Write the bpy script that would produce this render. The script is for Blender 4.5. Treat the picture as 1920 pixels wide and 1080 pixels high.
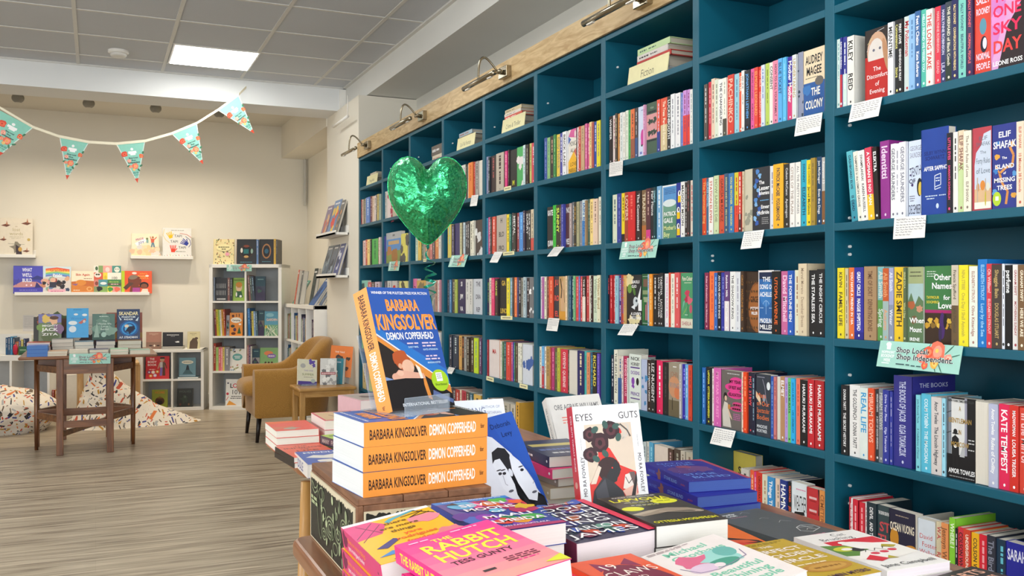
import bpy, math, random
from math import sin, cos, pi, radians, sqrt, atan2
from mathutils import Matrix, Vector, noise
random.seed(7)
SC = bpy.context.scene
for _o in list(bpy.data.objects):
    bpy.data.objects.remove(_o)
COL = SC.collection

# ------------------------------------------------------------------ camera
CAMZ = 1.22                      # lens height above the floor
FPX, YAW, HOR = 1730.0, radians(24.284), 542.6
cd = bpy.data.cameras.new('camera'); cam = bpy.data.objects.new('camera', cd); COL.objects.link(cam)
cd.sensor_width = 36; cd.lens = FPX * 36 / 1920; cd.shift_y = (HOR - 540) / 1920
cd.clip_start = .02
cam.location = (0, 0, CAMZ); cam.rotation_euler = (pi / 2, 0, -YAW)
SC.camera = cam

# ------------------------------------------------------------------ world, exposure
W_ = bpy.data.worlds.new('world'); SC.world = W_; W_.use_nodes = True
W_.node_tree.nodes['Background'].inputs[0].default_value = (.85, .93, 1, 1)
W_.node_tree.nodes['Background'].inputs[1].default_value = 1.0
SC.view_settings.view_transform = 'Standard'; SC.view_settings.look = 'None'
SC.view_settings.exposure = 0.0; SC.view_settings.gamma = 1.0
SC.view_settings.use_curve_mapping = False

def area(name, loc, rot, sx, sy, power, color=(1, 1, 1)):
    l = bpy.data.lights.new(name, 'AREA'); l.shape = 'RECTANGLE'; l.size = sx; l.size_y = sy
    l.energy = power; l.color = color
    o = bpy.data.objects.new(name, l); COL.objects.link(o); o.location = loc; o.rotation_euler = rot
    return o
# daylight through the shop window behind the photographer and the glazed front on the left
area('window_daylight', (-1.1, -2.55, 1.75), (radians(90), 0, 0), 5.2, 2.0, 165, (.93, .97, 1))
area('side_window_daylight', (-3.9, 2.2, 1.6), (radians(90), 0, radians(-90)), 4.4, 2.0, 92, (.95, .98, 1))

# ------------------------------------------------------------------ geometry of the view
def ray(x, y):
    l = (x - 960) / FPX
    return Vector((sin(YAW) + l * cos(YAW), cos(YAW) - l * sin(YAW), (HOR - y) / FPX))
def onX(x, y, X): r = ray(x, y); p = r * (X / r.x); return Vector((p.x, p.y, p.z + CAMZ))
def onY(x, y, Y): r = ray(x, y); p = r * (Y / r.y); return Vector((p.x, p.y, p.z + CAMZ))
def onZ(x, y, Z): r = ray(x, y); p = r * ((Z - CAMZ) / r.z); return Vector((p.x, p.y, p.z + CAMZ))
def dep(x, y, z): r = ray(x, y); p = r * z; return Vector((p.x, p.y, p.z + CAMZ))

# ------------------------------------------------------------------ materials
def lin(c): return c / 12.92 if c <= .04045 else ((c + .055) / 1.055) ** 2.4
def rgb(h):
    if len(h) == 3: h = ''.join(a + a for a in h)
    return tuple(lin(int(h[i:i + 2], 16) / 255) for i in (0, 2, 4))
MATS = {}
def base_mat(name):
    m = bpy.data.materials.new(name); m.use_nodes = True
    nt = m.node_tree; return m, nt, nt.nodes['Principled BSDF']
def mat(h, rough=.45, metal=0, var=.06, scale=40, coat=0, spec=.4):
    k = (h, rough, metal, var, scale, coat)
    if k in MATS: return MATS[k]
    m, nt, b = base_mat('colour_' + h)
    b.inputs['Roughness'].default_value = rough; b.inputs['Metallic'].default_value = metal
    b.inputs['Specular IOR Level'].default_value = spec
    if coat: b.inputs['Coat Weight'].default_value = coat; b.inputs['Coat Roughness'].default_value = .15
    c = rgb(h)
    tc = nt.nodes.new('ShaderNodeTexCoord'); nz = nt.nodes.new('ShaderNodeTexNoise')
    nz.inputs['Scale'].default_value = scale; nz.inputs['Detail'].default_value = 2
    mx = nt.nodes.new('ShaderNodeMix'); mx.data_type = 'RGBA'
    mx.inputs[6].default_value = (*[x * (1 - var) for x in c], 1); mx.inputs[7].default_value = (*[min(1, x * (1 + var)) for x in c], 1)
    nt.links.new(tc.outputs['Object'], nz.inputs['Vector']); nt.links.new(nz.outputs['Fac'], mx.inputs[0])
    nt.links.new(mx.outputs[2], b.inputs['Base Color'])
    MATS[k] = m; return m
def paint(h, rough=.6, bump=.15, bscale=180, var=.03):
    k = ('paint', h, rough, bump)
    if k in MATS: return MATS[k]
    m, nt, b = base_mat('paint_' + h); b.inputs['Roughness'].default_value = rough
    c = rgb(h); tc = nt.nodes.new('ShaderNodeTexCoord')
    nz = nt.nodes.new('ShaderNodeTexNoise'); nz.inputs['Scale'].default_value = bscale; nz.inputs['Detail'].default_value = 3
    n2 = nt.nodes.new('ShaderNodeTexNoise'); n2.inputs['Scale'].default_value = 2.5
    mx = nt.nodes.new('ShaderNodeMix'); mx.data_type = 'RGBA'
    mx.inputs[6].default_value = (*[x * (1 - var) for x in c], 1); mx.inputs[7].default_value = (*[min(1, x * (1 + var)) for x in c], 1)
    bp = nt.nodes.new('ShaderNodeBump'); bp.inputs['Strength'].default_value = bump; bp.inputs['Distance'].default_value = .002
    nt.links.new(tc.outputs['Object'], nz.inputs[0]); nt.links.new(tc.outputs['Object'], n2.inputs[0])
    nt.links.new(n2.outputs['Fac'], mx.inputs[0]); nt.links.new(mx.outputs[2], b.inputs['Base Color'])
    nt.links.new(nz.outputs['Fac'], bp.inputs['Height']); nt.links.new(bp.outputs['Normal'], b.inputs['Normal'])
    MATS[k] = m; return m
def wood(h1, h2, axis=0, scale=6, rough=.4, stretch=12, coat=0, ring=0):
    k = ('wood', h1, h2, axis, scale, ring)
    if k in MATS: return MATS[k]
    m, nt, b = base_mat('wood_' + h1); b.inputs['Roughness'].default_value = rough
    if coat: b.inputs['Coat Weight'].default_value = coat; b.inputs['Coat Roughness'].default_value = .2
    tc = nt.nodes.new('ShaderNodeTexCoord'); mp = nt.nodes.new('ShaderNodeMapping')
    s = [scale * stretch] * 3; s[axis] = scale; mp.inputs['Scale'].default_value = s
    nz = nt.nodes.new('ShaderNodeTexNoise'); nz.inputs['Scale'].default_value = 1; nz.inputs['Detail'].default_value = 5
    nz.inputs['Distortion'].default_value = .6 + ring
    cr = nt.nodes.new('ShaderNodeValToRGB')
    cr.color_ramp.elements[0].position = .32; cr.color_ramp.elements[1].position = .68
    cr.color_ramp.elements[0].color = (*rgb(h1), 1); cr.color_ramp.elements[1].color = (*rgb(h2), 1)
    bp = nt.nodes.new('ShaderNodeBump'); bp.inputs['Strength'].default_value = .12; bp.inputs['Distance'].default_value = .001
    nt.links.new(tc.outputs['Object'], mp.inputs[0]); nt.links.new(mp.outputs[0], nz.inputs[0])
    nt.links.new(nz.outputs['Fac'], cr.inputs[0]); nt.links.new(cr.outputs[0], b.inputs['Base Color'])
    nt.links.new(nz.outputs['Fac'], bp.inputs['Height']); nt.links.new(bp.outputs['Normal'], b.inputs['Normal'])
    MATS[k] = m; return m
def pages_mat(h='e9e4da'):
    k = ('pages', h)
    if k in MATS: return MATS[k]
    m, nt, b = base_mat('pages_' + h); b.inputs['Roughness'].default_value = .8
    tc = nt.nodes.new('ShaderNodeTexCoord'); mp = nt.nodes.new('ShaderNodeMapping'); mp.inputs['Scale'].default_value = (4, 4, 1600)
    nz = nt.nodes.new('ShaderNodeTexNoise'); nz.inputs['Scale'].default_value = 1; nz.inputs['Detail'].default_value = 2
    c = rgb(h); mx = nt.nodes.new('ShaderNodeMix'); mx.data_type = 'RGBA'
    mx.inputs[6].default_value = (*[x * .84 for x in c], 1); mx.inputs[7].default_value = (*[min(1, x * 1.06) for x in c], 1)
    nt.links.new(tc.outputs['Object'], mp.inputs[0]); nt.links.new(mp.outputs[0], nz.inputs[0])
    nt.links.new(nz.outputs['Fac'], mx.inputs[0]); nt.links.new(mx.outputs[2], b.inputs['Base Color'])
    MATS[k] = m; return m
def glassy(h='f4f8fa', rough=.05):
    k = ('acrylic', h)
    if k in MATS: return MATS[k]
    m, nt, b = base_mat('clear_acrylic')
    out = nt.nodes['Material Output']; tr = nt.nodes.new('ShaderNodeBsdfTransparent'); gl = nt.nodes.new('ShaderNodeBsdfPrincipled')
    gl.inputs['Base Color'].default_value = (*rgb('c8d6e4'), 1); gl.inputs['Roughness'].default_value = .08
    fr = nt.nodes.new('ShaderNodeLayerWeight'); fr.inputs[0].default_value = .3
    ad = nt.nodes.new('ShaderNodeMath'); ad.operation = 'MULTIPLY_ADD'; ad.inputs[1].default_value = .5; ad.inputs[2].default_value = .16
    mx = nt.nodes.new('ShaderNodeMixShader')
    nt.links.new(fr.outputs['Fresnel'], ad.inputs[0]); nt.links.new(ad.outputs[0], mx.inputs[0])
    nt.links.new(tr.outputs[0], mx.inputs[1]); nt.links.new(gl.outputs[0], mx.inputs[2]); nt.links.new(mx.outputs[0], out.inputs[0])
    MATS[k] = m; return m
def emit(h, s):
    k = ('emit', h, s)
    if k in MATS: return MATS[k]
    m, nt, b = base_mat('light_' + h); b.inputs['Emission Color'].default_value = (*rgb(h), 1)
    b.inputs['Emission Strength'].default_value = s; b.inputs['Base Color'].default_value = (.9, .9, .9, 1)
    MATS[k] = m; return m

# ------------------------------------------------------------------ mesh builder
class MB:
    def __init__(s, M=None): s.v = []; s.f = []; s.fm = []; s.m = []; s.mi = {}; s.M = M; s.sm = False
    def idx(s, m):
        if m.name not in s.mi: s.mi[m.name] = len(s.m); s.m.append(m)
        return s.mi[m.name]
    def add(s, vs, fs, m):
        o = len(s.v); k = s.idx(m)
        if s.M is not None: vs = [s.M @ Vector(p) for p in vs]
        s.v.extend([tuple(p) for p in vs])
        for f in fs: s.f.append([i + o for i in f]); s.fm.append(k)
    def box(s, x0, x1, y0, y1, z0, z1, m, M=None):
        vs = [(x, y, z) for z in (z0, z1) for y in (y0, y1) for x in (x0, x1)]
        if M is not None: vs = [M @ Vector(p) for p in vs]
        s.add(vs, [(0, 2, 3, 1), (4, 5, 7, 6), (0, 1, 5, 4), (2, 6, 7, 3), (0, 4, 6, 2), (1, 3, 7, 5)], m); return s
    def poly(s, ps, m): s.add(ps, [tuple(range(len(ps)))], m); return s
    def tube(s, path, r, m, n=8, cap=True):
        path = [Vector(p) for p in path]; rr = r if isinstance(r, (list, tuple)) else [r] * len(path)
        vs = []; up = None
        for i, p in enumerate(path):
            t = (path[min(i + 1, len(path) - 1)] - path[max(i - 1, 0)]).normalized()
            if up is None: up = Vector((0, 0, 1)) if abs(t.z) < .9 else Vector((1, 0, 0))
            a = (up - t * up.dot(t)); a = a.normalized() if a.length > 1e-6 else t.orthogonal().normalized()
            up = a; b = t.cross(a)
            for k in range(n):
                q = 2 * pi * k / n; vs.append(p + (a * cos(q) + b * sin(q)) * rr[i])
        fs = []
        for i in range(len(path) - 1):
            for k in range(n):
                fs.append((i * n + k, i * n + (k + 1) % n, (i + 1) * n + (k + 1) % n, (i + 1) * n + k))
        if cap: fs.append(tuple(range(n))[::-1]); fs.append(tuple((len(path) - 1) * n + k for k in range(n)))
        s.add(vs, fs, m); return s
    def grid(s, rows, m, close=False, flip=False):
        n = len(rows[0]); vs = [p for r in rows for p in r]; fs = []
        for i in range(len(rows) - 1):
            for k in range(n if close else n - 1):
                f = (i * n + k, i * n + (k + 1) % n, (i + 1) * n + (k + 1) % n, (i + 1) * n + k)
                fs.append(f[::-1] if flip else f)
        s.add(vs, fs, m); return s
    def disc(s, c, r, h, m, n=20, axis='z'):
        vs = []
        for z in (0, h):
            for k in range(n):
                a = 2 * pi * k / n; vs.append((c[0] + r * cos(a), c[1] + r * sin(a), c[2] + z))
        s.add(vs, [tuple(range(n))[::-1], tuple(range(n, 2 * n))] + [(k, (k + 1) % n, n + (k + 1) % n, n + k) for k in range(n)], m); return s
    def obj(s, name, parent=None, smooth=False, bevel=0, seg=2):
        me = bpy.data.meshes.new(name); me.from_pydata(s.v, [], s.f)
        for m in s.m: me.materials.append(m)
        me.polygons.foreach_set('material_index', s.fm)
        if smooth: me.polygons.foreach_set('use_smooth', [True] * len(me.polygons))
        me.update()
        o = bpy.data.objects.new(name, me); COL.objects.link(o)
        if parent is not None: o.parent = parent
        if bevel:
            b = o.modifiers.new('bevel', 'BEVEL'); b.width = bevel; b.segments = seg; b.limit_method = 'ANGLE'; b.angle_limit = radians(40)
            b.harden_normals = False
        return o
def tag(o, label, cat, group=None):
    o['label'] = label; o['category'] = cat
    if group: o['group'] = group
    return o
def thing(name, label, cat, M=None, group=None):
    o = bpy.data.objects.new(name, None); COL.objects.link(o); o.empty_display_size = .05
    if M is not None: o.matrix_world = M if isinstance(M, Matrix) else Matrix.Translation(M)
    return tag(o, label, cat, group)
def struct(o): o['kind'] = 'structure'; return o
def recentre(o):
    """move the origin of a mesh built in world coordinates to its base"""
    me = o.data; n = len(me.vertices)
    xs = [v.co.x for v in me.vertices]; ys = [v.co.y for v in me.vertices]; zs = [v.co.z for v in me.vertices]
    c = Vector(((min(xs) + max(xs)) / 2, (min(ys) + max(ys)) / 2, min(zs)))
    me.transform(Matrix.Translation(-c)); o.location = c
    return o

# ------------------------------------------------------------------ lettering (built-in font, one mesh per glyph, cached)
GL = {}
def load_glyphs():
    chars = "ABCDEFGHIJKLMNOPQRSTUVWXYZabcdefghijklmnopqrstuvwxyz0123456789&.,'!?-:()ÓÍïé"
    tmp = []
    for b in (0, 1):
        for ch in chars + '|':
            body = {'|': 'HH'}.get(ch, 'H' + ch + 'H')
            for kind, bd in (('g', ch), ('w', body)):
                if ch == '|' and kind == 'g': continue
                cu = bpy.data.curves.new('glyph', 'FONT'); cu.body = bd; cu.size = 1; cu.resolution_u = 2
                if b: cu.offset = .022
                o = bpy.data.objects.new('glyph', cu); COL.objects.link(o); tmp.append((o, cu, ch, kind, b))
    bpy.context.view_layer.update()
    dg = bpy.context.evaluated_depsgraph_get(); raw = {}
    for o, cu, ch, kind, b in tmp:
        me = o.evaluated_get(dg).to_mesh()
        vs = [(v.co.x, v.co.y) for v in me.vertices]
        raw[(ch, kind, b)] = (vs, [tuple(p.vertices) for p in me.polygons])
        o.evaluated_get(dg).to_mesh_clear()
    for b in (0, 1):
        hh = raw[('|', 'w', b)][0]; whh = max(v[0] for v in hh) - min(v[0] for v in hh)
        for ch in chars:
            w = raw[(ch, 'w', b)][0]; adv = max(v[0] for v in w) - min(v[0] for v in w) - whh
            vs, fs = raw[(ch, 'g', b)]; GL[(ch, b)] = (vs, fs, adv)
        GL[(' ', b)] = ([], [], .27)
    for o, cu, *_ in tmp:
        bpy.data.objects.remove(o); bpy.data.curves.remove(cu)
load_glyphs()
def twidth(s, b=1): return sum(GL.get((c, b), GL[(' ', b)])[2] for c in s)

class Face:
    """a flat printing surface: O corner, U and V unit axes, w x h metres; drawings use 0..1 coordinates"""
    def __init__(s, mb, O, U, V, w, h, eps=.00004):
        s.mb = mb; s.O = Vector(O); s.U = Vector(U); s.V = Vector(V); s.N = s.U.cross(s.V); s.w = w; s.h = h; s.k = 1; s.ep = eps
    def P(s, x, y): return s.O + s.U * x + s.V * y + s.N * (s.k * s.ep)
    def p(s, pts, c, **k):
        m = c if not isinstance(c, str) else mat(c, **k)
        s.mb.add([s.P(x * s.w, y * s.h) for x, y in pts], [tuple(range(len(pts)))], m); s.k += 1; return s
    def r(s, x0, y0, x1, y1, c): return s.p([(x0, y0), (x1, y0), (x1, y1), (x0, y1)], c)
    def e(s, cx, cy, rx, ry, c, n=18, rot=0):
        ps = []
        for i in range(n):
            a = 2 * pi * i / n; x = rx * cos(a); y = ry * sin(a) * s.h / s.w
            x, y = x * cos(rot) - y * sin(rot), x * sin(rot) + y * cos(rot)
            ps.append((cx + x, cy + y * s.w / s.h))
        return s.p(ps, c)
    def blob(s, cx, cy, r, c, n=14, j=.3, seed=0):
        g = random.Random(seed); ps = []
        for i in range(n):
            a = 2 * pi * i / n; q = r * (1 - j + 2 * j * g.random()); ps.append((cx + q * cos(a), cy + q * sin(a) * s.w / s.h))
        return s.p(ps, c)
    def line(s, pts, t, c):
        for (x0, y0), (x1, y1) in zip(pts[:-1], pts[1:]):
            a = Vector((x0 * s.w, y0 * s.h)); b = Vector((x1 * s.w, y1 * s.h)); d = b - a
            if d.length < 1e-7: continue
            n = Vector((-d.y, d.x)).normalized() * t * s.w / 2
            s.mb.add([s.P(*(a + n)), s.P(*(a - n)), s.P(*(b - n)), s.P(*(b + n))], [(0, 1, 2, 3)], mat(c))
        s.k += 1; return s
    def t(s, txt, cx, cy, h, c, al='c', mw=None, b=1, sx=None, rot=0, shear=0):
        """h: cap height as a fraction of the surface height; mw: widest allowed, fraction of the width"""
        size = h * s.h / .73; w = twidth(txt, b) * size; k = 1 if sx is None else sx
        if mw is not None and w * k > mw * s.w: k = mw * s.w / w
        w *= k; x = cx * s.w - {'c': w / 2, 'l': 0, 'r': w}[al]; y0 = -.365 * size
        px, py = cx * s.w, cy * s.h; m = mat(c); ca, sa = cos(rot), sin(rot)
        for ch in txt:
            g = GL.get((ch, b)) or GL[(' ', b)]
            if g[0]:
                vs = []
                for (u, v) in g[0]:
                    X = x + u * size * k + shear * (v * size); Y = y0 + v * size
                    dx = X - px; vs.append(s.P(px + dx * ca - Y * sa, py + dx * sa + Y * ca))
                s.mb.add(vs, g[1], m)
            x += g[2] * size * k
        s.k += 1; return s
    def fit(s, txt, cx, cy, h, wd, c, b=1, **k):
        """text stretched to exactly the given width"""
        size = h * s.h / .73; w = twidth(txt, b) * size
        return s.t(txt, cx, cy, h, c, b=b, sx=wd * s.w / w, **k)
    def dashes(s, x0, x1, y, h, c, seed=0):
        g = random.Random(seed); x = x0
        while x < x1 - .015:
            w = min(g.uniform(.03, .11), x1 - x); s.r(x, y - h / 2, x + w, y + h / 2, c); s.k -= 1; x += w + .018
        s.k += 1; return s

# ------------------------------------------------------------------ books
# a book's own axes: x from spine to fore-edge, y foot to head, z back cover to front cover
def spine_face(mb, L, T, c): return Face(mb, (-c * .5, L, 0), (0, -1, 0), (0, 0, 1), L, T)
def front_face(mb, W, L, T): return Face(mb, (0, 0, T), (1, 0, 0), (0, 1, 0), W, L)
def emit_cover(mb, W, L, T, bg, c=.0012, spine=None):
    m = mat(bg, .4, coat=.12) if isinstance(bg, str) else bg; ms = m if spine is None else mat(spine, .4, coat=.12)
    mb.box(0, W, 0, L, T - c, T, m); mb.box(0, W, 0, L, 0, c, m); mb.box(-c * .5, c, 0, L, 0, T, ms)
def emit_pages(mb, W, L, T, h, c=.0012, inset=.001):
    mb.box(c, W - inset, inset, L - inset, c, T - c, pages_mat(h))
def spine_text(F, txt, fg, fg2=None, logo=True, seed=0, x0=.06, x1=.88):
    fr = F.h / F.w
    if not txt:
        g = random.Random(seed); a = x0 + g.random() * .04; b_ = a + g.uniform(.2, .4)
        F.dashes(a, b_, .5, .26, fg, seed); F.dashes(b_ + .06, min(.84, b_ + .06 + g.uniform(.15, .35)), .5, .2, fg2 or fg, seed + 1)
    else:
        parts = txt.split('|'); tot = sum(len(p) for p in parts); gap = .035; av = (x1 - x0 - gap * (len(parts) - 1)); x = x0
        for i, p in enumerate(parts):
            w = av * len(p) / tot; ch = min(.66, .9 * w / (twidth(p) * fr / .73) if twidth(p) else .6)
            ch = max(ch, .36); F.t(p, x, .5, ch, fg if i == 0 else (fg2 or fg), 'l', mw=w); x += w + gap
    if logo: F.e(.945, .5, .018, .018 / fr * .8 if fr > 0 else .2, fg, 10)
CNT = [0]
def book(M, W, L, T, bg, label, cat='book', name='paperback_book', group=None, page='e9e4da', spine=None, stext='', sfg='fff', sfg2=None,
         art=None, c=.0007, inset=.001, sart=None, slogo=True):
    mb = MB(); emit_cover(mb, W, L, T, bg, c, spine)
    F = spine_face(mb, L, T, c)
    if sart: sart(F)
    if stext is not None: spine_text(F, stext, sfg, sfg2, slogo, seed=CNT[0])
    if art: art(front_face(mb, W, L, T))
    CNT[0] += 1
    o = mb.obj(name); o.matrix_world = M; tag(o, label, cat, group)
    pb = MB(); emit_pages(pb, W, L, T, page, c, inset); pb.obj('page_block', o)
    return o
def frame(O, x, y, z):
    return Matrix(((x[0], y[0], z[0], O[0]), (x[1], y[1], z[1], O[1]), (x[2], y[2], z[2], O[2]), (0, 0, 0, 1)))
Rz = lambda a: Matrix.Rotation(radians(a), 4, 'Z'); Rx = lambda a: Matrix.Rotation(radians(a), 4, 'X'); Ry = lambda a: Matrix.Rotation(radians(a), 4, 'Y')
Tr = lambda *p: Matrix.Translation(Vector(p))
# ================================================================== the room
ZC = CAMZ + 1.715; ZC2 = CAMZ + 1.79; ZB = CAMZ + 1.52
XR, XL, YB, YF = 2.345, -4.0, 10.32, -2.7
# floor: wide oak-look boards running across the shop
def floor_mat():
    m, nt, b = base_mat('oak_boards'); b.inputs['Roughness'].default_value = .34; b.inputs['Specular IOR Level'].default_value = .35
    tc = nt.nodes.new('ShaderNodeTexCoord')
    br = nt.nodes.new('ShaderNodeTexBrick'); br.inputs['Scale'].default_value = 1; br.inputs['Brick Width'].default_value = 1.3; br.inputs['Row Height'].default_value = .19
    br.inputs['Mortar Size'].default_value = .0015; br.inputs['Color1'].default_value = (.2, .2, .2, 1); br.inputs['Color2'].default_value = (.8, .8, .8, 1); br.inputs['Mortar'].default_value = (0, 0, 0, 1)
    br.offset = .37
    mp = nt.nodes.new('ShaderNodeMapping'); mp.inputs['Scale'].default_value = (1.9, 34, 1)
    nz = nt.nodes.new('ShaderNodeTexNoise'); nz.inputs['Scale'].default_value = 1.0; nz.inputs['Detail'].default_value = 6; nz.inputs['Distortion'].default_value = .9
    cr = nt.nodes.new('ShaderNodeValToRGB'); e = cr.color_ramp.elements
    e[0].position = .33; e[0].color = (*rgb('7f705f'), 1); e[1].position = .69; e[1].color = (*rgb('c9bba4'), 1)
    n2 = e.__class__ and cr.color_ramp.elements.new(.5); n2.color = (*rgb('ab9d87'), 1)
    mx = nt.nodes.new('ShaderNodeMix'); mx.data_type = 'RGBA'; mx.blend_type = 'MULTIPLY'; mx.inputs[0].default_value = .16
    nt.links.new(tc.outputs['Object'], br.inputs[0]); nt.links.new(tc.outputs['Object'], mp.inputs[0]); nt.links.new(mp.outputs[0], nz.inputs[0])
    nt.links.new(nz.outputs['Fac'], cr.inputs[0]); nt.links.new(cr.outputs[0], mx.inputs[6]); nt.links.new(br.outputs[0], mx.inputs[7])
    nt.links.new(mx.outputs[2], b.inputs['Base Color'])
    return m
struct(MB().box(XL, XR, YF, YB, -.05, 0, floor_mat()).obj('floor'))
WALL = paint('e9e3d5', .75); WHITE = paint('f0eee8', .5, .05); WALLG = paint('dcdad2', .8)
struct(MB().box(XR, XR + .1, YF, 8.0, 0, ZC + .1, WALLG).obj('wall_right'))
struct(MB().box(2.15, XR + .1, 8.0, YB + .1, 0, ZC2 + .1, WALL).obj('wall_alcove'))
struct(MB().box(1.872, XR, 7.062, 8.14, 0, ZB, WALL).obj('wall_pier'))
struct(MB().box(XL - .1, 2.15, YB, YB + .1, 0, ZC2 + .1, WALL).obj('wall_back'))
# left wall and front wall, each with a shop window
w = MB()
w.box(XL - .1, XL, YF, YB, 0, .75, WALL).box(XL - .1, XL, YF, YB, 2.6, ZC2, WALL).box(XL - .1, XL, YF, 0, .75, 2.6, WALL).box(XL - .1, XL, 4.4, YB, .75, 2.6, WALL)
struct(w.obj('wall_left'))
w = MB()
w.box(XL, XR, YF - .1, YF, 0, .7, WALL).box(XL, XR, YF - .1, YF, 2.75, ZC, WALL).box(XL, -3.7, YF - .1, YF, .7, 2.75, WALL).box(1.6, XR, YF - .1, YF, .7, 2.75, WALL)
struct(w.obj('wall_front'))
FR = mat('3b4043', .4)
for i, (a, b_, ax) in enumerate(((0, 4.4, 'y'), (-3.7, 1.6, 'x'))):
    w = MB(); z0, z1 = (.75, 2.6) if ax == 'y' else (.7, 2.75)
    n = 4
    for k in range(n + 1):
        q = a + (b_ - a) * k / n
        if ax == 'y': w.box(XL - .08, XL - .02, q - .03, q + .03, z0, z1, FR)
        else: w.box(q - .03, q + .03, YF - .08, YF - .02, z0, z1, FR)
    for z in (z0 + .03, z1 - .03):
        if ax == 'y': w.box(XL - .08, XL - .02, a, b_, z - .03, z + .03, FR)
        else: w.box(a, b_, YF - .08, YF - .02, z - .03, z + .03, FR)
    struct(w.obj('window_%d' % (i + 1)))
# ceilings
struct(MB().box(XL, XR, YF, 7.76, ZC, ZC + .05, paint('c6cad0', .9, .5, 260)).obj('ceiling'))
struct(MB().box(XL, 2.2, 8.1, YB, ZC2, ZC2 + .05, paint('dbd6ca', .8)).obj('ceiling_alcove'))
g = MB(); GM = mat('d6d5d0', .5)
x = .494 - .6 * 7
while x < 1.9: g.box(x - .012, x + .012, YF, 7.75, ZC - .004, ZC, GM); x += .5975
y = 6.838 - .6 * 15
while y < 7.7: g.box(XL, 1.94, y - .012, y + .012, ZC - .0035, ZC + .0005, GM); y += .6
g.box(1.915, 1.94, YF, 7.75, ZC - .012, ZC, GM); g.box(XL, 1.94, 7.735, 7.75, ZC - .012, ZC, GM)
struct(g.obj('trim_1'))
struct(MB().box(XL, 1.94, 7.75, 8.14, ZB - .005, ZC2 + .05, paint('e4e6e6', .6, .1)).obj('trim_2'))                       # beam across the shop
struct(MB().box(1.94, XR, YF, 8.14, ZB + .005, ZC + .05, paint('dcdcd8', .65, .1)).obj('trim_3'))                       # soffit over the bookcase
struct(MB().box(1.865, 2.15, 8.14, YB, CAMZ + 1.445, ZC2 + .02, WALL).obj('trim_4'))                                  # boxed duct in the alcove
struct(MB().box(1.885, 1.938, 7.725, 7.75, ZB - .012, ZC - .02, WHITE).obj('trim_5'))
struct(MB().box(2.105, 2.125, 10.27, 10.30, CAMZ + .93, CAMZ + 1.445, mat('cfcdc6', .4)).obj('trim_6'))
SK = WHITE
struct(MB().box(XL, 2.15, YB - .018, YB, 0, .11, SK).obj('baseboard_back', bevel=.004))
struct(MB().box(2.132, 2.15, 8.14, YB, 0, .11, SK).obj('baseboard_alcove', bevel=.004))

# ------------------------------------------------------------------ ceiling panels (real luminaires in the tile grid)
def panel(x, y, label):
    t = thing('ceiling_light_panel', label, 'ceiling light', Tr(x, y, ZC - .006), None if 'lit square' in label else 'other ceiling panels')
    MB().box(-.296, .296, -.296, .296, .0, .004, mat('f2f2f0', .4)).obj('frame', t)
    MB().box(-.282, .282, -.282, .282, -.002, .001, emit('fffdf8', 14)).obj('diffuser', t)
panel(.793, 7.136, 'lit square LED panel in the tiled ceiling above the bunting')
for (x, y) in ((-1.6, 7.136), (.793, 4.436), (-1.6, 4.436), (.793, 1.736), (-1.6, 1.736), (.793, -.964), (-1.6, -.964)):
    panel(x, y, 'one of the lit ceiling panels along the front of the shop')
# smoke detector
p = onZ(222, 95, ZC)
t = thing('smoke_detector', 'round white smoke detector on a ceiling tile left of the lit panel', 'smoke detector', Tr(p.x, p.y, ZC))
rows = [[(r * cos(2 * pi * k / 28), r * sin(2 * pi * k / 28), z) for k in range(28)] for r, z in ((.07, 0), (.07, -.016), (.064, -.021), (.058, -.024))]
MB().grid(rows, mat('e4e2dc', .4), True, True).obj('base', t, True)
rows = [[(r * cos(2 * pi * k / 28), r * sin(2 * pi * k / 28), z) for k in range(28)] for r, z in ((.056, -.022), (.056, -.034), (.05, -.042), (.03, -.046), (.002, -.047))]
MB().grid(rows, mat('d8d6d0', .4), True, True).obj('sensor_cover', t, True)
# downlights beyond the beam
DL = [(33, 183), (171, 195), (298, 206), (403, 213)]
for i, (x, y) in enumerate(DL):
    q = (-.65 + .59 * i, 9.57)
    t = thing('downlight', ('dark round ceiling downlight beyond the beam, ' + ('farthest left of four', 'second from left of four', 'third from left of four', 'nearest the right-hand bunting flag')[i]), 'downlight', Tr(q[0], q[1], ZC2), 'alcove downlights')
    rows = [[(r * cos(2 * pi * k / 20), r * sin(2 * pi * k / 20), z) for k in range(20)] for r, z in ((.03, 0), (.046, -.012), (.053, -.03), (.052, -.048), (.044, -.064), (.03, -.075), (.02, -.078))]
    MB().grid(rows, mat('8e8b83', .5, .05), True, True).obj('housing', t, True)
    MB().disc((0, 0, -.078), .022, .002, mat('bdb6a6', .3)).obj('lamp', t)
    l = bpy.data.lights.new('downlight_beam', 'SPOT'); l.energy = 62; l.spot_size = radians(150); l.spot_blend = 1; l.color = (1, .88, .70); l.shadow_soft_size = .04
    lo = bpy.data.objects.new('downlight_beam', l); COL.objects.link(lo); lo.parent = t; lo.location = (0, 0, -.085); lo.rotation_euler = (radians(-8), 0, 0)

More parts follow.
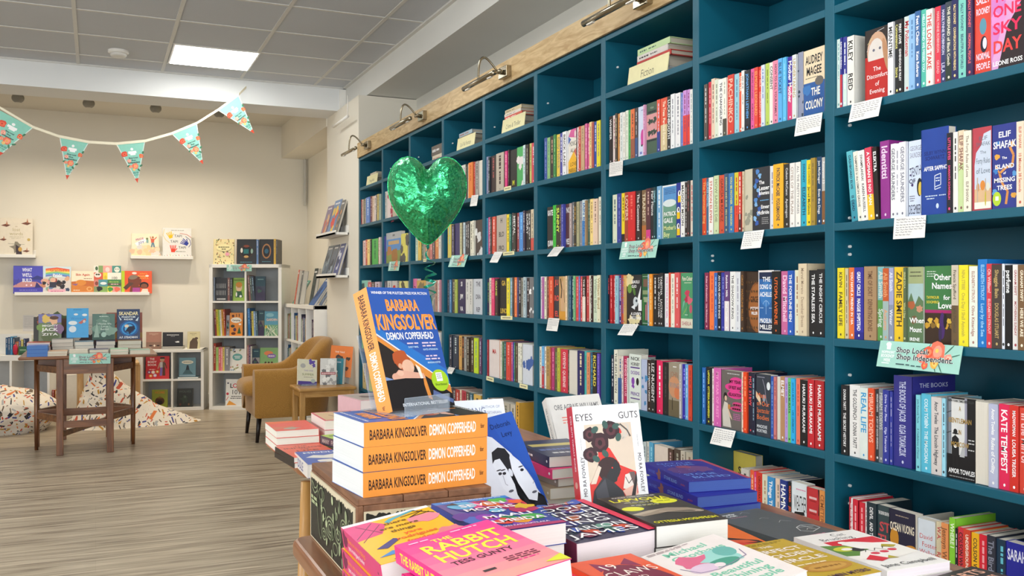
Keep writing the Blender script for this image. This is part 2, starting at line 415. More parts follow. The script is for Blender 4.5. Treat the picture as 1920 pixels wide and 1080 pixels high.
# ------------------------------------------------------------------ the teal bookcase along the right wall
BX, BY0, BW, BT, BD = 1.872, 1.971, .6315, .036, .30
SHZ = [CAMZ + z for z in (1.0, .7669, .4805, .1618, -.1582, -.4785, -.787, -1.11)]    # lower edges, top rail first
ST = .022
def shelf_top(r): return SHZ[r] + ST
TEAL = paint('04586e', .45, .05, 260)
bc = thing('bookcase', 'long teal built-in bookcase with oak top board along the right wall', 'bookcase', Tr(BX, BY0 + 4 * BW, 0))
inv = Tr(-BX, -(BY0 + 4 * BW), 0)
zt = CAMZ + 1.02
for k in range(-2, 9):
    y = BY0 + k * BW; MB(inv).box(BX, BX + BD, y, y + BT, 0, zt, TEAL).obj('upright', bc, bevel=.0015)
for k in range(-1, 9):
    y0, y1 = BY0 + (k - 1) * BW + BT, BY0 + k * BW
    for r, z in enumerate(SHZ):
        MB(inv).box(BX + (.0 if r else .0), BX + BD, y0, y1, z, z + ST - (.002 if r == 0 else 0), TEAL).obj('shelf' if r else 'top_rail', bc, bevel=.0015)
MB(inv).box(BX + BD, BX + BD + .01, BY0 - 2 * BW, BY0 + 8 * BW + BT, 0, zt, TEAL).obj('back_panel', bc)
MB(inv).box(BX + .02, BX + .035, BY0 - 2 * BW, BY0 + 8 * BW + BT, 0, .11, TEAL).obj('plinth', bc)
OAK = wood('b39365', 'd6bc8e', 1, 4, .5, 6, ring=2.2)
MB(inv).box(BX - .012, BX + .012, BY0 - 2 * BW, BY0 + 8 * BW + BT, zt + .004, CAMZ + 1.138, OAK).obj('oak_fascia', bc)
MB(inv).box(BX - .002, BX + BD, BY0 - 2 * BW, BY0 + 8 * BW + BT, zt, zt + .004, mat('0a2a30', .6)).obj('shadow_gap_strip', bc)
PEG = mat('e8ecec', .3)
for (k, z) in ((0, .46), (0, .12), (0, .098), (1, 1.0), (1, .098), (1, .115), (2, .9), (2, -.03), (3, .87), (3, -.04), (4, .86), (4, -.03), (5, .865), (6, .866), (7, .867), (6, -.02), (0, -.24), (0, -.28), (0, .2), (0, .17), (0, -.55), (0, -.6)):
    y = BY0 + k * BW
    M = inv @ Tr(BX + .055, y + .0, CAMZ + z) @ Rx(90)
    mb = MB(M); mb.disc((0, 0, 0), .0042, .006, PEG, 8); mb.obj('shelf_peg', bc)

# picture lights on the oak board
BRASS = mat('a39a86', .22, 1, .03, 60)
LAB = ('brass picture light on the oak board at the top edge of the view', 'brass picture light above the signless empty cubby, second from the viewer',
       'brass picture light above the balloon, third from the viewer', 'brass picture light at the far end of the oak board beside the pier')
for i in range(4):
    y = 2.915 + 1.265 * i
    t = thing('picture_light', LAB[i], 'picture light', Tr(BX - .012, y, CAMZ + 1.074), 'picture lights on the oak board')
    MB().box(-.028, 0, -.048, .048, -.028, .028, BRASS).obj('wall_plate', t, bevel=.003)
    mb = MB(); mb.tube([(-.028, 0, 0), (-.05, 0, 0)], .012, BRASS, 12); mb.tube([(-.05, -.03, 0), (-.05, .03, 0)], .008, BRASS, 10); mb.obj('swivel', t, True)
    path = []
    for k in range(17):
        a = k / 16; x = -.05 - .105 * a; z = .075 * sin(pi * min(1, a * 1.05)) * 1.0 - .052 * a ** 2; path.append((x - .03 * sin(pi * a), .004 + .0 * a, z))
    MB().tube(path, .0055, BRASS, 10).obj('gooseneck', t, True)
    e = path[-1]
    sh = MB(); sh.tube([(e[0], -.2, e[2] - .004), (e[0], -.196, e[2] - .004), (e[0], .196, e[2] - .004), (e[0], .2, e[2] - .004)], [.009, .0125, .0125, .009], BRASS, 14); s_ = sh.obj('lamp_shade', t, True)
    MB().box(e[0] - .006, e[0] + .006, -.165, -.12, e[2] - .019, e[2] - .012, mat('efeae0', .4)).obj('bulb', s_)
    MB().box(e[0] - .006, e[0] + .006, .12, .165, e[2] - .019, e[2] - .012, mat('efeae0', .4)).obj('bulb', s_)
# thin white rod under the end of the beam
a, b_ = onX(625, 238, 1.80), onX(652, 218, 1.80)
tag(recentre(MB().tube([a, b_], .012, WHITE, 10).tube([b_ + Vector((0, 0, 0)), Vector((b_.x, b_.y, ZB))], .004, WHITE, 6).obj('ceiling_rod', None, True)), 'thin white rod hanging under the end of the ceiling beam', 'rod')
# ================================================================== the paperbacks on the teal bookcase
XS = BX + .012
def ART_discomfort(F):
    F.r(0, 0, 1, .62, 'b4221f').e(.5, .68, .42, .27, 'c9a184').e(.46, .62, .34, .24, 'd9d2cc').r(.08, .02, .92, .56, 'bd2a26').e(.36, .7, .05, .02, '667').e(.62, .71, .05, .02, '667')
    F.e(.86, .6, .1, .24, 'b98a66', rot=.2)
    for i, (s, y) in enumerate((('The', .44), ('Discomfort', .34), ('of', .23), ('Evening', .13))): F.t(s, .5, y, .065, 'fff', mw=.86, b=0)
    F.line([(.1, .8), (.3, .88)], .012, 'dd9').line([(.08, .7), (.2, .8)], .012, 'eee').line([(.5, .95), (.8, .97)], .012, 'eee')
def ART_oneday(F):
    F.p([(0, 1), (.55, 1), (.25, .4), (0, .1)], 'cf7fc4').p([(.5, .5), (1, .8), (1, 0), (.2, 0)], '2c2024').blob(.2, .6, .2, 'dd92cf', seed=2)
    for s, y, h in (('THIS', .88, .14), ('ONE', .7, .14), ('SKY', .5, .14), ('DAY', .28, .15)): F.fit(s, .48, y, h, .86, 'ea2a5a' if y > .4 else 'e8433f')
    F.t('LEONE ROSS', .5, .08, .055, 'fff', mw=.9)
def ART_normal(F):
    for s, y in (('SALLY', .9), ('ROONEY', .77)): F.t(s, .5, y, .08, 'fde', mw=.8)
    F.e(.5, .58, .2, .1, '5c93a8').e(.55, .36, .2, .1, '223').e(.6, .37, .12, .07, 'dde')
    for s, y in (('NORMAL', .22), ('PEOPLE', .1)): F.t(s, .5, y, .08, 'fde', mw=.8)
def ART_forty(F):
    F.p([(.12, .02), (.98, .02), (.98, .95), (.6, .92), (.45, .78), (.2, .7), (.12, .55)], 'c9d4e4')
    for s, y, h in (('ELIF', .87, .05), ('SHAFAK', .8, .05), ('The', .7, .04), ('Forty Rules', .6, .07), ('of Love', .48, .07)): F.t(s, .57, y, h, '567', mw=.74, b=0)
    F.r(.12, .1, .98, .26, 'd8b48a').e(.3, .28, .09, .05, 'c96').e(.55, .3, .13, .06, 'd98a3a').e(.82, .28, .1, .05, 'ddc').r(.25, .1, .3, .4, 'ba9').r(.68, .1, .72, .38, 'ba9').r(.12, .02, .98, .1, 'eed').e(.7, .14, .04, .09, 'cb4')
def ART_island(F):
    F.line([(.55, .05), (.62, .2), (.4, .3), (.3, .42), (.55, .48), (.8, .5), (.85, .62), (.7, .72)], .09, 'd8924a').line([(.3, .42), (.14, .52)], .06, 'd8924a')
    for i, (a, b_) in enumerate(((.2, .62), (.15, .45), (.9, .4), (.8, .75), (.25, .78), (.1, .2), (.85, .15))): F.blob(a, b_, .1, ('e0a443', '3d7fc4', '5a9ad6')[i % 3], seed=i)
    for s, y, h in (('ELIF', .88, .07), ('SHAFAK', .76, .085), ('The', .6, .03), ('ISLAND', .5, .055), ('of', .42, .03), ('MISSING', .34, .055), ('TREES', .25, .055)): F.t(s, .5, y, h, 'fff', mw=.9)
    F.e(.2, .12, .17, .085, 'b5d334').r(.14, .1, .27, .15, 'eee')
def ART_sappho(F):
    F.t('SELBY WYNN', .5, .72, .045, '15266e', mw=.8).t('SCHWARTZ', .5, .66, .045, '15266e', mw=.7).t('AFTER SAPPHO', .53, .54, .05, 'fff', mw=.86)
    F.line([(.5, .32), (.5, .45), (.72, .47), (.72, .34), (.5, .32), (.5, .29), (.72, .31)], .025, 'dfe8f5').dashes(.54, .68, .42, .012, 'dfe8f5').dashes(.54, .68, .39, .012, 'dfe8f5', 3)
    F.dashes(.15, .6, .22, .012, 'cde').dashes(.2, .5, .19, .012, 'cde', 2).dashes(.66, .9, .22, .012, 'cde', 4).e(.6, .1, .05, .03, 'cde')
def ART_tenth(F):
    for s, y, h in (('GEORGE', .9, .065), ('SAUNDERS', .81, .07)): F.t(s, .55, y, h, '778', mw=.86, b=0)
    F.t('TENTH', .55, .6, .13, '224', mw=.86, rot=.2, b=0).t('OF', .3, .47, .06, '224').e(.85, .38, .2, .12, '222').e(.9, .36, .14, .09, 'e0c24a').blob(.3, .42, .1, '436', seed=3).blob(.18, .55, .07, '436', seed=4)
    F.t('DECEMBER', .5, .1, .13, '224', mw=.9, b=0).dashes(.1, .5, .27, .012, '778').dashes(.1, .5, .24, .012, '778', 1).dashes(.15, .45, .21, .012, '778', 2)
def ART_land(F):
    F.r(0, .78, 1, 1, 'a3ad7c').r(0, .5, 1, .78, 'a9c4c4').p([(0, 0), (1, 0), (1, .55), (.7, .62), (.45, .5), (.2, .66), (0, .55)], '5f7a55').blob(.25, .5, .26, 'b0613c', seed=4).blob(.75, .45, .2, 'c98f72', seed=8).blob(.4, .3, .2, '7a5a3c', seed=5)
    F.dashes(.15, .85, .93, .015, '554').dashes(.1, .9, .88, .015, '554', 3).t('When', .1, .3, .07, 'fff', 'l').t('Mount', .1, .18, .07, 'fff', 'l', mw=.8).t('IRENE', .1, .05, .045, 'fff', 'l')
def ART_names(F):
    F.r(0, .44, 1, 1, '3f7a45').r(0, .40, 1, .44, 'a8276a').r(0, 0, 1, .40, '3c2a1e')
    for i in range(9): F.blob(.08 + .11 * i, .24 + .06 * (i % 2), .09, ('c99a34', 'e0b94a', '8a6a2a')[i % 3], seed=i)
    F.e(.62, .24, .1, .17, '4a2a6a').e(.72, .3, .06, .09, '221a1a').e(.55, .14, .06, .1, '3a2a52')
    F.t('Other', .62, .86, .08, 'fff', 'c', mw=.6).t('Names', .6, .75, .08, 'fff', 'c', mw=.7).t('for', .78, .6, .06, 'fff').t('Love', .72, .5, .08, 'fff').t('TAYMOUR', .06, .6, .035, 'e3d24a', 'l', mw=.45).t('SOOMRO', .06, .54, .035, 'e3d24a', 'l', mw=.45)
    for y in (.93, .9, .87): F.dashes(.08, .4, y, .012, 'cdc', int(y * 100))
def ART_jacob(F): F.fit('THE BOOKS', .5, .90, .05, .66, 'c9cfe8', b=0).fit('OF JACOB', .5, .78, .055, .55, 'c9cfe8', b=0).e(.5, .4, .14, .09, '5a66c4')
def ART_moscow(F):
    F.r(.0, .3, .16, 1, '7d8590').r(.16, .3, .62, .98, 'dfe0de').r(.62, .3, .7, 1, '99a').r(.7, .0, 1, 1, '1c1c1e').line([(.04, .3), (.04, 1)], .02, '222').line([(0, .55), (.16, .58)], .02, '222').line([(0, .8), (.16, .83)], .02, '222').r(0, 0, 1, .28, '17171a')
    F.e(.3, .58, .07, .035, '1a1a1c').r(.2, .55, .4, .565, '1a1a1c').p([(.17, .28), (.18, .5), (.3, .54), (.42, .5), (.43, .28)], '1d1d20').r(.2, .14, .27, .3, '1d1d20').r(.33, .14, .4, .3, '1d1d20').p([(.45, .28), (.62, .28), (.62, .5)], 'b9bcbe').e(.3, .4, .05, .02, 'eee')
    for s, y in (('A', .87), ('GENTLEMAN', .72), ('IN', .58), ('MOSCOW', .43)): F.fit(s, .46, y, .06, (.06, .8, .1, .62)[('A', 'GENTLEMAN', 'IN', 'MOSCOW').index(s)], 'b08f4a')
    F.t('AMOR TOWLES', .52, .1, .06, 'fff', mw=.9).dashes(.75, .95, .5, .014, 'ccc').dashes(.75, .95, .46, .014, 'ccc', 2).dashes(.75, .95, .38, .014, 'ccc', 3).t('NEW YORK TIMES BESTSELLER', .5, .96, .03, '444', mw=.9).dashes(.1, .95, .03, .012, '999')
def ART_vuong(F):
    for i, (x, y, r, c) in enumerate(((.2, .62, .17, 'c98a2a'), (.3, .42, .2, 'd9962f'), (.75, .5, .17, 'd08f35'), (.55, .4, .15, 'b5562a'), (.8, .22, .17, 'a5532c'), (.1, .28, .12, 'c98a2a'))): F.e(x, y, r, r * .8, c, rot=i)
    F.t('OCEAN VUONG', .5, .78, .11, 'f0e6d0', mw=.94).t('On Earth', .45, .22, .1, 'c8ccd8', mw=.7, b=0).dashes(.25, .75, .93, .014, 'a98')
def ART_wallace(F): F.t('David', .1, .78, .065, 'c44', 'l', b=0).t('Foster', .25, .68, .065, 'c44', 'l', b=0).t('Wallace', .1, .58, .065, 'c44', 'l', b=0).t('Infinite', .5, .3, .16, '2a3a8a', 'c', rot=-pi / 2, mw=.6)
def ART_turtle(F):
    for i in range(6): F.e(.2 + .12 * i, .3 + .1 * (i % 3), .14, .09, '3f5a5c', rot=i).e(.2 + .12 * i, .3 + .1 * (i % 3), .1, .06, '2e4144', rot=i)
    F.t('THE SEVEN DEATHS', .5, .9, .045, 'eee', mw=.85).t('ST', .6, .72, .13, 'c34a50').t('TU', .6, .55, .13, 'c34a50').dashes(.2, .8, .42, .02, 'eee').dashes(.3, .8, .38, .02, 'b44', 2)
def ART_audrey(F):
    F.r(0, 0, 1, .5, '2b5a9c').blob(.2, .4, .2, '3a76b8', seed=4).blob(.7, .2, .22, '244a86', seed=9).e(.75, .5, .2, .07, '6b6660')
    F.fit('AUDREY', .5, .85, .13, .8, '191a20').fit('MAGEE', .5, .68, .13, .72, '191a20').fit('THE', .58, .36, .12, .42, 'f3efe2').fit('COLONY', .5, .17, .13, .84, 'f3efe2').dashes(.1, .7, .57, .012, '665')
def ART_lesser(F):
    for i in range(12): F.blob(.28 + .14 * sin(i * 1.7), .94 - i * .075, .1, ('4f86c9', '7fb2e0', '3a5fae')[i % 3], seed=i)
    F.t('The', .38, .76, .06, 'fff', 'l').t('Lesser', .38, .67, .07, 'fff', 'l', mw=.6).t('Bohemians', .38, .59, .06, 'fff', 'l', mw=.6).dashes(.45, .95, .47, .015, '6aa8d8').t('Eimear', .5, .37, .06, 'fff', 'l', mw=.48).t('McBride', .3, .28, .06, 'fff', 'l', mw=.68)
    for y in (.19, .16, .13, .1): F.dashes(.55, .95, y, .012, 'aaa', int(y * 100))
def ART_circe(F): F.e(.95, .42, .75, .42, '8a5228').e(.95, .42, .68, .38, '9c6030').t('CIRCE', .68, .55, .1, '2a1a14', mw=.6).t('MADELINE', .68, .4, .05, 'fff', mw=.6).t('MILLER', .7, .32, .05, 'fff', mw=.5); [F.e(.1 + .2 * (i % 5), .08 + .15 * (i // 5), .05, .025, '5a4028', rot=i) for i in range(30)]
def ART_achilles(F):
    F.r(0, 0, 1, 1, 'eae6e4').r(.05, .03, .95, .97, '1d2c4c').r(.05, .16, .95, .86, '2f66a8').e(.5, .62, .4, .2, '3b7cc0')
    for s, y in (('THE', .86), ('SONG OF', .74), ('ACHILLES', .62), ('MADELINE', .2), ('MILLER', .1)): F.t(s, .52, y, .075, 'fff', mw=.84)
    F.line([(.5, .3), (.5, .52), (.38, .5), (.3, .46)], .02, 'ace').line([(.5, .52), (.62, .5), (.7, .46)], .02, 'ace').dashes(.12, .34, .4, .012, 'ace').dashes(.7, .9, .4, .012, 'ace', 2)
def ART_rest(F):
    F.e(.75, .82, .34, .08, 'e0408e').e(.6, .72, .42, .07, 'e0408e').e(.68, .6, .38, .07, 'e0408e').e(.8, .44, .25, .04, 'd0407e').e(.74, .36, .3, .04, 'd0407e')
    F.e(.2, .55, .09, .07, '221c1c').e(.22, .52, .06, .045, 'd8b8a0').p([(.08, .03), (.05, .3), (.15, .46), (.32, .44), (.42, .2), (.5, .03)], 'cfc9be').p([(.3, .4), (.5, .22), (.55, .16), (.4, .22)], 'd8b8a0').r(.33, .34, .45, .42, 'c08040')
    for s, y in (('MY YEAR', .82), ('OF REST AND', .72), ('RELAXATION', .6)): F.t(s, .68, y, .055, '2a1018', mw=.64)
    F.dashes(.6, .95, .43, .03, '401020').dashes(.55, .95, .36, .03, '401020', 5).dashes(.3, .9, .95, .014, 'ccc')
    for y in (.27, .24, .21, .18): F.dashes(.6, .95, y, .012, 'c6a', int(y * 100))
def ART_maps(F):
    F.e(.85, .82, .12, .065, 'dfe6ea').line([(.45, .92), (.6, .8), (.7, .6), (.8, .5)], .03, '99a').e(.55, .62, .1, .06, '8d96a2').p([(0, .72), (.3, .62), (.35, .5), (0, .62)], 'e3c9a8')
    for s, y in (('Maps', .66), ('of Our', .53), ('Spectacular', .42), ('Bodies', .31)): F.t(s, .06, y, .08, 'e8763a', 'l', mw=.86, b=0)
    F.t('MADDIE', .06, .16, .05, 'cfd4da', 'l').t('MORTIMER', .06, .09, .05, 'cfd4da', 'l', mw=.7).dashes(.1, .6, .95, .014, '99a')
def ART_weather(F):
    F.fit('WEATHER', .55, .7, .24, .8, '1a1a1a', b=0)
    for i, y in enumerate((.55, .47, .4, .33, .24, .16, .08)): F.p([(.2 + .05 * (i % 3), y), (.8 + .1 * (i % 2), y + .03), (.85, y - .02), (.15 + .06 * (i % 2), y - .05)], '17181a')
    F.dashes(.3, .9, .9, .015, 'd8a')
def ART_vacuum(F):
    F.p([(.9, 1), (1, 1), (1, .6), (.92, .62), (.98, .8)], '2a2022'); F.fit('VAC', .5, .14, .2, .86, '6ab58e')
    for i, y in enumerate((.85, .66, .48)): F.dashes(.2, .8, y, .035, 'e8c8c8', i).dashes(.25, .75, y - .045, .015, '8a1a1e', i + 5)
def ART_pink(F):
    F.r(0, .3, 1, .78, 'd99a9c'); [F.blob(.25 + .25 * (i % 3), .42 + .22 * (i // 3), .14, '33453c', seed=i, j=.5) for i in range(6)]
    F.t('FOLK', .5, .9, .035, 'a9b8a4').dashes(.15, .85, .82, .04, '223').dashes(.1, .9, .27, .03, '223', 4)
def ART_boyhead(F): F.e(.8, .4, .35, .14, 'cf4aa0').r(.5, .22, .95, .38, 'cf4aa0').r(.55, .2, .8, .24, '222').r(.3, .05, .7, .1, '7a86c8').dashes(.55, .9, .92, .02, '88b')
def ART_gale(F):
    F.r(0, 0, 1, 1, 'eef2f4').r(.05, .5, 1, .97, '5b98d2').r(.05, 0, 1, .62, '6f9f8a').e(.5, .66, .45, .07, 'dde8ea').r(.05, 0, 1, .5, '5c8f72')
    for y in (.93, .9, .87, .84): F.dashes(.15, .9, y, .012, '24508a', int(y * 100))
    F.t('PATRICK', .1, .46, .08, 'fff', 'l', mw=.85).t('GALE', .1, .34, .09, 'fff', 'l', mw=.8).t("Mother's", .1, .2, .08, 'e0e6a0', 'l', mw=.85).t('Boy', .1, .08, .09, 'e0e6a0', 'l', mw=.6)
def ART_eyes3(F):
    for i, (x, y) in enumerate(((.6, .8), (.4, .5), (.4, .2))): F.e(x, y, .3, .06, 'fff').e(x + .05, y + .01, .12, .035, '111').r(x - .3, y - .16, x + .35, y - .04, 'f2c818')
def ART_guo(F):
    for i, (x, y) in enumerate(((.15, .95), (.3, .9), (.1, .85), (.25, .1), (.5, .06), (.75, .1))): F.blob(x, y, .15, 'e0d2a0', seed=i, j=.45)
    F.e(.2, .72, .15, .09, '6f9a44').e(.5, .68, .08, .1, '527a38', rot=.4).p([(.95, .78), (.7, .5), (.78, .42), (.9, .5)], 'eef1f2').e(.6, .46, .16, .1, 'c9d3d8').p([(.3, .35), (.55, .3), (.6, .42)], 'dfe6ea').e(.66, .48, .06, .03, '234').p([(.78, .5), (1, .5), (1, .28), (.78, .28)], 'eef1f2')
    F.t('XIAOLU', .6, .86, .06, 'fff', mw=.7).t('GUO', .5, .77, .06, 'fff').t("A LOVER'S", .62, .22, .06, 'fff', mw=.7).t('DISCOURSE', .6, .14, .06, 'fff', mw=.75)
def ART_desk(F):
    for i, (a, b_, c, d, e) in enumerate(((.2, .75, .8, .9, '7a5a4a'), (.1, .6, .9, .68, '8a9a70'), (.2, .45, .9, .55, '9aa884'), (.5, .1, .62, .4, 'c87a8a'), (.7, .1, .82, .45, 'c87a8a'), (.1, .1, .3, .5, '3c7a3a'))): F.r(a, b_, c, d, e)
    F.line([(.1, .95), (.9, .95)], .03, 'cdc').line([(.1, .04), (.9, .04)], .03, 'cdc')
def ART_pure(F):
    F.r(0, 0, 1, .17, 'e0dcc6'); F.p([(.1, .3), (.4, .5), (.2, .48)], '6fb09a').p([(.05, .2), (.6, .42), (.4, .3)], '7fb05a').blob(.55, .62, .2, 'c8405c', seed=1).blob(.75, .5, .2, 'd8647a', seed=2).blob(.45, .52, .15, 'b0324e', seed=3).e(.85, .35, .12, .08, 'c05a70').line([(.6, .45), (.62, .2)], .03, '243')
    F.t('Pure Colour', .55, .9, .08, 'f0ead8', mw=.86).dashes(.3, .9, .82, .015, 'cdb').t('SHEILA', .5, .085, .07, 'b04a5c', mw=.8, b=0).dashes(.35, .6, .24, .014, 'cdc')
def ART_hornby(F):
    for s, y, c in (('NICK', .92, '222'), ('HORNBY', .82, '222'), ('DICKENS', .66, '6a3a9a'), ('PRINCE', .27, '6a3a9a')): F.fit(s, .5, y, .065, .72, c)
    F.r(.12, .74, .88, .765, '5a3a8a').r(.12, .17, .88, .19, '5a3a8a').e(.33, .5, .13, .07, '8a4ab0').p([(.2, .4), (.33, .47), (.46, .4), (.4, .36)], '8a4ab0').e(.7, .5, .11, .07, '222').dashes(.15, .8, .1, .012, '888')
def ART_irving(F): F.r(0, 0, 1, .3, '6b6048').e(.5, .55, .5, .2, 'c9906a').e(.8, .45, .3, .12, 'd07a50').t('JOHN', .5, .78, .11, 'a06a50', mw=.7, b=0).t('IRVING', .5, .58, .1, '7a8a92', mw=.85, b=0).r(.3, .12, .36, .34, '3a3024').dashes(.4, .7, .92, .02, 'eee')
def ART_ali(F):
    F.p([(0, .85), (.3, 1), (1, 1), (1, .78)], 'd6609c').p([(0, .86), (.3, .78), (0, .68)], '4a6ab0').p([(0, .28), (.6, .5), (1, .26), (1, 0), (0, 0)], 'efb52a').p([(.6, .5), (1, .6), (1, .3)], 'c9665a').e(.75, .88, .08, .08, 'ece4dc')
    F.t('MONICA', .55, .68, .11, '222', mw=.84, b=0).t('ALI', .45, .53, .1, '222', b=0).t('LOVE', .55, .22, .09, '5a3a10', b=0).t('MARRIAGE', .5, .08, .1, '5a3a10', mw=.86, b=0)
def ART_guide(F):
    F.r(0, .8, 1, 1, 'b4b8bc').r(.03, .4, .97, .78, '5a92d0').r(.15, .6, .85, .72, 'c8a878').r(0, 0, 1, .4, '8a9a50').p([(.05, .25), (.1, .55), (.3, .55), (.4, .3)], 'b8804a').blob(.6, .2, .2, 'a8743c', seed=4).t('GUIDE', .5, .9, .06, '223', mw=.7)
def ART_bust(F):
    F.r(.0, 0, .6, 1, 'c39a62').e(.5, .5, .3, .4, 'd0a880').r(.0, 0, 1, .2, 'd89a3a').line([(.2, .95), (.4, .7), (.3, .5)], .12, '2c2018').line([(.7, .7), (.8, .4)], .05, '3c2c20')
ART = {k[4:]: v for k, v in globals().items() if k.startswith('ART_')}
def art_plain(lines, fg, seed):
    def f(F):
        g = random.Random(seed)
        n = len(lines)
        if not lines or lines == ['']:
            for i in range(5): F.blob(g.random(), g.random() * .8, .12 + .2 * g.random(), fg, seed=seed + i)
            return
        for i, s in enumerate(lines): F.t(s, .5, .86 - .72 * i / max(1, n - 1) if n > 1 else .7, min(.13, .6 / n), fg, mw=.86)
    return f

def cname(h):
    if len(h) == 3: h = ''.join(a + a for a in h)
    import colorsys
    r, g, b = [int(h[i:i + 2], 16) / 255 for i in (0, 2, 4)]; H, S, V = colorsys.rgb_to_hsv(r, g, b); H *= 360
    if V < .27: return 'black'
    if S < .13: return 'white' if V > .82 else ('pale grey' if V > .6 else 'grey')
    if S < .3 and V > .78: return 'cream' if 25 < H < 75 else ('pale blue' if 170 < H < 260 else ('pale pink' if H > 300 or H < 25 else 'pale green'))
    if H < 14 or H > 345: return 'red' if S > .5 else 'dusty pink'
    if H < 42: return ('orange' if V > .8 and S > .5 else ('tan' if V > .6 else 'brown'))
    if H < 68: return 'yellow' if V > .75 else 'olive'
    if H < 165: return 'green'
    if H < 195: return 'turquoise'
    if H < 255: return 'blue' if V > .5 else 'navy'
    if H < 300: return 'purple'
    return 'pink'
ORD = 'first second third fourth fifth sixth seventh eighth ninth tenth eleventh twelfth thirteenth fourteenth fifteenth sixteenth seventeenth eighteenth nineteenth twentieth'.split() + ['%dth' % k if k % 10 > 3 else {1: '%dst', 2: '%dnd', 3: '%drd'}[k % 10] % k for k in range(21, 40) if k % 10]
BAYN = ['rightmost bay', 'second bay from right', 'third bay from right', 'fourth bay from right']
ROWN = [None, 'top book row', 'second book row', 'third book row', 'fourth book row', 'fifth book row']
FAR_C, FAR_P = MB(), MB()        # the small distant books
def do_row(bay, row, x0, sc, spec):
    z = shelf_top(row + 1) + .0006; prev = 99; n = 0
    for ent in spec.strip().split(';'):
        tk = ent.strip().split()
        if not tk: continue
        a, b_ = tk[0].split('-'); bg = tk[1]; fg = tk[2] if len(tk) > 2 else 'fff'
        rest = tk[3:]; fl = [t for t in rest if t[0] == '@']; txt = ' '.join(t for t in rest if t[0] != '@')
        face = '@F' in fl; pg = '@P' in fl; H = .193 + .006 * (random.random() - .5); lean = 0; band = None; art = None
        for t in fl:
            if t[1] == 'h': H = int(t[2:]) / 1000
            if t[1] == 'l': lean = float(t[2:])
            if t[1] == 'b': band = t[2:].split(':')
            if t[1] == 'A': art = ART[t[2:]]; face = True
        XQ = XS + (.13 if '@D' in fl else 0)
        Ya = onX(x0 + float(a) / sc, 500, XQ).y; Yb = onX(x0 + float(b_) / sc, 500, XQ).y
        lo, hi = BY0 + (bay - 1) * BW + BT + .001, BY0 + bay * BW - .001
        Ya = min(Ya, prev - .0004, hi); Yb = max(Yb, lo)
        if Ya - Yb < .005: continue
        T = Ya - Yb; n += 1
        if '@D' not in fl: prev = Yb
        dx = random.uniform(-.003, .004)
        def make(cmb, pmb):
            if face:
                W = T; t_ = .026 if row < 4 else .03
                emit_cover(cmb, W, H, t_, bg); emit_pages(pmb, W, H, t_, 'e3ddd0')
                F = front_face(cmb, W, H, t_)
                if band: F.r(0, 0, 1, float(band[0]), band[1])
                (art or art_plain(txt.split('/'), fg, n * 7 + row))(F)
            else:
                W = .128 * H / .195
                emit_cover(cmb, W, H, T, 'd9d2c4' if pg else bg, min(.0012, T * .2)); emit_pages(pmb, W, H, T, 'e3ddd0', min(.0012, T * .2))
                if pg: return
                F = spine_face(cmb, H, T, .0012)
                if band: F.r(1 - float(band[0]), 0, 1, 1, band[1])
                spine_text(F, txt, fg, None, True, seed=n + row * 31 + bay * 77)
                if bg == '338': ART_jacob(front_face(cmb, W, H, T))
        if face:
            M = frame((XQ + .03 + dx, Ya, z), (0, -1, 0), (0, 0, 1), (-1, 0, 0))
        else:
            M = frame((XS + dx, Ya, z), (1, 0, 0), (0, 0, 1), (0, -1, 0))
            if pg: M = frame((XS + .128 + dx, Yb, z), (-1, 0, 0), (0, 0, 1), (0, 1, 0))
            if lean: M = Tr(XS, Ya, z) @ Rx(-lean) @ Tr(-XS, -Ya, -z) @ M @ Tr(0, 0, 0)
        if bay > 2:
            FAR_C.M = M; FAR_P.M = M; make(FAR_C, FAR_P); continue
        c_, p_ = MB(), MB(); make(c_, p_)
        o = c_.obj('paperback_book'); o.matrix_world = M
        what = ('%s book turned cover-out' % cname(bg)) if face else ('upright book turned pages-out' if pg else '%s paperback, %s lettering' % (cname(bg), cname(fg)))
        tag(o, '%s, %s from left, %s, %s' % (what, ORD[n - 1], ROWN[row], BAYN[bay]), 'book', 'paperbacks on the teal bookcase')
        p_.obj('page_block', o)
R = do_row
R(0, 1, 1540, 5.047, '''155-184 cfe3dd 7aa;184-206 2a2f8a fff RAYMOND QUENEAU @b.47:c2333a;206-244 33388f fff @b.47:cde5dc;245-310 efece2 222 KILEY|REID;405-632 2c2422 fff @Adiscomfort;637-690 e9ebf0 333 MEANTIME;
690-729 26282b e6e080 Convenience|Store;729-772 1b1b1e fff FIRST LOVE|GWENDOLINE RILEY;777-830 d3dfdc c2333a My Policeman;830-890 8fbce6 5d88bb;895-948 35639a fff Feet in Chains|Kate Roberts;949-998 4fb9a6 dff HELLO FRIEND WE MISSED YOU;
998-1062 efe9e0 c8322a THE LONG TAKE;1070-1128 d9344a ffb0b0 MARILYNNE ROBINSON|GILEAD;1129-1176 34386a d0cfe8 MARILYNNE ROBINSON|LILA;1177-1240 39434f e8e6d0 THE MERMAID of Black Conch @b.28:2c3a32;1241-1302 23285a f0d890 SALLY ROONEY|CONVERSATIONS WITH FRIENDS;
1304-1374 7ccbbd 22385a SALLY ROONEY|BEAUTIFUL WORLD;1375-1434 35224f ee6a6a SALLY ROONEY|NORMAL PEOPLE;1435-1598 d8412f fde @Anormal;1600-1912 d8a0d0 e25 @Aoneday;1915-1965 222226 fff;1968-2040 c0392b fff;2042-2110 d8d2c4 333''')
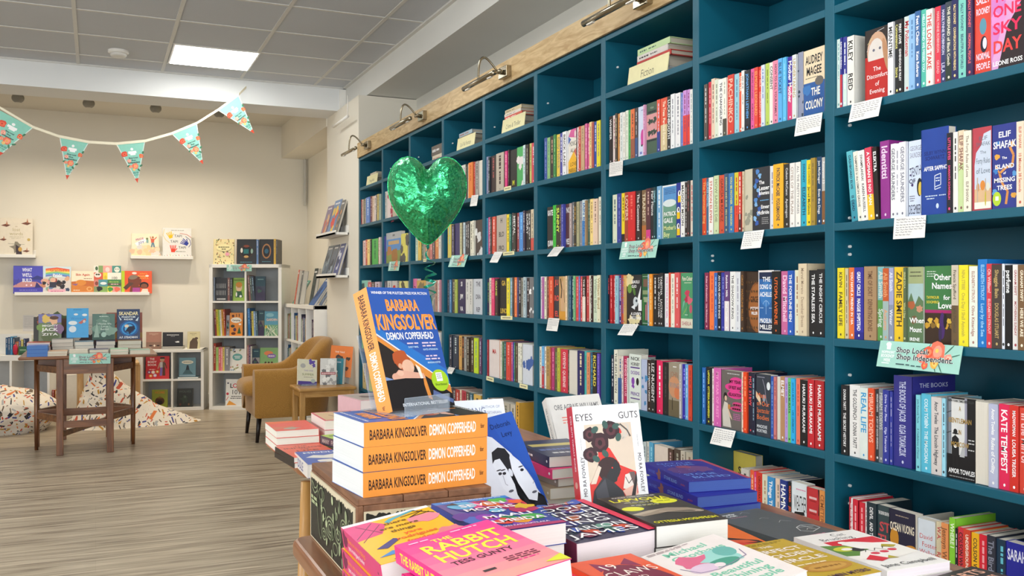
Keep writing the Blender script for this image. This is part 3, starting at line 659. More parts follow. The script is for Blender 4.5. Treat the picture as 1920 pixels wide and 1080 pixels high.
R(0, 2, 1540, 5.047, '''285-340 5ab6c4 124 DASHBOARD ELVIS|IS DEAD @l6 @b.3:3a93a8;342-386 ecebdd 555 VAMPIRES in the LEMON GROVE @l6;388-450 f0efea 444 SWAMPLANDIA!|KAREN RUSSELL @l5;452-513 d9405a fff A WOMAN IS NO MAN @l4 @b.35:efc02c;517-558 221d1c fff ELEKTRA @l3;560-646 93338c e8d5e8 Identitti @l1 @h205;650-697 eef0f0 667 GEORGE SAUNDERS;698-733 eceef2 889;735-798 eef0f4 778 GEORGE SAUNDERS;
805-930 d3dff4 335 @Atenth;935-1192 23459c fff @h214 @Asappho;1196-1243 23222c f0508a LITTLE EYES|SAMANTA SCHWEBLIN;1244-1288 efede6 333;1290-1346 e6d2b4 8a5a50 ELIF SHAFAK @b.6:c9dca0;1350-1420 efead6 8a7a6a The Forty Rules of Love|ELIF SHAFAK;1426-1606 b8434f 567 @Aforty;1610-1850 2f3a8c fff @Aisland;1856-1925 eedcc4 c8604a ELIF SHAFAK|10 Minutes 38 Seconds;1930-2000 5a2a4a fff;2002-2070 e6e2d8 333''')
R(0, 3, 1540, 5.047, '''160-224 ecd92c 433 KEVIN|FAMILY LIFE;225-254 c9c0a4 654;256-314 e8743a fff YOU HAVE A FRIEND IN 10A;316-404 35349c fff GREAT CIRCLE|MAGGIE SHIPSTEAD @b.1:2a2a86;408-524 a98a66 6a4a36 TIME OF SORT|DEPARTING BONES @h197;526-586 7fbcc0 d5e0d8 Ali Smith|Spring @b.55:5f9f52;588-643 c65a2c e0a070 Ali Smith|Autumn @b.55:9fb6b4;645-688 a3a7cc e6e8f4 Ali Smith|Winter @b.5:8a94ac;690-784 eec62a 54452a ZADIE SMITH;785-811 5a6a4e c9cc90 IRENE SOLA|When I Sing;
813-955 7fa08c fff @Aland;960-1228 3f7a45 fff @Anames;1231-1296 cfc4b0 554a3a Francis Spufford|Light Perpetual @b.5:6a553a;1298-1386 f2e22e b9a84a NINA STIBBE|One Day I Shall Astonish;1391-1470 e9eee0 a8776a ELIZABETH STROUT|Olive Kitteridge;1475-1564 1a78c8 a0d0f0 ELIZABETH STROUT|Lucy by the Sea @h206;1566-1618 d63a48 f8c8c8 Oh William!|ELIZABETH STROUT;1620-1718 463c36 bfa468 Shuggie Bain|DOUGLAS STUART;1720-1744 e4e8f2 333;1746-1810 151416 f0f0f0 perfume;1815-1868 eeeae6 a8444a GRAHAM SWIFT|MOTHERING SUNDAY @b.75:e6e2de;1870-1945 7a5a3a fff0d8 GRAHAM SWIFT|HERE WE ARE;1950-2040 35526a fff''')
R(0, 4, 1540, 5.047, '''196-264 202226 f0f0f0 DONNA TARTT|THE SECRET HISTORY;267-366 efedea 444 THE GOLDFINCH|DONNA TARTT;368-444 dfe8e2 3a9cd0 REAL LIFE;446-503 e4532f f8b8a0 MIRIAM TOEWS;505-543 33383c e8e8e8 MIRIAM TOEWS|A BOY OF GOOD BREEDING;545-588 7a7f88 ccc MIRIAM TOEWS;590-648 303a96 d0d4f4 Drive Your Plow|Olga Tokarczuk;650-678 323c9a aab;680-850 338 c9cfe8 THE BOOKS OF JACOB|OLGA TOKARCZUK @h234;
905-946 7fd0dc 2a5f7a John Kennedy Toole|A Confederacy of Dunces;948-1038 58bcd8 dff0f4 COLM TÓIBÍN|THE MAGICIAN;1040-1138 d8d0cc 333a44 Amor Towles|The Lincoln Highway;1141-1174 a0dcf0 345;1180-1455 17171a fff @Amoscow;1462-1588 e9e3d2 fff @P;1590-1678 b9bed8 fff Amor Towles|Rules of Civility;1681-1784 e42a58 fff KATE TEMPEST;1786-1870 d6342a fff MADWOMAN|LOUISA TREGER;1872-1965 dc4a3a fcc In the Mirror;1970-2040 c8c2b8 444''')
R(0, 5, 1540, 5.047, '''258-287 b8263a e8c8cc;287-301 efecec a33;302-350 d0263a f0b0b4;350-364 efecec a33;365-412 d4283a f0b0b4;412-430 efecec a33;431-520 23333c f0f0f0 DEVIL|AND THE DARK WATER;522-640 34474c d45 @Aturtle;645-888 23223c fff @Avuong;890-914 7a665a fff @P;916-1076 d9e2ec c35 @Awallace;1080-1134 dccfae c8444a W.A.|RAMIREZ;1136-1202 e8955a 8a5a3a Jesmyn Ward;1206-1262 8ad33a f0ffe0 WHERE I @h212;1263-1288 1f2024 eee;1290-1342 d9384a 33221f COLSON WHITEHEAD;1345-1414 d8452f fff0e0 UNDERGROUND RAILROAD;1416-1488 f4b822 33302a COLSON WHITEHEAD;1490-1563 e0263a f8a8b0;1570-1650 2f3240 8a8ea0 The Bird;1652-1748 1d3a52 6ac8dc;1752-1960 23289a e6e8fa SARAH/WINMAN @F''')
R(1, 1, 1290, 6.836, '''214-256 5a4f4a ddd;258-291 cf2f44 f8c8c8;293-338 e8ccb4 7a6a5a @h203;340-388 dde4d0 8a8a7a;389-455 efefec 161616 THE CHANGELING;456-504 f0eee2 b0b0a0 @b.3:504a40;506-584 d83f30 f8c0a8 PACHINKO;586-647 96ccdc 5f90b0;649-690 e85a34 fff0e0 LUSTER;691-728 e9e7e4 8a8a8a;731-800 22252f 5aa8e8 JONATHAN LETHEM @b.1:1c1e26;803-848 e25ca0 7a3440 ELMORE LEONARD|RUM PUNCH;850-898 e4453c f8a060 ELMORE LEONARD;900-934 e23f2f f8b0a8 HOT MILK|DEBORAH LEVY;938-984 d4dee8 6070b8;986-1034 b9cf5e 7a8a3a;1036-1084 efebe2 333 CONSENT;1086-1164 e68aa6 66303f HOW TO KILL YOUR FAMILY;1166-1218 5aaee8 123f66 BLUE TICKET;1220-1268 5cbaea 8ad0f8;1270-1334 3f2a9a fff Mother Mother @b.55:d8407a;1336-1390 dde2e2 baa06a UNDERTAKING;1395-1460 8f95ac 345 @F;1466-1735 ecd9b8 222 @Aaudrey''')
R(1, 2, 1290, 6.836, '''160-232 e6542c f8b068 The Mountains Sing;234-269 3f6a8c 9fc8e0 GLASS HOTEL;271-328 efece6 c8553a STATION ELEVEN;330-394 ccdcae 8a8f70 HOW SAINTS DIE;396-464 d4553a 6a302a GARCÍA MÁRQUEZ;466-519 375878 d0d08a SORROW AND BLISS|MEG MASON;521-589 3a7ab4 e0da6a YOU BE MOTHER|MEG MASON;591-643 d8c93a c33 @b.45:e0503a;645-684 d43f30 fff @b.3:5a2a2a;686-704 e2d2b2 765;706-815 cfc8b0 998 @F @h197;820-1038 33343a fff @Alesser;1042-1099 dfe3ec 99a;1101-1229 f4b52e 2a2f4a PATRICK McCABE|POGUEMAHONE;1231-1308 34322f d0d0d0 Colum McCann|Apeirogon;1311-1374 eeebe6 a8988a CITIES OF THE PLAIN;1376-1439 efece4 8a8a8a ALL THE PRETTY HORSES;1441-1514 2ca8c4 0f3a5a SWANNY|ELIZABETH;1516-1579 f4d626 3a3420 THE COWARD|Jarred McGinnis;1581-1639 a88a3a 7a6a3a;1641-1704 22456a f0f0f0 Jon McGregor|Even the Dogs;1706-1750 c6c2bc eee Reservoir 13 @b.5:8a5f3a''')
R(1, 3, 1290, 6.836, '''215-267 8a3052 f0c8d0 Rules of Revelation|Lisa McInerney;269-335 f47a42 d8503a;337-379 3567b8 a0c8f0;381-429 15182a f8f8f8 AN OLIVE GROVE IN ENDS;431-477 3338a0 9098d0;479-539 66407a fff Rainbow Milk|Paul Mendez @b.5:eae0e0;541-609 efefec 3a3a3a THE SHADOW KING;611-674 dfe2e6 a8a8b8;676-714 46342a b07a3c CIRCE|MADELINE MILLER;716-874 3c2c22 a53 @Acirce;878-1076 2f66a8 fff @Aachilles;1080-1189 1f1d1e e86a2a |UTOPIA AVENUE @b1:1f1d1e;1190-1284 cc6a9c f4d0e4 David Mitchell;1286-1359 2a5cb8 fff THE FORTUNE MEN;1361-1419 ecebcc a8785a;1421-1528 dccbac a8927a Marvel Moreno|December Breeze @h211;1545-1648 232326 f4f4f4 THE STARLESS SEA;1650-1746 242428 f4f4f4 THE NIGHT CIRCUS''')
R(1, 4, 1290, 6.836, '''190-234 2a6ab8 8ac0f4;236-299 222428 eeee4a LAPVONA|OTTESSA MOSHFEGH;301-323 eee6e4 a44;325-417 d863b0 f4a0d0 MY YEAR OF REST;420-678 6a6460 e48 @Arest;680-709 eeddca a88;711-760 ea4a22 f8a070;766-820 232438 f0505c HOT STEW;822-873 23243a 8ab;876-1064 333a46 f84 @Amaps;1070-1104 2c56ac 8ac;1106-1139 c87878 844;1141-1188 d8d2c8 fff @P;1190-1246 b58a64 fff ELMET;1250-1290 b49ada 8a68b0;1292-1330 6cc47a 1f4a2a SAYAKA MURATA;1332-1384 2aaeea 12506f SAYAKA MURATA|LIFE CEREMONY;1386-1435 ea7a60 c43;1438-1536 1f1e20 f0f0f0 HARUKI MURAKAMI;1545-1626 c42a34 fff HARUKI MURAKAMI;1629-1746 b82a30 fff HARUKI MURAKAMI''')
R(1, 5, 1200, 5.333, '''780-1150 dcc85a 433 SAD @F @D @h205;1010-1090 c8c4bc 444;1095-1134 e8603a f8c8a0;1136-1159 d83a80 fcc;1161-1224 d63a2c 6a1414 ORCHESTRA OF MINORITIES;1226-1279 dcd8c0 b8906a @b.2:d8553a;1281-1349 3a90cc fff Things They Lost;1351-1404 eccfb8 987;1406-1474 263a86 fff HAMNET;1476-1509 202022 f0603a WEATHER|JENNY OFFILL;1512-1668 dfe6ea 222 @Aweather;1672-1795 c03238 7b9 @Avacuum;1797-1850 e89a52 9a5a3a CEMETERY OF''')
R(2, 1, 1120, 6.43, '''145-179 33292a e8e8e8 WHISPER;181-211 eedcd8 a85a5a;213-239 463c36 d0c090;241-274 dc9a58 854;276-309 e2e6e4 8a9a9a;311-339 ecebe2 aa9;341-374 dfe6d6 a0a890;376-404 4aa85e 2f6f40;406-454 e27442 6a3a2a @b.4:9a5a44;456-488 463f40 c8c8d0 @b.4:3a5a8a;490-556 d3dcf2 d49 @Aboyhead;558-579 e0a4c8 a58;582-714 46604e pink @Apink;716-754 e85a42 d0d0f0 @b.4:33408c;756-844 e2553a f4e8d0 The Trees|Percival Everett @b.5:d8c498;846-889 232428 f0f0f0 LUCKENBOOTH;891-939 eceef0 9a9aa4;941-999 ecebec 8a8a94;1001-1029 6a80c8 aac;1031-1074 cc90d8 8a3a6a @b.55:e4443a;1076-1114 cc90d8 8a3a6a @b.55:e4443a;1116-1150 ecebe6 9aa''')
R(2, 2, 1120, 6.43, '''180-231 dfe6cc 3a5a6a;233-284 33409a 7a84cc;286-324 f2d828 5a5020 @b.17:222;326-377 a8442f e8c8b4 LOVERS;379-464 d8262c ee6a60;466-529 33292a f0f0f0 The Committed;531-584 866a4c ddd0b4 TRANSIT @b.3:b8703a;586-638 5a303a d8b8a8 @b.2:d8408a;640-684 24262c e0e0e0 Fair Flame;686-712 16424a 9fd4e0 TEMPLE;714-768 7fb4dc fff;772-945 5c8f72 fff @Agale;950-1008 28389a fff @Aeyes3;1011-1059 f0f0ee 151515 MAGGOT MOON;1061-1089 34292a ccc;1091-1113 484040 c66;1115-1150 eee0d0 c8484a''')
R(2, 3, 1120, 7.2, '''130-164 14182c ee5a60 THE CURSE OF;166-204 c4262e f0a0a0;206-214 eee6e6 a44;216-244 c62a32 f0b0b0;246-288 9cccdc 6a98a8;290-321 46327a d8d8f4 LAUREN GROFF|MATRIX;323-362 b8452c 6a50a0 LAUREN GROFF;364-378 e8bc78 a64;381-582 23252b fff @Aguo;586-678 24603a cdc @Adesk;680-699 9fbcd8 568;701-744 f59a30 fbe09a;746-799 212124 e8e8e8;801-849 232326 e8e8e8 LOVE|AND OTHER;851-899 212226 ddd TABITHA|LACTAGE;905-963 ecebec d88ab8 THE OTHER BLACK GIRL;965-998 d8482a a22;1000-1048 eceada a8a090;1050-1118 dc5a5c f0d8d8;1122-1280 4c9a6c fff @Apure''')
R(2, 4, 1120, 6.75, '''165-204 16243c f0f0f0;206-254 ecebda 5a5a50 THE REFLECTION @h216;256-312 dcd3c2 4a6a9a @b.55:2f5a9a;314-333 ecdcdc a55;335-384 b8285a f8c0d0 IT ENDS WITH US;386-399 dfe4de 777;401-556 dfe8e0 537 @h207 @Ahornby;560-634 b4bfdc 48b @F;637-684 33211c f0ece8 A MORE PERFECT UNION;686-741 232124 dcdcdc LIZ NUGENT;746-820 e4285e fff;822-889 211f22 444;893-1036 9a8f7c a65 @Airving;1040-1064 cccac8 888;1066-1114 332aa6 9090f4;1116-1154 6aaee0 cde;1156-1204 d8452f 9a3a30''')
R(2, 5, 1200, 1, '''7-13 c8d6d8 678;13.5-18 d8d8d0 678;18-26 5aaed8 a0e0f4;27-52 ecddd0 876 @F;53-62 5a443a caa;63-75 54483f aa9;76-84 ccc4b4 876;85-98 c3bba8 876''')
R(3, 1, 990, 9, '''270-319 34509c 8a9ccc;321-368 8cbc7a 587;370-432 34322f c8a080;434-474 3a8848 9c8;476-539 eccb54 9a8a6a Emily Habeck;541-584 4448a4 f0f0f4;586-653 eceef0 463a3a BRICK LANE;656-808 ece6da 222 @Aali;811-829 222 888;831-861 eedcdc a66;863-899 c64434 e8b8a8;901-959 caa880 9a7a6a;961-999 d86498 fcd;1001-1034 d65a8c f8f0f4;1036-1079 eccc90 8a7a6a;1081-1119 b65444 844;1121-1164 244aa4 f0f0f8;1166-1228 e6da2a 9a9070''')
R(3, 2, 990, 9, '''310-412 26262a fff KATE/QUINN @F;416-474 34b83a 7ada7a;476-539 35302a e0f05a SUNNY;541-569 463a36 998;571-609 444aa8 99c;612-692 583436 ddd NO/MEET @F;697-739 ac9c9a d8c8c8;741-779 70747c d0d0d0;781-819 35322c d0a03a;821-864 acaa84 876;866-904 8a8c96 bbb;906-969 cbdee4 2a6ab0 IAIN BANKS @b.55:4a8ccc;971-999 a88a64 654;1001-1044 466054 aba;1046-1099 f8dc88 8a6a4a;1101-1179 eccfb8 8a6a5a;1186-1230 eeecd8 8a7a6a''')
R(3, 3, 990, 9, '''205-239 eeecea 6a5a5a;241-274 b86ab4 c98;276-309 eeead0 5a4a3a;311-349 76382c c87;351-422 e85434 f8a080;426-516 343640 e54 JU/RO/EL @F;521-636 cfae80 eb4 @Abust;641-664 fadcb8 a86;666-699 6a8488 355;701-739 2a5674 8ac;741-769 153648 f0f0f0;771-808 7cb884 386;810-854 d84448 f4b0b0;856-884 6674b8 aac;886-919 d84a48 fab;922-974 342422 f4f0ec THE DESTROYERS @b.55:ecdccc;976-1022 c84848 f0c0c0;1026-1064 eceada 987;1066-1091 442624 f0f0f0;1094-1168 d8e6cc 9aa890 William Boyd;1171-1224 ecebcc a8905a William Boyd''')
R(3, 4, 990, 8.306, '''180-214 eceada 866;216-253 6aaee0 8cf @b.52:c8444a;255-288 eceae6 654;290-344 b99658 754;346-362 c85a48 fa8;364-409 b83a74 f8a0c0;411-454 645a44 8a6;456-496 c9c846 8a8a3a;500-612 d6344c f8d8d8 OYEYEMI|QUEENIE;616-636 46382f 999;640-770 a99a88 fff @P;774-878 232464 ecdcb0;881-919 48b4b4 286;921-967 e8986c a85a40;969-1012 266080 6ac;1014-1076 222226 eedc5a RICHARD;1082-1124 6448b4 98d''')
R(4, 1, 890, 5.685, '''120-150 9a9cb8 336;152-166 23333c eee;168-222 34262a a55;226-308 beb4a4 433;310-326 66303a d8c;328-350 e43a86 fcc;352-364 433 998;366-440 232326 dd3 /M @F;445-518 4cae62 e6e0e0 @F;520-544 cbe2e4 567;546-578 342624 998;580-600 c8c878 543;602-636 d84858 fdd''')
R(4, 2, 890, 8.31, '''165-206 5aaccc 124;208-244 d85a94 fcd;246-273 443438 a99;276-330 d85444 fcc;336-486 b8aea4 333 H/BLO/PRO @F;491-538 f4d82c 4a4420;540-572 2a7468 9dc;574-604 33343a bbb;606-650 34322f f0f0f0 METAL;652-688 984848 f0f0f0;691-753 4a90dc 8cf;756-786 443850 ddd;788-838 242226 d8d8d8 SORRY;840-878 222428 f0f0f0;880-924 dcccb0 876 @b.3:d8544a''')
R(4, 3, 890, 9, '''150-206 eceae0 4a7a5a NEVILLE;208-243 443450 8ad45a;245-290 ecdcc8 888;292-343 e84476 f8a0b8;345-386 463836 cbd860 GAME;392-540 212226 db4 GA/LINO @F;545-598 f8e62a 888;600-638 7caabc cde;640-664 544a46 887;666-708 f4824c fc9;710-743 333878 77a;745-788 222226 dcdcdc;790-828 98968c 554;830-873 b8ccd4 456;876-916 34262a e8e8e8;920-992 76767a fff @F''')
R(4, 4, 890, 6.75, '''155-173 b4343c d88;176-306 e8dcd8 c33 MA @F;310-329 d89a74 765;331-349 eceada 886;351-369 3a6a48 9b8;371-398 34565a 9cc;401-459 d8443a f8a8a0;461-479 c85a94 fcd;481-504 2446ac 88c;506-518 387a52 9c9;520-548 56483c bb9;551-579 eceada 887;581-606 eceada 555;611-736 d8dee8 46a @F''')
R(4, 5, 890, 5, '''80-130 dcdcca 887;132-190 7a6a5a cba;192-260 ccc4b4 887;262-330 bbb4a4 776;334-380 c8c0b0 665;392-424 dba642 322 @h212''')
R(5, 1, 820, 6, '''60-100 885a4a ccc;102-150 c8c0a8 876;152-200 3a4a6a aac;202-250 a8443a ecc;252-288 ddd 999;290-318 dcdcd4 888;320-338 33302f 998;340-353 eceada 876;355-404 e8843c c52;406-424 b4342c e88;430-466 a8a4a0 433;468-510 cfc8b4 fff @P''')
R(5, 2, 820, 9, '''165-182 222 888;184-242 d8c85a 8cc;244-288 40384a aac;291-380 2a2466 c4c /@ @F;386-420 ccc89c 776;422-444 443c34 998;446-474 c8dce4 567;476-512 34333a ddd;515-548 34333a ddd;550-594 e8e4d0 665;596-622 eceada 665;625-745 463836 ddd @F''')
R(5, 3, 820, 5.4, '''100-122 232f42 789;124-142 4a86b8 ace;144-178 463c36 aa9;180-202 b8c85a 675;205-280 252052 fff SI/JIM/VA @F;285-315 dcdcd8 888;317-352 d8d8d2 888;356-448 ccd2da 556 THE/DRA/REP @F''')
R(5, 4, 820, 5.4, '''122-154 16263c ccd;156-213 22344a cdd;215-246 d8a65a 543;248-270 342018 e84;272-296 a8a8a4 555;298-328 342a24 ccb;330-368 443428 ccb;371-414 c8e22a 8a8;416-443 644068 ccd''')
R(5, 5, 820, 9.816, '''200-260 8a8478 ccb;262-340 44343a aaa;346-413 b4342f f0c8c0;416-448 ecccb4 844;451-534 b8344a 822;537-598 54443a ccb;601-655 3a6a7a cde;662-796 dcb45a 432''')
R(6, 1, 660, 9.817, '''1100-1180 c8b890 654;1182-1260 4a5a7a ccc;1262-1330 a8443a ecc;1332-1420 ddd8cc 777;1422-1500 3a6a5a cdc;1502-1640 885a44 ecc''')
R(6, 2, 660, 9.817, '''1180-1222 cce0cc 687;1224-1276 ecc858 875;1278-1318 48644a aba;1320-1348 aaa89c 654;1350-1400 d8a884 765;1430-1478 c87874 fcc;1480-1528 54344a ccb;1530-1598 d8854a fda;1601-1645 dcdcd8 888''')
R(6, 3, 660, 9, '''990-1084 e87aa8 222 Th @F @h205;1088-1240 cda85a 875 @F;1245-1396 b8b4a4 888 @F;1402-1448 b4887a 644;1450-1474 ecebe8 a88;1476-1500 d89aac a66''')
R(6, 4, 767, 1, '''2-10 345 999;10.5-19 a64 ecc;19.5-30 465a54 aba;30.5-44 c8a45a 654;44.5-60 ddd 888''')
R(7, 1, 660, 9.817, '''560-626 eceae0 866;632-735 ecdcd8 a24 @F;740-860 c8b8a4 765;862-1020 4a5a84 aac''')
R(7, 2, 660, 9.817, '''570-608 5458a8 99c;612-890 b8bcc0 333 @Aguide @h215;895-1015 e0d860 555 @F''')
R(7, 3, 660, 9, '''520-600 445 99a;602-668 ccc 888;672-756 ccc8c4 c33 @F;760-786 777 ccc;790-936 dcd884 554 @F''')
R(7, 4, 714, 1, '2-9 5a7a4a aba;9.5-19 c8a45a 654;19.5-31 a43 ecc;31.5-48 445 99a')
R(8, 1, 660, 9.817, '''130-163 443438 aaa;165-184 a8444a dcc;186-208 ecccb4 876;210-233 6a584a bba;235-262 98988c 666;264-334 4a7ccc cde;336-368 74303a dcc;370-399 ecccb4 876;401-438 ecdcd8 876;440-462 70686a ccc;464-492 c8b464 654;494-525 a8bcac 566''')
R(8, 2, 660, 9.817, '''190-203 654 aaa;205-249 eccccc 866;251-284 c8443a fda;286-335 f8dc88 975;337-363 33302a 99a;366-480 3cb44a 174;484-498 733 ecc;500-525 ecdcd8 866''')
R(8, 3, 660, 9, '''110-144 dddad0 888;146-266 8accbc 355 @F @h205;270-328 d8686a ecc;330-383 5a484a ccc;386-470 ccbccc 866''')
R(8, 4, 620, 6, '''325-348 4ab83a 7d7;350-374 7cc84a 9e9;376-420 a64 ecc;422-480 445 99a;482-560 d8c8a0 765''')
R(8, 5, 620, 6, '''356-398 dcc88a 976;400-412 99a4b8 456;414-428 c8b8a8 765;430-470 dce44a 886;472-500 3a3a6a aac;502-560 b84 654''')
FAR_C.M = FAR_P.M = None
o = FAR_C.obj('paperback_book'); tag(o, 'rows of small distant paperbacks filling the far bays of the teal bookcase', 'book'); o['kind'] = 'stuff'
FAR_P.obj('page_block', o)['kind'] = 'stuff'
# ================================================================== cards, signs and stacked books on the bookcase
def card_face(quadTL, TR, BL, X=BX - .0045):
    """a card stuck to the shelf edge by its top and swinging free below: corners in the photograph -> place in the room"""
    a = onX(*quadTL, X); b_ = onX(*TR, X); c = onY(*BL, a.y)
    U = (b_ - a); V = (a - c)
    return c, U, V
def flatcard(name, O, U, V, label, cat, bg, art=None, group=None, t=.0006):
    w, h = U.length, V.length; u = U.normalized(); v = (V - u * V.dot(u)).normalized(); n = u.cross(v)
    mb = MB(); mb.box(0, w, 0, h, -t, 0, mat(bg, .5)); F = Face(mb, (0, 0, 0), (1, 0, 0), (0, 1, 0), w, h)
    if art: art(F)
    o = mb.obj(name); o.matrix_world = frame(O, u, v, n); return tag(o, label, cat, group)
def art_hand(seed):
    def f(F):
        g = random.Random(seed); y = .86
        while y > .16:
            x = .08; e = .92 if y > .3 else .5
            while x < e:
                w = g.uniform(.05, .13); F.line([(x, y), (x + w * .3, y + .03), (x + w * .5, y - .01), (x + w, y + .015)], .011, '77777c'); x += w + .03
            y -= g.uniform(.1, .13)
        F.line([(.08, .9), (.4, .905)], .01, '8a8a90')
    return f
CARDS = [((1597.5, 195.2), (1654, 181.3), (1590.5, 229.8), 'handwritten white card below the dark cover-out book at top right'),
 ((1493.3, 221.7), (1541.7, 210.7), (1489.3, 256), 'handwritten white card below the cream and blue cover-out book'),
 ((1676.7, 408), (1736, 403), (1674.3, 448.7), 'handwritten white card below the navy cover-out book, rightmost bay'),
 ((1395.4, 434.8), (1433, 430.6), (1388.4, 467.5), 'handwritten white card below the dark blue-flowered cover-out book'),
 ((1340.5, 801), (1380, 808.2), (1330.9, 831.5), 'handwritten white card below the grey and pink cover-out book'),
 ((1142.5, 305.5), (1167.4, 300.9), (1141.9, 331.5), 'handwritten white card under the left end of third bay from right, top book row'),
 ((1170, 607.4), (1197.8, 608), (1157.5, 628), 'handwritten white card below the black cover-out book with a white dragonlike face'),
 ((1039, 463.3), (1057.8, 462.2), (1025.5, 481), 'handwritten white card below the bright green spine'),
 ((1028.3, 596), (1048.9, 597.2), (1024, 619.5), 'handwritten white card below the orange spines, fourth bay from right'),
 ((927.3, 472.3), (942.3, 472.3), (917.7, 492), 'handwritten white card beside a cream label, fifth bay from right'),
 ((884, 366.7), (896.7, 365), (881, 387), 'small handwritten white card just right of the green balloon'),
 ((842, 688), (853, 690), (836, 699), 'small handwritten white card behind the right edge of the orange-spined display book')]
for i, (a, b_, c, lab) in enumerate(CARDS):
    O, U, V = card_face(a, b_, c); flatcard('review_card', O, U, V, lab.replace('white dragonlike face', 'white dog head'), 'card', 'f2f0ec', art_hand(i), 'handwritten review cards')
LBL = [((945, 351), (958, 348), (945, 358.5), 'small cream shelf label under the top book row, fifth bay from right'), ((943, 472.7), (964, 470.5), (943, 479.5), 'small cream shelf label beside the white review card'),
 ((939, 592), (960.5, 592.5), (939, 599), 'small cream shelf label under the dark cover with yellow capitals'), ((912, 704.5), (925.5, 708.5), (912, 712.5), 'left small cream label of two on one shelf edge'),
 ((974, 718.5), (989, 722), (974, 726.5), 'right small cream label of two on one shelf edge'), ((793.5, 485.5), (799, 485.2), (793.5, 491), 'small cream shelf label behind the balloon ribbon')]
for a, b_, c, lab in LBL:
    A, B_ = onX(*a, BX - .0012), onX(*b_, BX - .0012); C_ = onX(*c, BX - .0012)
    flatcard('shelf_label', C_, B_ - A, A - C_, lab, 'label', 'efe8b8', lambda F: F.dashes(.15, .85, .5, .3, '8a8468'), 'cream shelf labels', .0009)
def flower(F, x, y, r, c1, c2, c3, seed=0):
    F.blob(x, y, r, c1, 11, .16, seed).blob(x + r * .08, y, r * .62, c2, 9, .2, seed + 1).e(x, y, r * .22, r * .22 * F.w / F.h, c3, 8)
def leaf(F, x, y, r, a, c): F.e(x, y, r, r * .38, c, 10, a)
def art_shop(F):
    k = F.h / F.w
    F.e(.12, .87, .035, .09, 'fff', 8).r(.1, .68, .15, .84, 'fff')
    for s, y, h in (('INDEPENDENT', .58, .1), ('BOOKSHOP', .44, .12), ('WEEK', .28, .12)): F.fit(s, .125, y, h, {'INDEPENDENT': .17, 'BOOKSHOP': .17, 'WEEK': .09}[s], 'fff')
    F.dashes(.06, .19, .16, .04, 'eafaf4')
    for x, y, r, a in ((.62, .86, .05, 1.2), (.86, .82, .07, .8), (.93, .62, .06, .3), (.72, .12, .05, 2), (.56, .8, .04, .5), (.78, .16, .06, -1)): leaf(F, x, y, r, a, '3f7360')
    flower(F, .72, .76, .095, 'f0765c', 'f6a088', 'f8d060', 3); flower(F, .62, .68, .055, 'e85a3c', 'f08a60', '8a3a20', 5); flower(F, .86, .5, .05, 'f09a88', 'f8c0a8', 'd8453c', 7)
    flower(F, .55, .5, .06, 'f08a78', 'f4a898', 'e8604a', 9); flower(F, .71, .3, .05, 'f2b24a', 'f8d070', 'c8702a', 11); flower(F, .6, .2, .04, 'e8553c', 'f07a58', 'f8c040', 13)
    for dx in (-.005, .005, 0): F.fit('Shop Local.', .43 + dx, .70, .2, .40, 'eef8f4' if dx else '2a2c34')
    for dx in (-.005, .005, 0): F.fit('Shop Independent.', .585 + dx, .45, .2, .68, 'eef8f4' if dx else '2a2c34')
    F.dashes(.25, .42, .16, .045, '3a5a5c', 2).dashes(.44, .56, .14, .04, '3a5a5c', 3)
SIGN = 'a6d8ca'
for i, (a, b_, c, lab) in enumerate([((1651, 638), (1805.5, 648.8), (1643, 686.5), 'large turquoise floral shop-local banner card, rightmost bay'), ((1166.7, 453.6), (1235, 447.9), (1160.7, 486.3), 'turquoise floral shop-local banner card, third bay from right'),
        ((846.7, 479), (877.2, 477.8), (840, 500.6), 'turquoise floral shop-local banner card right of the balloon ribbon'), ((730, 490.5), (750, 489.5), (727.5, 508), 'turquoise floral shop-local banner card below the balloon, left of its ribbon')]):
    O, U, V = card_face(a, b_, c); flatcard('banner_card', O, U, V, lab, 'sign', SIGN, art_shop, 'shop-local banner cards', .0012)
# genre boards leaning on lying hardbacks in the top cubbies
def genre(txt, BL, BR, label, books, blab, px):
    z = shelf_top(1) + .0006; a = onX(*BL, BX + .012).y; b_ = onX(*BR, BX + .012).y
    w = a - b_; mb = MB(); mb.box(0, w, 0, .072, -.003, 0, mat('ebe4b4', .6))
    F = Face(mb, (0, 0, 0), (1, 0, 0), (0, 1, 0), w, .072)
    F.t(txt, .5, .42, .44 if len(txt) < 9 else .34, '6a664a', mw=.62 if len(txt) < 9 else .9, b=0, sx=.78)
    o = mb.obj('genre_board'); o.matrix_world = frame((BX + .012, a, z), (0, -1, 0), (0, 0, 1), (-1, 0, 0)) @ Rx(-7)
    tag(o, label, 'sign', 'genre boards')
    lying(books, (onX(px[0], 200, BX + .045).y + onX(px[1], 200, BX + .045).y) / 2, blab, z)
def lying(books, ymid, blab, z, x=BX + .045):
    n = len(books)
    for i, (L, W, T, bg, fg, tx) in enumerate(books):
        M = frame((x, ymid - L / 2 + .008 * (i % 2), z), (1, 0, 0), (0, 1, 0), (0, 0, 1)); z += T + .0004
        book(M, W, L, T, bg, '%s hardback lying %s, %s' % (cname(bg), ('at the bottom' if i == 0 else ('on top' if i == n - 1 else 'third from top' if n - i == 3 else 'second from top' if n - i == 2 else 'fourth from top')), blab), 'book', 'hardback_book', 'lying hardbacks in the top cubbies', 'cfc6b4', stext=tx, sfg=fg, c=.003, inset=.004, slogo=False)
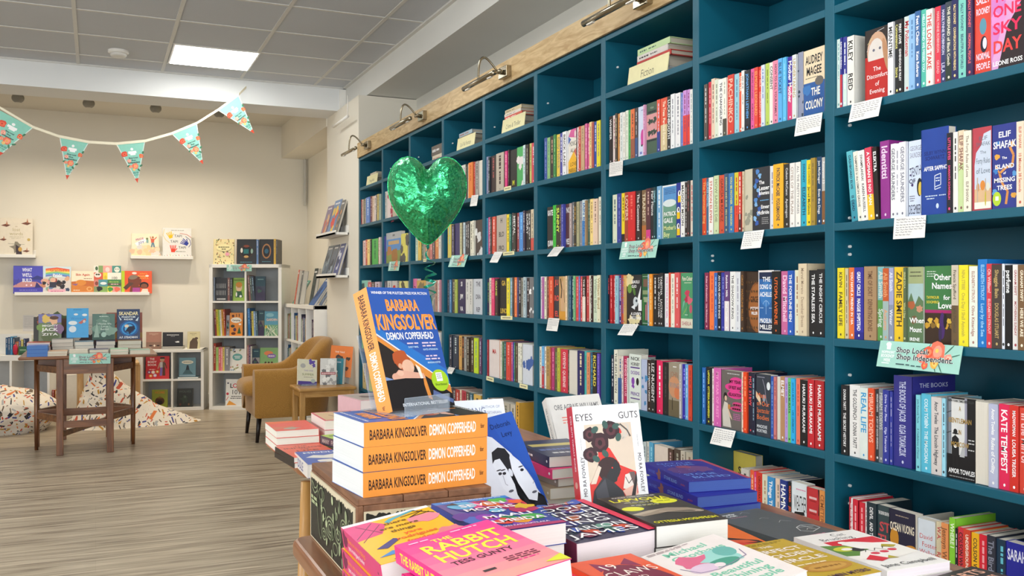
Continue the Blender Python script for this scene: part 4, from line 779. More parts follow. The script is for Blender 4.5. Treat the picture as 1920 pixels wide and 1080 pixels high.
genre('Fiction', (1176.3, 159.9), (1250.7, 130.7), 'cream board reading Fiction in the top cubby', [(.2, .14, .03, 'c8cdd0', '555', ''), (.215, .15, .04, 'b8b0a0', '444', ''), (.23, .155, .02, 'c23a34', '822', ''), (.21, .14, .022, 'd9d2cc', '333', ''), (.22, .14, .024, 'bcd6a0', '465', '')], 'behind the Fiction board', (1195, 1258))
genre('Crime & Thriller', (940.1, 248.2), (982.3, 231), 'cream board reading Crime and Thriller', [(.2, .15, .045, '8f9494', '444', ''), (.2, .15, .03, 'a3a6a4', '444', ''), (.21, .15, .018, 'd8553c', 'fdd', ''), (.2, .14, .014, 'e4dcd0', '654', ''), (.2, .14, .018, 'c8b890', '543', '')], 'behind the Crime board', (946, 980))
genre('Sci-Fi & Fantasy', (855.8, 280), (888.7, 268.3), 'cream board reading Sci-Fi and Fantasy', [(.2, .15, .06, 'a8aaa4', '444', ''), (.2, .15, .025, '8a6a50', 'fda', ''), (.2, .14, .022, '9fb8c4', 'a43', '')], 'behind the Sci-Fi board', (859, 888))
genre('Young Adult', (686.5, 343), (706.4, 335.3), 'cream board reading Young Adult, far end of the bookcase', [(.16, .13, .05, '4a4644', '888', ''), (.17, .14, .045, 'cfc4b0', '765', '')], 'behind the Young Adult board', (693, 709))
lying([(.2, .15, .04, 'e2d6c0', 'c86', ''), (.21, .15, .06, '6a625c', 'eee', '')], BY0 + 5.36 * BW, 'alone in the cubby above the balloon', shelf_top(1) + .0006)
lying([(.2, .15, .028, 'e2d2b0', '654', '')], BY0 + 6.4 * BW, 'half hidden by the balloon top', shelf_top(1) + .0006)

# ================================================================== bunting
def flag(a, b_, c, label):
    a, b_, c = Vector(a), Vector(b_), Vector(c); u = (b_ - a).normalized(); n = u.cross((a + b_) / 2 - c).normalized(); v = n.cross(u)
    w = (b_ - a).length; h = ((a + b_) / 2 - c).dot(v); cx = (c - a).dot(u)
    t = .0008; mb = MB(); pts = [(0, 0, 0), (cx, -h, 0), (w, 0, 0)]
    m = mat('8fd0be', .6); mb.add([(x, y, z) for z in (-t, 0) for x, y, _ in pts], [(2, 1, 0), (3, 4, 5), (0, 1, 4, 3), (1, 2, 5, 4), (2, 0, 3, 5)], m)
    wm = mat('eef2ec', .6)
    F = Face(mb, (0, -h, 0), (1, 0, 0), (0, 1, 0), w, h)
    k = cx / w
    F.p([(0, 1), (.03, 1), (k + .012, .03), (k, 0)], 'e8efe8').p([(1, 1), (k, 0), (k - .012, .03), (.97, 1)], 'd6e8e0')
    S = lambda x, y: (k + (x - .5) * 1.0 + (.5 - k) * y, y)
    F.e(*S(.5, .85), .05, .035, 'fff', 8).r(S(.36, .74)[0], .74, S(.64, .8)[0], .8, 'fff').r(S(.42, .7)[0], .7, S(.6, .74)[0], .74, 'fff')
    flower(F, *S(.22, .74), .11, 'e04a34', 'ee6a4a', 'c8302a', 1); flower(F, *S(.78, .66), .08, 'e8603c', 'f09060', '7a3a20', 3)
    for q in ((.86, .74, 1.2), (.3, .44, .3), (.72, .42, .6), (.62, .32, -1)): leaf(F, *S(q[0], q[1]), .06, q[2], '3f7a58')
    flower(F, *S(.34, .56), .07, 'f2a090', 'f6c0a8', 'e04a34', 5); flower(F, *S(.52, .42), .12, 'f07a58', 'f8a080', 'f2b040', 7); flower(F, *S(.36, .42), .06, 'ee8868', 'f6b090', 'd04a34', 8); flower(F, *S(.46, .34), .05, 'f2b85a', 'f8d890', 'e07a3a', 9)
    for s, y, hh, ww in (('Shop Local', .635, .035, .44), ('Shop', .575, .035, .2), ('Independent', .52, .04, .46)): F.t(s, S(.5, y)[0], y, hh, '2c3a3e', mw=ww)
    F.dashes(S(.4, .27)[0], S(.64, .27)[0], .27, .012, '3f7a74').dashes(S(.4, .245)[0], S(.6, .245)[0], .245, .012, '3f7a74', 2).dashes(S(.42, .2)[0], S(.6, .2)[0], .2, .012, '3f7a74', 3)
    F.p([(k - .07, .11), (k + .06, .12), (k, 0)], 'd8492f')
    o = mb.obj('bunting_flag'); o.matrix_world = frame(a, u, v, n); tag(o, label, 'flag', 'bunting flags')
YBU = 7.62
FL = [((-2, 206), (62, 240), (-2, 293)), ((111.5, 257.5), (166.5, 268), (125.5, 337)), ((218, 271), (272, 266), (258, 343)), ((322.5, 252), (369.5, 232.5), (381, 308)), ((409.5, 207.5), (448, 179), (477, 250.5))]
for i, q in enumerate(FL):
    flag(*[onY(*p, YBU) for p in q], 'turquoise floral triangle of bunting, ' + ('cut by the left edge of view', 'second from left', 'middle one, lowest on the tape', 'fourth from left', 'topmost, in front of the beam')[i])
tp = [(-30, 182), (0, 202.5), (62, 239), (111.5, 256.5), (166.5, 267), (218, 270), (272, 265), (322, 251), (369, 231.5), (409, 206.5), (448, 178), (462, 164)]
rows = []
for (x, y) in tp:
    a = onY(x, y - 3.2, YBU - .002 + (.1 if y < 175 and x > 100 else 0)); b_ = onY(x, y + 1.8, YBU - .002 + (.1 if y < 175 and x > 100 else 0)); rows.append([a, b_])
mb = MB(); mb.grid(rows, mat('efe8cf', .7)); o = mb.obj('bunting_tape'); tag(o, 'cream tape carrying the bunting, fixed to the ceiling beam', 'tape')
so = o.modifiers.new('thickness', 'SOLIDIFY'); so.thickness = .0015

# ================================================================== back of the shop
def picture_book(x0, x1, y0, y1, Y, label, bg, art=None, pos='', spine=None, tilt=6, t=.014, z=None, group='picture books shown cover-out', name='picture_book'):
    """a book standing cover-out facing the viewer on the plane Y; x0,x1,y0 (top),y1 (foot) as seen in the photograph"""
    a = onY(x0, y1, Y); b_ = onY(x1, y1, Y); c = onY(x0, y0, Y)
    W = b_.x - a.x; L = (c.z - a.z)
    zz = a.z if z is None else z
    M = frame((a.x, Y, zz), (1, 0, 0), (0, 0, 1), (0, -1, 0)) @ Rx(-tilt) @ Tr(0, 0, -t)
    return book(M, W, L, t, bg, label, 'book', name, group, 'e6e0d2', spine or bg, '', 'fff', None, art, c=.0025, inset=.004)
YL = YB - .10
def ledge(x0, x1, y, label, grp='white picture ledges'):
    a = onY(x0, y, YL - .02); b_ = onY(x1, y, YL - .02)
    t = thing('picture_ledge', label, 'shelf', Tr((a.x + b_.x) / 2, YB, a.z), grp); w = (b_.x - a.x) / 2
    MB().box(-w, w, -.12, 0, -.018, 0, WHITE).obj('ledge_board', t, bevel=.002); MB().box(-w, w, -.122, -.112, -.018, .014, WHITE).obj('front_lip', t, bevel=.002); MB().box(-w, w, -.014, 0, -.018, .06, WHITE).obj('back_rail', t, bevel=.002)
    return a.z
def pb(x0, x1, y0, y1, label, bg, art, z, **k): return picture_book(x0, x1, y0, y1, YL - .01, label, bg, art, z=z + .001, **k)
def birds(F, q, c):
    for x, y, s, a in q: F.p([(x - s, y), (x, y + s * .3), (x + s, y + s * .1), (x + s * .2, y - s * .25)], c).p([(x, y), (x + s * .2, y + s * .9), (x + s * .45, y + .1 * s)], 'b5785a').e(x + s * .2, y, s * .4, s * .16, '6a4030')
def a_lost(F):
    birds(F, ((.18, .8, .15, 0), (.8, .86, .16, 0), (.1, .42, .12, 0), (.8, .12, .12, 0)), '7a4a38'); F.t('the', .5, .78, .03, 'b0a080').t('lost', .5, .7, .09, 'b5a87c', b=0, mw=.4).t('words', .5, .59, .09, 'b5a87c', b=0, mw=.66).dashes(.3, .72, .5, .015, 'c0b69a').dashes(.35, .65, .46, .012, 'c0b69a', 2)
    F.e(.88, .43, .05, .04, 'c2a860').blob(.5, .24, .16, '8a8272', seed=3, j=.5).p([(.5, .02), (.48, .3), (.65, .2), (.68, .03)], '3a2c34').e(.62, .17, .06, .06, 'c9a050').line([(.25, .32), (.75, .3)], .01, '776')
def a_build(F):
    F.r(0, .5, 1, 1, '5052c0').p([(.5, .5), (.8, .65), (1, .58), (1, .5)], '343a86').p([(0, .28), (.3, .44), (.8, .42), (1, .3), (1, .25), (0, .2)], 'c98f90').r(0, 0, 1, .22, '4a44b4'); F.line([(.1, .3), (.18, .55)], .012, '3a3a90').e(.44, .3, .03, .03, 'fde').e(.6, .3, .03, .03, 'fde').p([(.72, .2), (.78, .42), (.95, .22)], '34307a')
    for s, y in (('WHAT', .86), ("WE'LL", .67), ('BUILD', .48)): F.fit(s, .46, y, .13, .33, 'eef0ff')
    F.dashes(.2, .8, .12, .02, '9a98e0')
def a_grandad(F):
    F.r(0, .6, 1, 1, 'cfe4ee')
    for i, c in enumerate(('e8604a', 'f2a050', 'f4e070', '8ccc88', '6ab0dc', '7a80c8')): F.p([(.1, .92 - i * .05), (.5, .97 - i * .05), (.95, .9 - i * .05), (.95, .85 - i * .05), (.5, .92 - i * .05), (.1, .87 - i * .05)], c)
    F.t("Grandad's", .55, .87, .1, 'd8563c', mw=.75).t('Pride', .52, .68, .11, 'fff', mw=.42)
    g = random.Random(3)
    for i in range(26): x, y = g.random(), .1 + .45 * g.random(); F.blob(x, y, .07 + .04 * g.random(), g.choice(['4a3a3a', 'c98a6a', 'e0b090', '3a4a6a', 'd8a0a0', '6a8ab0', '8ab0a0', 'e8d0b8', 'b04a4a', '2c2c34']), seed=i)
    F.e(.36, .5, .1, .09, 'e8b8a0').r(.24, .22, .48, .42, '3a3a4c').r(.2, 0, .8, .16, 'efb8c8').dashes(.28, .74, .08, .03, 'c06a8a')
def a_skin(F):
    F.r(0, .52, 1, 1, 'f4ead0').r(0, 0, 1, .38, 'd8843c').p([(0, .4), (.4, .36), (1, .3), (1, .55), (.6, .58), (0, .52)], 'c96f38').e(.42, .48, .24, .13, 'e09040').e(.8, .2, .13, .1, 'eab070').e(.8, .2, .08, .06, 'd8843c').p([(0, .4), (.3, .44), (.2, .34)], '8a6a9a').r(.05, 0, 1, .04, 'c07030')
    F.t('Skin Again', .5, .84, .1, 'c8402f', mw=.92).dashes(.55, .92, .66, .03, 'a87a60').dashes(.08, .4, .14, .03, 'f8ecd0')
def a_100(F):
    cs = ['eceae0', '8aa86a', 'f0a8a0', 'f0a8a0', '4f948c', '4f948c', 'd8604a', 'd8604a', 'f2d84a', 'f4f0e4', 'f4f0e4', 'f4f0e4', 'd8847a', '5a9aa4', '5a9aa4', '4a8a50', '4a8a50', '4a8a50', '8a9a70', '8ab060', '8ab060', 'e8dc50', 'e8a098', 'c8b8a8']
    for i, c in enumerate(cs): F.r((i % 6) / 6, 1 - (i // 6 + 1) / 4, (i % 6 + 1) / 6, 1 - (i // 6) / 4, c)
    F.e(.85, .86, .1, .1, 'f4f0e4').e(.81, .88, .02, .02, '333').e(.89, .88, .02, .02, '333').e(.14, .66, .13, .09, 'f0e4dc').e(.1, .68, .04, .03, '443').e(.18, .68, .04, .03, '443').e(.5, .86, .08, .09, 'f8dcd4').blob(.2, .17, .1, '2c2a2c').blob(.6, .15, .09, '4a9a44').blob(.85, .15, .1, 'e8705c').e(.35, .36, .12, .05, 'e8f0f0').e(.1, .36, .06, .07, '8a4a40').e(.1, .9, .05, .07, '4a6a4a').e(.42, .58, .05, .07, 'e0c040')
    F.t('100', .75, .56, .1, '4a4a48', mw=.4, b=0).t('first words', .74, .42, .05, 'c9e070', mw=.4).r(.5, .3, 1, .36, '6a4a4c').dashes(.62, .9, .33, .03, 'e8c8c0').r(0, 0, .6, .04, 'f2e8b0')
def a_africa(F):
    F.r(0, 0, .1, 1, 'b8d030').blob(.42, .55, .22, '7a4030', j=.1).e(.38, .72, .15, .1, '8a7a6a', rot=.2).p([(.25, 0), (.3, .34), (.5, .4), (.62, .3), (.6, 0)], '7a4030').p([(.35, 0), (.36, .25), (.6, .25), (.6, 0)], 'b04a9a').p([(.05, .25), (.25, .5), (.4, .45), (.15, .15)], '5a4038').e(.74, .36, .15, .15, '2c2020').e(.74, .32, .11, .11, '8a5038').p([(.62, 0), (.68, .2), (.86, .2), (.88, 0)], 'eed8c8')
    F.e(.42, .9, .08, .05, 'f8ece0').t('AFRICA', .72, .88, .07, 'f2a040', mw=.4).t('Amazing', .66, .78, .07, 'f4c060', mw=.36).t('AFRICA', .74, .68, .08, 'f2a040', mw=.4).e(.84, .78, .06, .04, 'f8ece0')
def a_pride(F):
    F.p([(0, 0), (0, .26), (.3, .46), (.6, .52), (1, .36), (1, 0)], 'f2dcb0'); g = random.Random(5)
    for i in range(16): F.blob(g.random(), .06 + .38 * g.random(), .1, g.choice(['f0cfa0', 'e8c0a0', 'e8dcd4', 'f4d8b8', 'dcd8d4']), seed=i, j=.2)
    F.p([(.12, .58), (.48, .8), (.56, .68), (.2, .46)], 'fff').t('PRIDE', .3, .76, .09, 'c07a9a', rot=.25, mw=.36).t('JOY', .36, .62, .1, '5a4a9a', rot=.25, mw=.26)
    F.p([(.72, .6), (.7, .78), (.84, .78), (.82, .6)], 'd8644a').line([(.72, .76), (.68, .88)], .03, 'd8644a').line([(.84, .76), (.92, .86)], .03, 'd8644a').e(.78, .84, .04, .05, 'b87a50').p([(.7, .42), (.74, .62), (.82, .62), (.86, .42), (.8, .42), (.78, .55), (.75, .42)], '6a8a9a').e(.57, .78, .04, .045, '6a7a50').p([(.54, .6), (.54, .74), (.62, .74), (.62, .6)], '8ab0a8')
def hand(F, x, y, s, c, a):
    F.p([(x + s * (u * cos(a) - v * sin(a)), y + s * (u * sin(a) + v * cos(a)) * F.w / F.h) for u, v in ((-.5, -.9), (.5, -.9), (.6, .1), (-.6, .1))], c)
    for k in range(4):
        u = -.5 + .33 * k; F.line([(x + s * (u * cos(a) - 0 * sin(a)), y + s * (u * sin(a))), (x + s * (u * 1.5 * cos(a) - 1.1 * sin(a)), y + s * (u * 1.5 * sin(a) + 1.1 * cos(a)) * F.w / F.h)], s * .24, c)
    F.line([(x + s * (.5 * cos(a) + .4 * sin(a)), y + s * (.5 * sin(a) - .4 * cos(a))), (x + s * (1.1 * cos(a) - .2 * sin(a)), y + s * (1.1 * sin(a) + .2 * cos(a)))], s * .24, c)
def a_tapi(F):
    F.line([(.06, .95), (.02, .75), (.1, .6), (.25, .48)], .025, 'e0cc9a').line([(.6, .82), (.85, .78), (1, .68)], .02, 'c86a5a').line([(.8, .72), (.95, .6), (.98, .45), (.9, .35)], .022, '5a5a86')
    hand(F, .26, .74, .12, 'efc21c', .35); hand(F, .78, .5, .13, '2c3a9a', 1.0); hand(F, .36, .28, .13, 'e4442c', 0)
    F.t('TAPI', .54, .73, .09, '4a4a4c', mw=.34, b=0).t('TAPI', .4, .54, .09, '4a4a4c', mw=.34, b=0).t('TAPI', .68, .34, .09, '4a4a4c', mw=.34, b=0)
    for i in range(10): F.line([(.05 + .1 * i, .06 + .02 * (i % 3)), (.08 + .1 * i, .03)], .014, ('334', 'c44', 'cb4', '555')[i % 4])
    F.dashes(.3, .75, .92, .015, '998').dashes(.45, .8, .2, .02, '998', 2)
z = ledge(-40, 66.5, 478.5, 'white picture ledge on the back wall holding one cream bird book')
pb(-1, 61, 404.5, 476, 'cream book with birds on the left wall ledge', 'e2d8c6', a_lost, z, spine='d8ccb8', t=.02)
z = ledge(27, 280, 550.5, 'long white picture ledge holding five picture books in a row')
pb(25, 80.5, 496.5, 549, 'blue and purple picture book, first on the long ledge', '4646ac', a_build, z)
pb(80, 133, 498, 549, 'rainbow crowd picture book, second on the long ledge', 'dcd4d0', a_grandad, z)
pb(134, 176, 506.5, 549, 'tan and cream hand picture book with yellow spine edge, third on the long ledge', 'e0a050', a_skin, z, spine='f2c020')
pb(176, 227, 496.5, 549, 'animal patchwork picture book, fourth on the long ledge', 'e0e0d0', a_100, z)
pb(228, 285, 507, 549.5, 'orange picture book with a green edge, last on the long ledge', 'e8582c', a_africa, z, spine='b8d030')
z = ledge(245, 362, 481.5, 'white picture ledge on the back wall holding two pale books')
pb(246.5, 298, 435.5, 480, 'pale yellow picture book with two figures on the right wall ledge', 'f0e6ca', a_pride, z)
pb(305, 359, 424, 480, 'white picture book with three painted hands on the right wall ledge', 'e6e4e0', a_tapi, z, t=.018)

# cube shelving ------------------------------------------------------------
def cube_unit(name, label, W, D, H, nc, nr, M, tk=.035, ti=.018, back=True):
    t = thing(name, label, 'shelf', M, 'white cube shelving')
    MB().box(0, tk, 0, D, 0, H, WHITE).obj('side_panel', t, bevel=.002); MB().box(W - tk, W, 0, D, 0, H, WHITE).obj('side_panel', t, bevel=.002)
    MB().box(0, W, 0, D, H - tk, H, WHITE).obj('top_panel', t, bevel=.002); MB().box(tk, W - tk, 0, D, 0, tk, WHITE).obj('bottom_panel', t)
    cw = (W - 2 * tk - (nc - 1) * ti) / nc; ch = (H - 2 * tk - (nr - 1) * ti) / nr
    for i in range(1, nc): x = tk + i * cw + (i - 1) * ti; MB().box(x, x + ti, .004, D, tk, H - tk, WHITE).obj('divider', t)
    for j in range(1, nr):
        z = tk + j * ch + (j - 1) * ti; MB().box(tk, W - tk, .003, D, z, z + ti, WHITE).obj('shelf', t)
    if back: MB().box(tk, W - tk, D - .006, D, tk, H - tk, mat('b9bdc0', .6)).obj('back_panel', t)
    return t, lambda c, r: (tk + c * (cw + ti), tk + r * (ch + ti)), cw, ch
def pspine(M, x, w, H, D, bg, fg, label, group, lean=0, y=.03, name='picture_book', z=0):
    """a spine-out book inside a cube: x along the front, local frame of the unit"""
    L = M @ Tr(x, y, z) @ Ry(-lean) @ frame((0, 0, 0), (0, 1, 0), (0, 0, 1), (1, 0, 0))
    return book(L, D, H, w, bg, label, 'book', name, group, 'ddd6c8', stext='', sfg=fg, c=.0018, slogo=False)
def pface(M, x, w, H, bg, art, label, group, y=.035, z=0, t=.016, tilt=4, spine=None):
    L = M @ Tr(x, y, z) @ frame((0, 0, 0), (1, 0, 0), (0, 0, 1), (0, -1, 0)) @ Rx(-tilt) @ Tr(0, 0, -t)
    return book(L, w, H, t, bg, label, 'book', 'picture_book', group, 'ddd6c8', spine, '', 'fff', None, art, c=.0025, inset=.004)
p0 = dep(392, 768.3, 9.35); p1_ = dep(528, 768.3, 9.35); KW = (p1_ - p0).length
KM = Tr(p0.x, p0.y, 0) @ Rz(-24.284)
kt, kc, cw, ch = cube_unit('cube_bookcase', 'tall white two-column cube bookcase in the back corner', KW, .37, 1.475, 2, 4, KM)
GK = 'books in the tall cube bookcase'
def a_dark(F):
    F.e(.5, .5, .34, .28, '3a2a20').e(.5, .5, .28, .22, '17171c').r(.36, .42, .62, .6, '1f6a6c').e(.26, .55, .06, .1, 'd8d4cc').e(.78, .52, .06, .1, '8aa89c').e(.5, .3, .12, .05, 'c09a60').e(.5, .72, .14, .05, '7a3a28').dashes(.2, .8, .08, .03, '4a7a8a')
def a_ivory(F):
    g = random.Random(8)
    for i in range(60): F.blob(g.random(), g.random(), .03, g.choice(['a8684a', '4a4a40', 'c0a060', '8a9a70']), seed=i, n=6)
    F.e(.5, .66, .36, .14, 'eadfa8').dashes(.24, .76, .68, .04, '6a6448').dashes(.4, .6, .6, .04, '6a6448').e(.68, .4, .1, .07, 'e8a0b0')
zt_ = 1.477
pface(KM, .03, .21, .255, 'e6d6a0', a_ivory, 'cream patterned book standing on the tall cube bookcase, leftmost', 'books on the tall cube bookcase', z=zt_)
pface(KM, .265, .20, .255, '232327', a_dark, 'black ornate book standing on the tall cube bookcase, middle', 'books on the tall cube bookcase', z=zt_, spine='c8a890')
pspine(KM, .472, .02, .25, .19, '5a7aa8', 'ccd', 'blue spine on the tall cube bookcase between two black books', 'books on the tall cube bookcase', z=zt_)
pface(KM, .498, .145, .255, '232327', lambda F: (F.e(.5, .52, .32, .3, 'a07048'), F.e(.5, .52, .24, .24, '1c1c22'), F.e(.5, .52, .14, .1, '2a5a74'), F.dashes(.2, .8, .1, .03, '4a7a8a')), 'black book with bronze oval on the tall cube bookcase, right', 'books on the tall cube bookcase', z=zt_)
pspine(KM, .648, .022, .255, .19, 'c8a030', '864', 'yellow spine at the right end of the tall cube bookcase top', 'books on the tall cube bookcase', z=zt_)
pspine(KM, .672, .012, .25, .19, '3a3a3c', '999', 'grey spine at the far right of the tall cube bookcase top', 'books on the tall cube bookcase', z=zt_)
def cube(col, row, items, where):
    x, z = kc(col, row); z += .001; n = 0
    if items[0][0] == 's' and items[0][5]: x += items[0][2] * sin(radians(items[0][5])) + .001
    for it in items:
        n += 1
        if it[0] == 's':
            _, w, H, bg, fg, ln = it; pspine(KM, x + .002 + (w * 0), w, H, .2, bg, fg, '%s spine, %s from left, %s' % (cname(bg), ORD[n - 1], where), GK, ln, z=z); x += w * 1.0 + .001
        else:
            _, w, H, bg, art, _l = it; pface(KM, x + .002, w, H, bg, art, '%s cover-out book, %s from left, %s' % (cname(bg), ORD[n - 1], where), GK, z=z); x += w + .004
def a_white(F):
    for r in range(2): [F.r(.08 + .12 * i, .55 - .3 * r, .1 + .12 * i, .75 - .3 * r, 'ddd') for i in range(7)]
    F.dashes(.15, .85, .08, .05, 'ccc')
def a_boy(F): F.e(.5, .6, .26, .2, 'e0bc98').e(.5, .7, .27, .12, 'c8862e').p([(.2, .15), (.28, .42), (.72, .42), (.85, .15)], '2f5a3c').e(.42, .58, .02, .02, '432').e(.58, .58, .02, .02, '432').dashes(.1, .9, .9, .05, '4a6a20').e(.65, .2, .1, .05, 'eee').e(.3, .28, .06, .1, 'e8e4dc')
def a_night(F): F.r(0, .6, 1, 1, '2c4a58').p([(0, 0), (0, .4), (.4, .6), (1, .3), (1, 0)], '37304c').blob(.4, .4, .2, '3c5a50', seed=2).dashes(.2, .8, .88, .04, '7aa0a0')
def a_camp(F):
    F.e(.5, .68, .42, .12, 'f2ece0').t('Camping', .5, .68, .07, '332', mw=.7).e(.25, .86, .1, .06, '5a2c1c').r(.5, .82, .56, .95, '6a3a20').r(.7, .82, .76, .95, '4a2a18').e(.24, .42, .16, .06, '2c3a34').e(.4, .27, .12, .08, '5a3a5a').p([(.6, .1), (.75, .4), (.9, .1)], '2f5a30').e(.3, .1, .18, .06, '5a2a18').e(.8, .5, .1, .04, 'f2ece0')
def a_garden(F):
    F.r(0, .45, 1, 1, '5a9ab4').e(.4, .85, .3, .08, '8ac0cc').t('GARDEN', .55, .66, .1, 'f0c8b0', mw=.84)
    g = random.Random(2)
    for i in range(30): F.line([(g.random(), 0), (g.random(), .3 + .15 * g.random())], .02, g.choice(['e8ecd8', '3a6a40', '8ab060', 'd8e0c0']))
    F.e(.12, .36, .08, .06, 'e8c84a').e(.12, .36, .03, .02, '5a3a1a')
def a_insects(F):
    F.e(.5, .62, .34, .16, '6aa8a4').dashes(.3, .7, .65, .04, 'e8f0f0').dashes(.34, .66, .58, .04, 'e8f0f0', 3); g = random.Random(4)
    for i in range(18): F.blob(g.random(), g.choice([g.random() * .4, .85 + .12 * g.random()]), .06, g.choice(['8aa0b8', 'c88a7a', '9a9a60', 'b0889a', '4a4a60']), seed=i, j=.5, n=8)
def a_mind(F): F.e(.45, .76, .24, .1, 'ea8a5a').e(.62, .64, .24, .1, '8a6ab0').dashes(.45, .78, .64, .04, 'fff'); [F.e(.3 + .17 * i, .34, .06, .06, '4a2c20') for i in range(3)]; F.blob(.4, .15, .2, 'd8c8a8', seed=2).blob(.7, .15, .18, 'e0a890', seed=3)
def a_lol(F):
    for s, x, c in (('L', .3, '222'), ('O', .5, 'd84a5a'), ('L', .72, 'd84a5a')): F.t(s, x, .76, .17, c)
    F.t('101', .55, .52, .18, '222', mw=.6, b=0).dashes(.3, .85, .35, .03, '444').dashes(.25, .85, .28, .03, '444', 2).p([(.05, .02), (.2, .2), (.6, .03)], 'e8a040').e(.1, .45, .07, .05, 'c83a4a').line([(.03, .2), (.15, .35)], .03, 'c83a4a').e(.12, .85, .05, .03, '556')
cube(0, 3, [('s', .012, .24, '7a8aa0', 'ccd', 0), ('f', .125, .235, '1c1c1f', a_white, 0), ('s', .022, .235, '7a4a44', 'ccb', 0), ('s', .026, .235, '222226', '999', 0), ('f', .122, .235, '86a83a', a_boy, 0)], 'top-left cube')
cube(1, 3, [('s', .018, .26, '8a5a4a', 'dcc', 4), ('s', .018, .25, '3a4a44', 'bcb', 4), ('s', .022, .25, '2c3a4c', 'acd', 4), ('f', .10, .25, '2c3248', a_night, 0)], 'top-right cube')
cube(0, 2, [('s', .018, .27, '8a3a34', 'dcc', 3), ('s', .02, .27, 'c8b830', '664', 3), ('s', .016, .265, '9ab84a', '465', 3), ('s', .016, .265, 'd8d4c8', '888', 3), ('s', .018, .27, 'c89030', '643', 3), ('s', .016, .27, 'a8442c', 'edc', 3), ('f', .03, .21, '9a98a0', a_dark, 0), ('f', .13, .235, 'e08a2c', a_camp, 0)], 'second-row left cube')
cube(1, 2, [('s', .024, .28, '2a7ac0', 'ace', 2), ('s', .014, .25, '2c2c30', '99a', 2), ('s', .018, .25, 'd8c85a', '754', 2), ('s', .018, .25, '7a9ac0', 'def', 2), ('s', .02, .25, '4a6a7a', 'bcd', 2), ('f', .058, .26, '6a6458', a_night, 0), ('f', .135, .25, '6aa07a', a_garden, 0)], 'second-row right cube')
cube(0, 1, [('s', .022, .28, 'b0402c', 'edc', 0), ('s', .026, .24, 'b0cc7a', '7a5', 0), ('s', .022, .24, 'd86a70', 'fdd', 0), ('s', .018, .24, 'e88a90', 'fdd', 0), ('s', .018, .24, 'e0cc6a', '875', 0), ('s', .05, .24, '8a8a90', 'ddd', 0), ('f', .15, .225, 'e8e6e0', a_insects, 0)], 'third-row left cube')
cube(1, 1, [('s', .014, .26, 'c88a80', 'fdd', 0), ('s', .018, .26, '6a4a6a', 'cbc', 0), ('s', .012, .25, 'e0dcd4', '888', 0), ('f', .075, .225, '8f8e8c', a_night, 0), ('f', .19, .235, '84b070', a_mind, 0)], 'third-row right cube')
x, z = kc(0, 0); pface(KM, x + .12, .19, .27, 'eeeeea', a_lol, 'white humour book alone in the bottom-left cube', GK, z=z + .001)
# banner on the top edge of the cube bookcase
a, b_, c = dep(425, 496.5, 9.345), dep(472, 496.5, 9.345), dep(425, 508.5, 9.345)
flatcard('banner_card', c, b_ - a, a - c, 'small turquoise floral banner card on the tall cube bookcase', 'sign', SIGN, art_shop, 'shop-local banner cards')

# low two-by-two cube unit
q0 = dep(262, 771, 9.24); q1 = dep(382, 768.3, 9.35); LM = Tr(q0.x, q0.y, 0) @ Rz(math.degrees(atan2(q1.y - q0.y, q1.x - q0.x)))
LW = (Vector((q1.x, q1.y)) - Vector((q0.x, q0.y))).length
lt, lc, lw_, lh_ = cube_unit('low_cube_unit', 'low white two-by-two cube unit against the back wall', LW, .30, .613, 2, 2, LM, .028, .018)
GL_ = 'books in the low cube unit'
def a_body(F):
    for s, y in (('THE', .88), ('BODY', .75), ('BOOK', .62)): F.fit(s, .27, y, .09, .2 if s == 'THE' else .38, 'f4e6e0')
    F.e(.7, .84, .1, .09, 'caa080').p([(.6, .88), (.62, .95), (.8, .95), (.81, .88)], '241c1c').r(.6, .5, .72, .74, 'cfc8c4').r(.72, .5, .82, .74, '6a5a4a').p([(.6, .14), (.62, .5), (.72, .5), (.7, .14)], '7a68b0').p([(.72, .14), (.72, .5), (.82, .5), (.84, .14)], '5a3a24').line([(.6, .7), (.52, .45)], .04, 'caa080').line([(.82, .7), (.9, .45)], .04, '5a3a24').dashes(.15, .4, .42, .03, 'f0c8c0')
    for x, y, c in ((.15, .3, '7a4a80'), (.32, .3, 'e8dcd0'), (.5, .32, 'e09030'), (.22, .14, 'e09030'), (.4, .16, 'c8b8d8')): F.e(x, y, .075, .07, c).e(x, y, .035, .03, 'f4e8d8')
def a_ice(F): F.e(.5, .76, .36, .1, 'e6e2cc').dashes(.25, .75, .76, .04, '7a7a70').p([(.2, .12), (.42, .4), (.58, .4), (.85, .12)], '4a6a72').p([(.4, .35), (.46, .6), (.56, .6), (.62, .35)], '2a3238').r(0, 0, 1, .07, 'a8c0c8')
def a_home(F): F.t('HOME', .5, .84, .14, 'c8842a', mw=.8).e(.5, .36, .3, .22, '4a2c14').e(.5, .28, .18, .12, '1c120a').p([(.3, .5), (.5, .62), (.7, .5)], '7a5a24')
def a_wolf(F): F.t('WOLVES', .5, .84, .12, '5a6458', mw=.8, b=0).blob(.45, .45, .25, '2c382c', seed=3, j=.5).e(.5, .55, .08, .07, '4a5648').e(.2, .14, .06, .06, '5a2c20').e(.75, .14, .06, .06, '6a4a2c')
def a_bear(F): F.p([(.15, .0), (.2, .4), (.45, .62), (.75, .6), (.85, .35), (.8, 0)], '5a4636').e(.72, .6, .14, .07, '5a4636').dashes(.2, .75, .88, .03, '8a7a5a').dashes(.35, .6, .8, .02, '8a7a5a', 2)
def a_mole(F): F.r(0, 0, 1, .4, '8a6a5a').e(.3, .2, .12, .04, '3a2a24').e(.55, .2, .06, .06, 'e8d8c8').e(.8, .2, .1, .04, '3a2a24').dashes(.2, .8, .88, .03, 'd8b8a0').dashes(.4, .6, .82, .02, 'd8b8a0', 2)
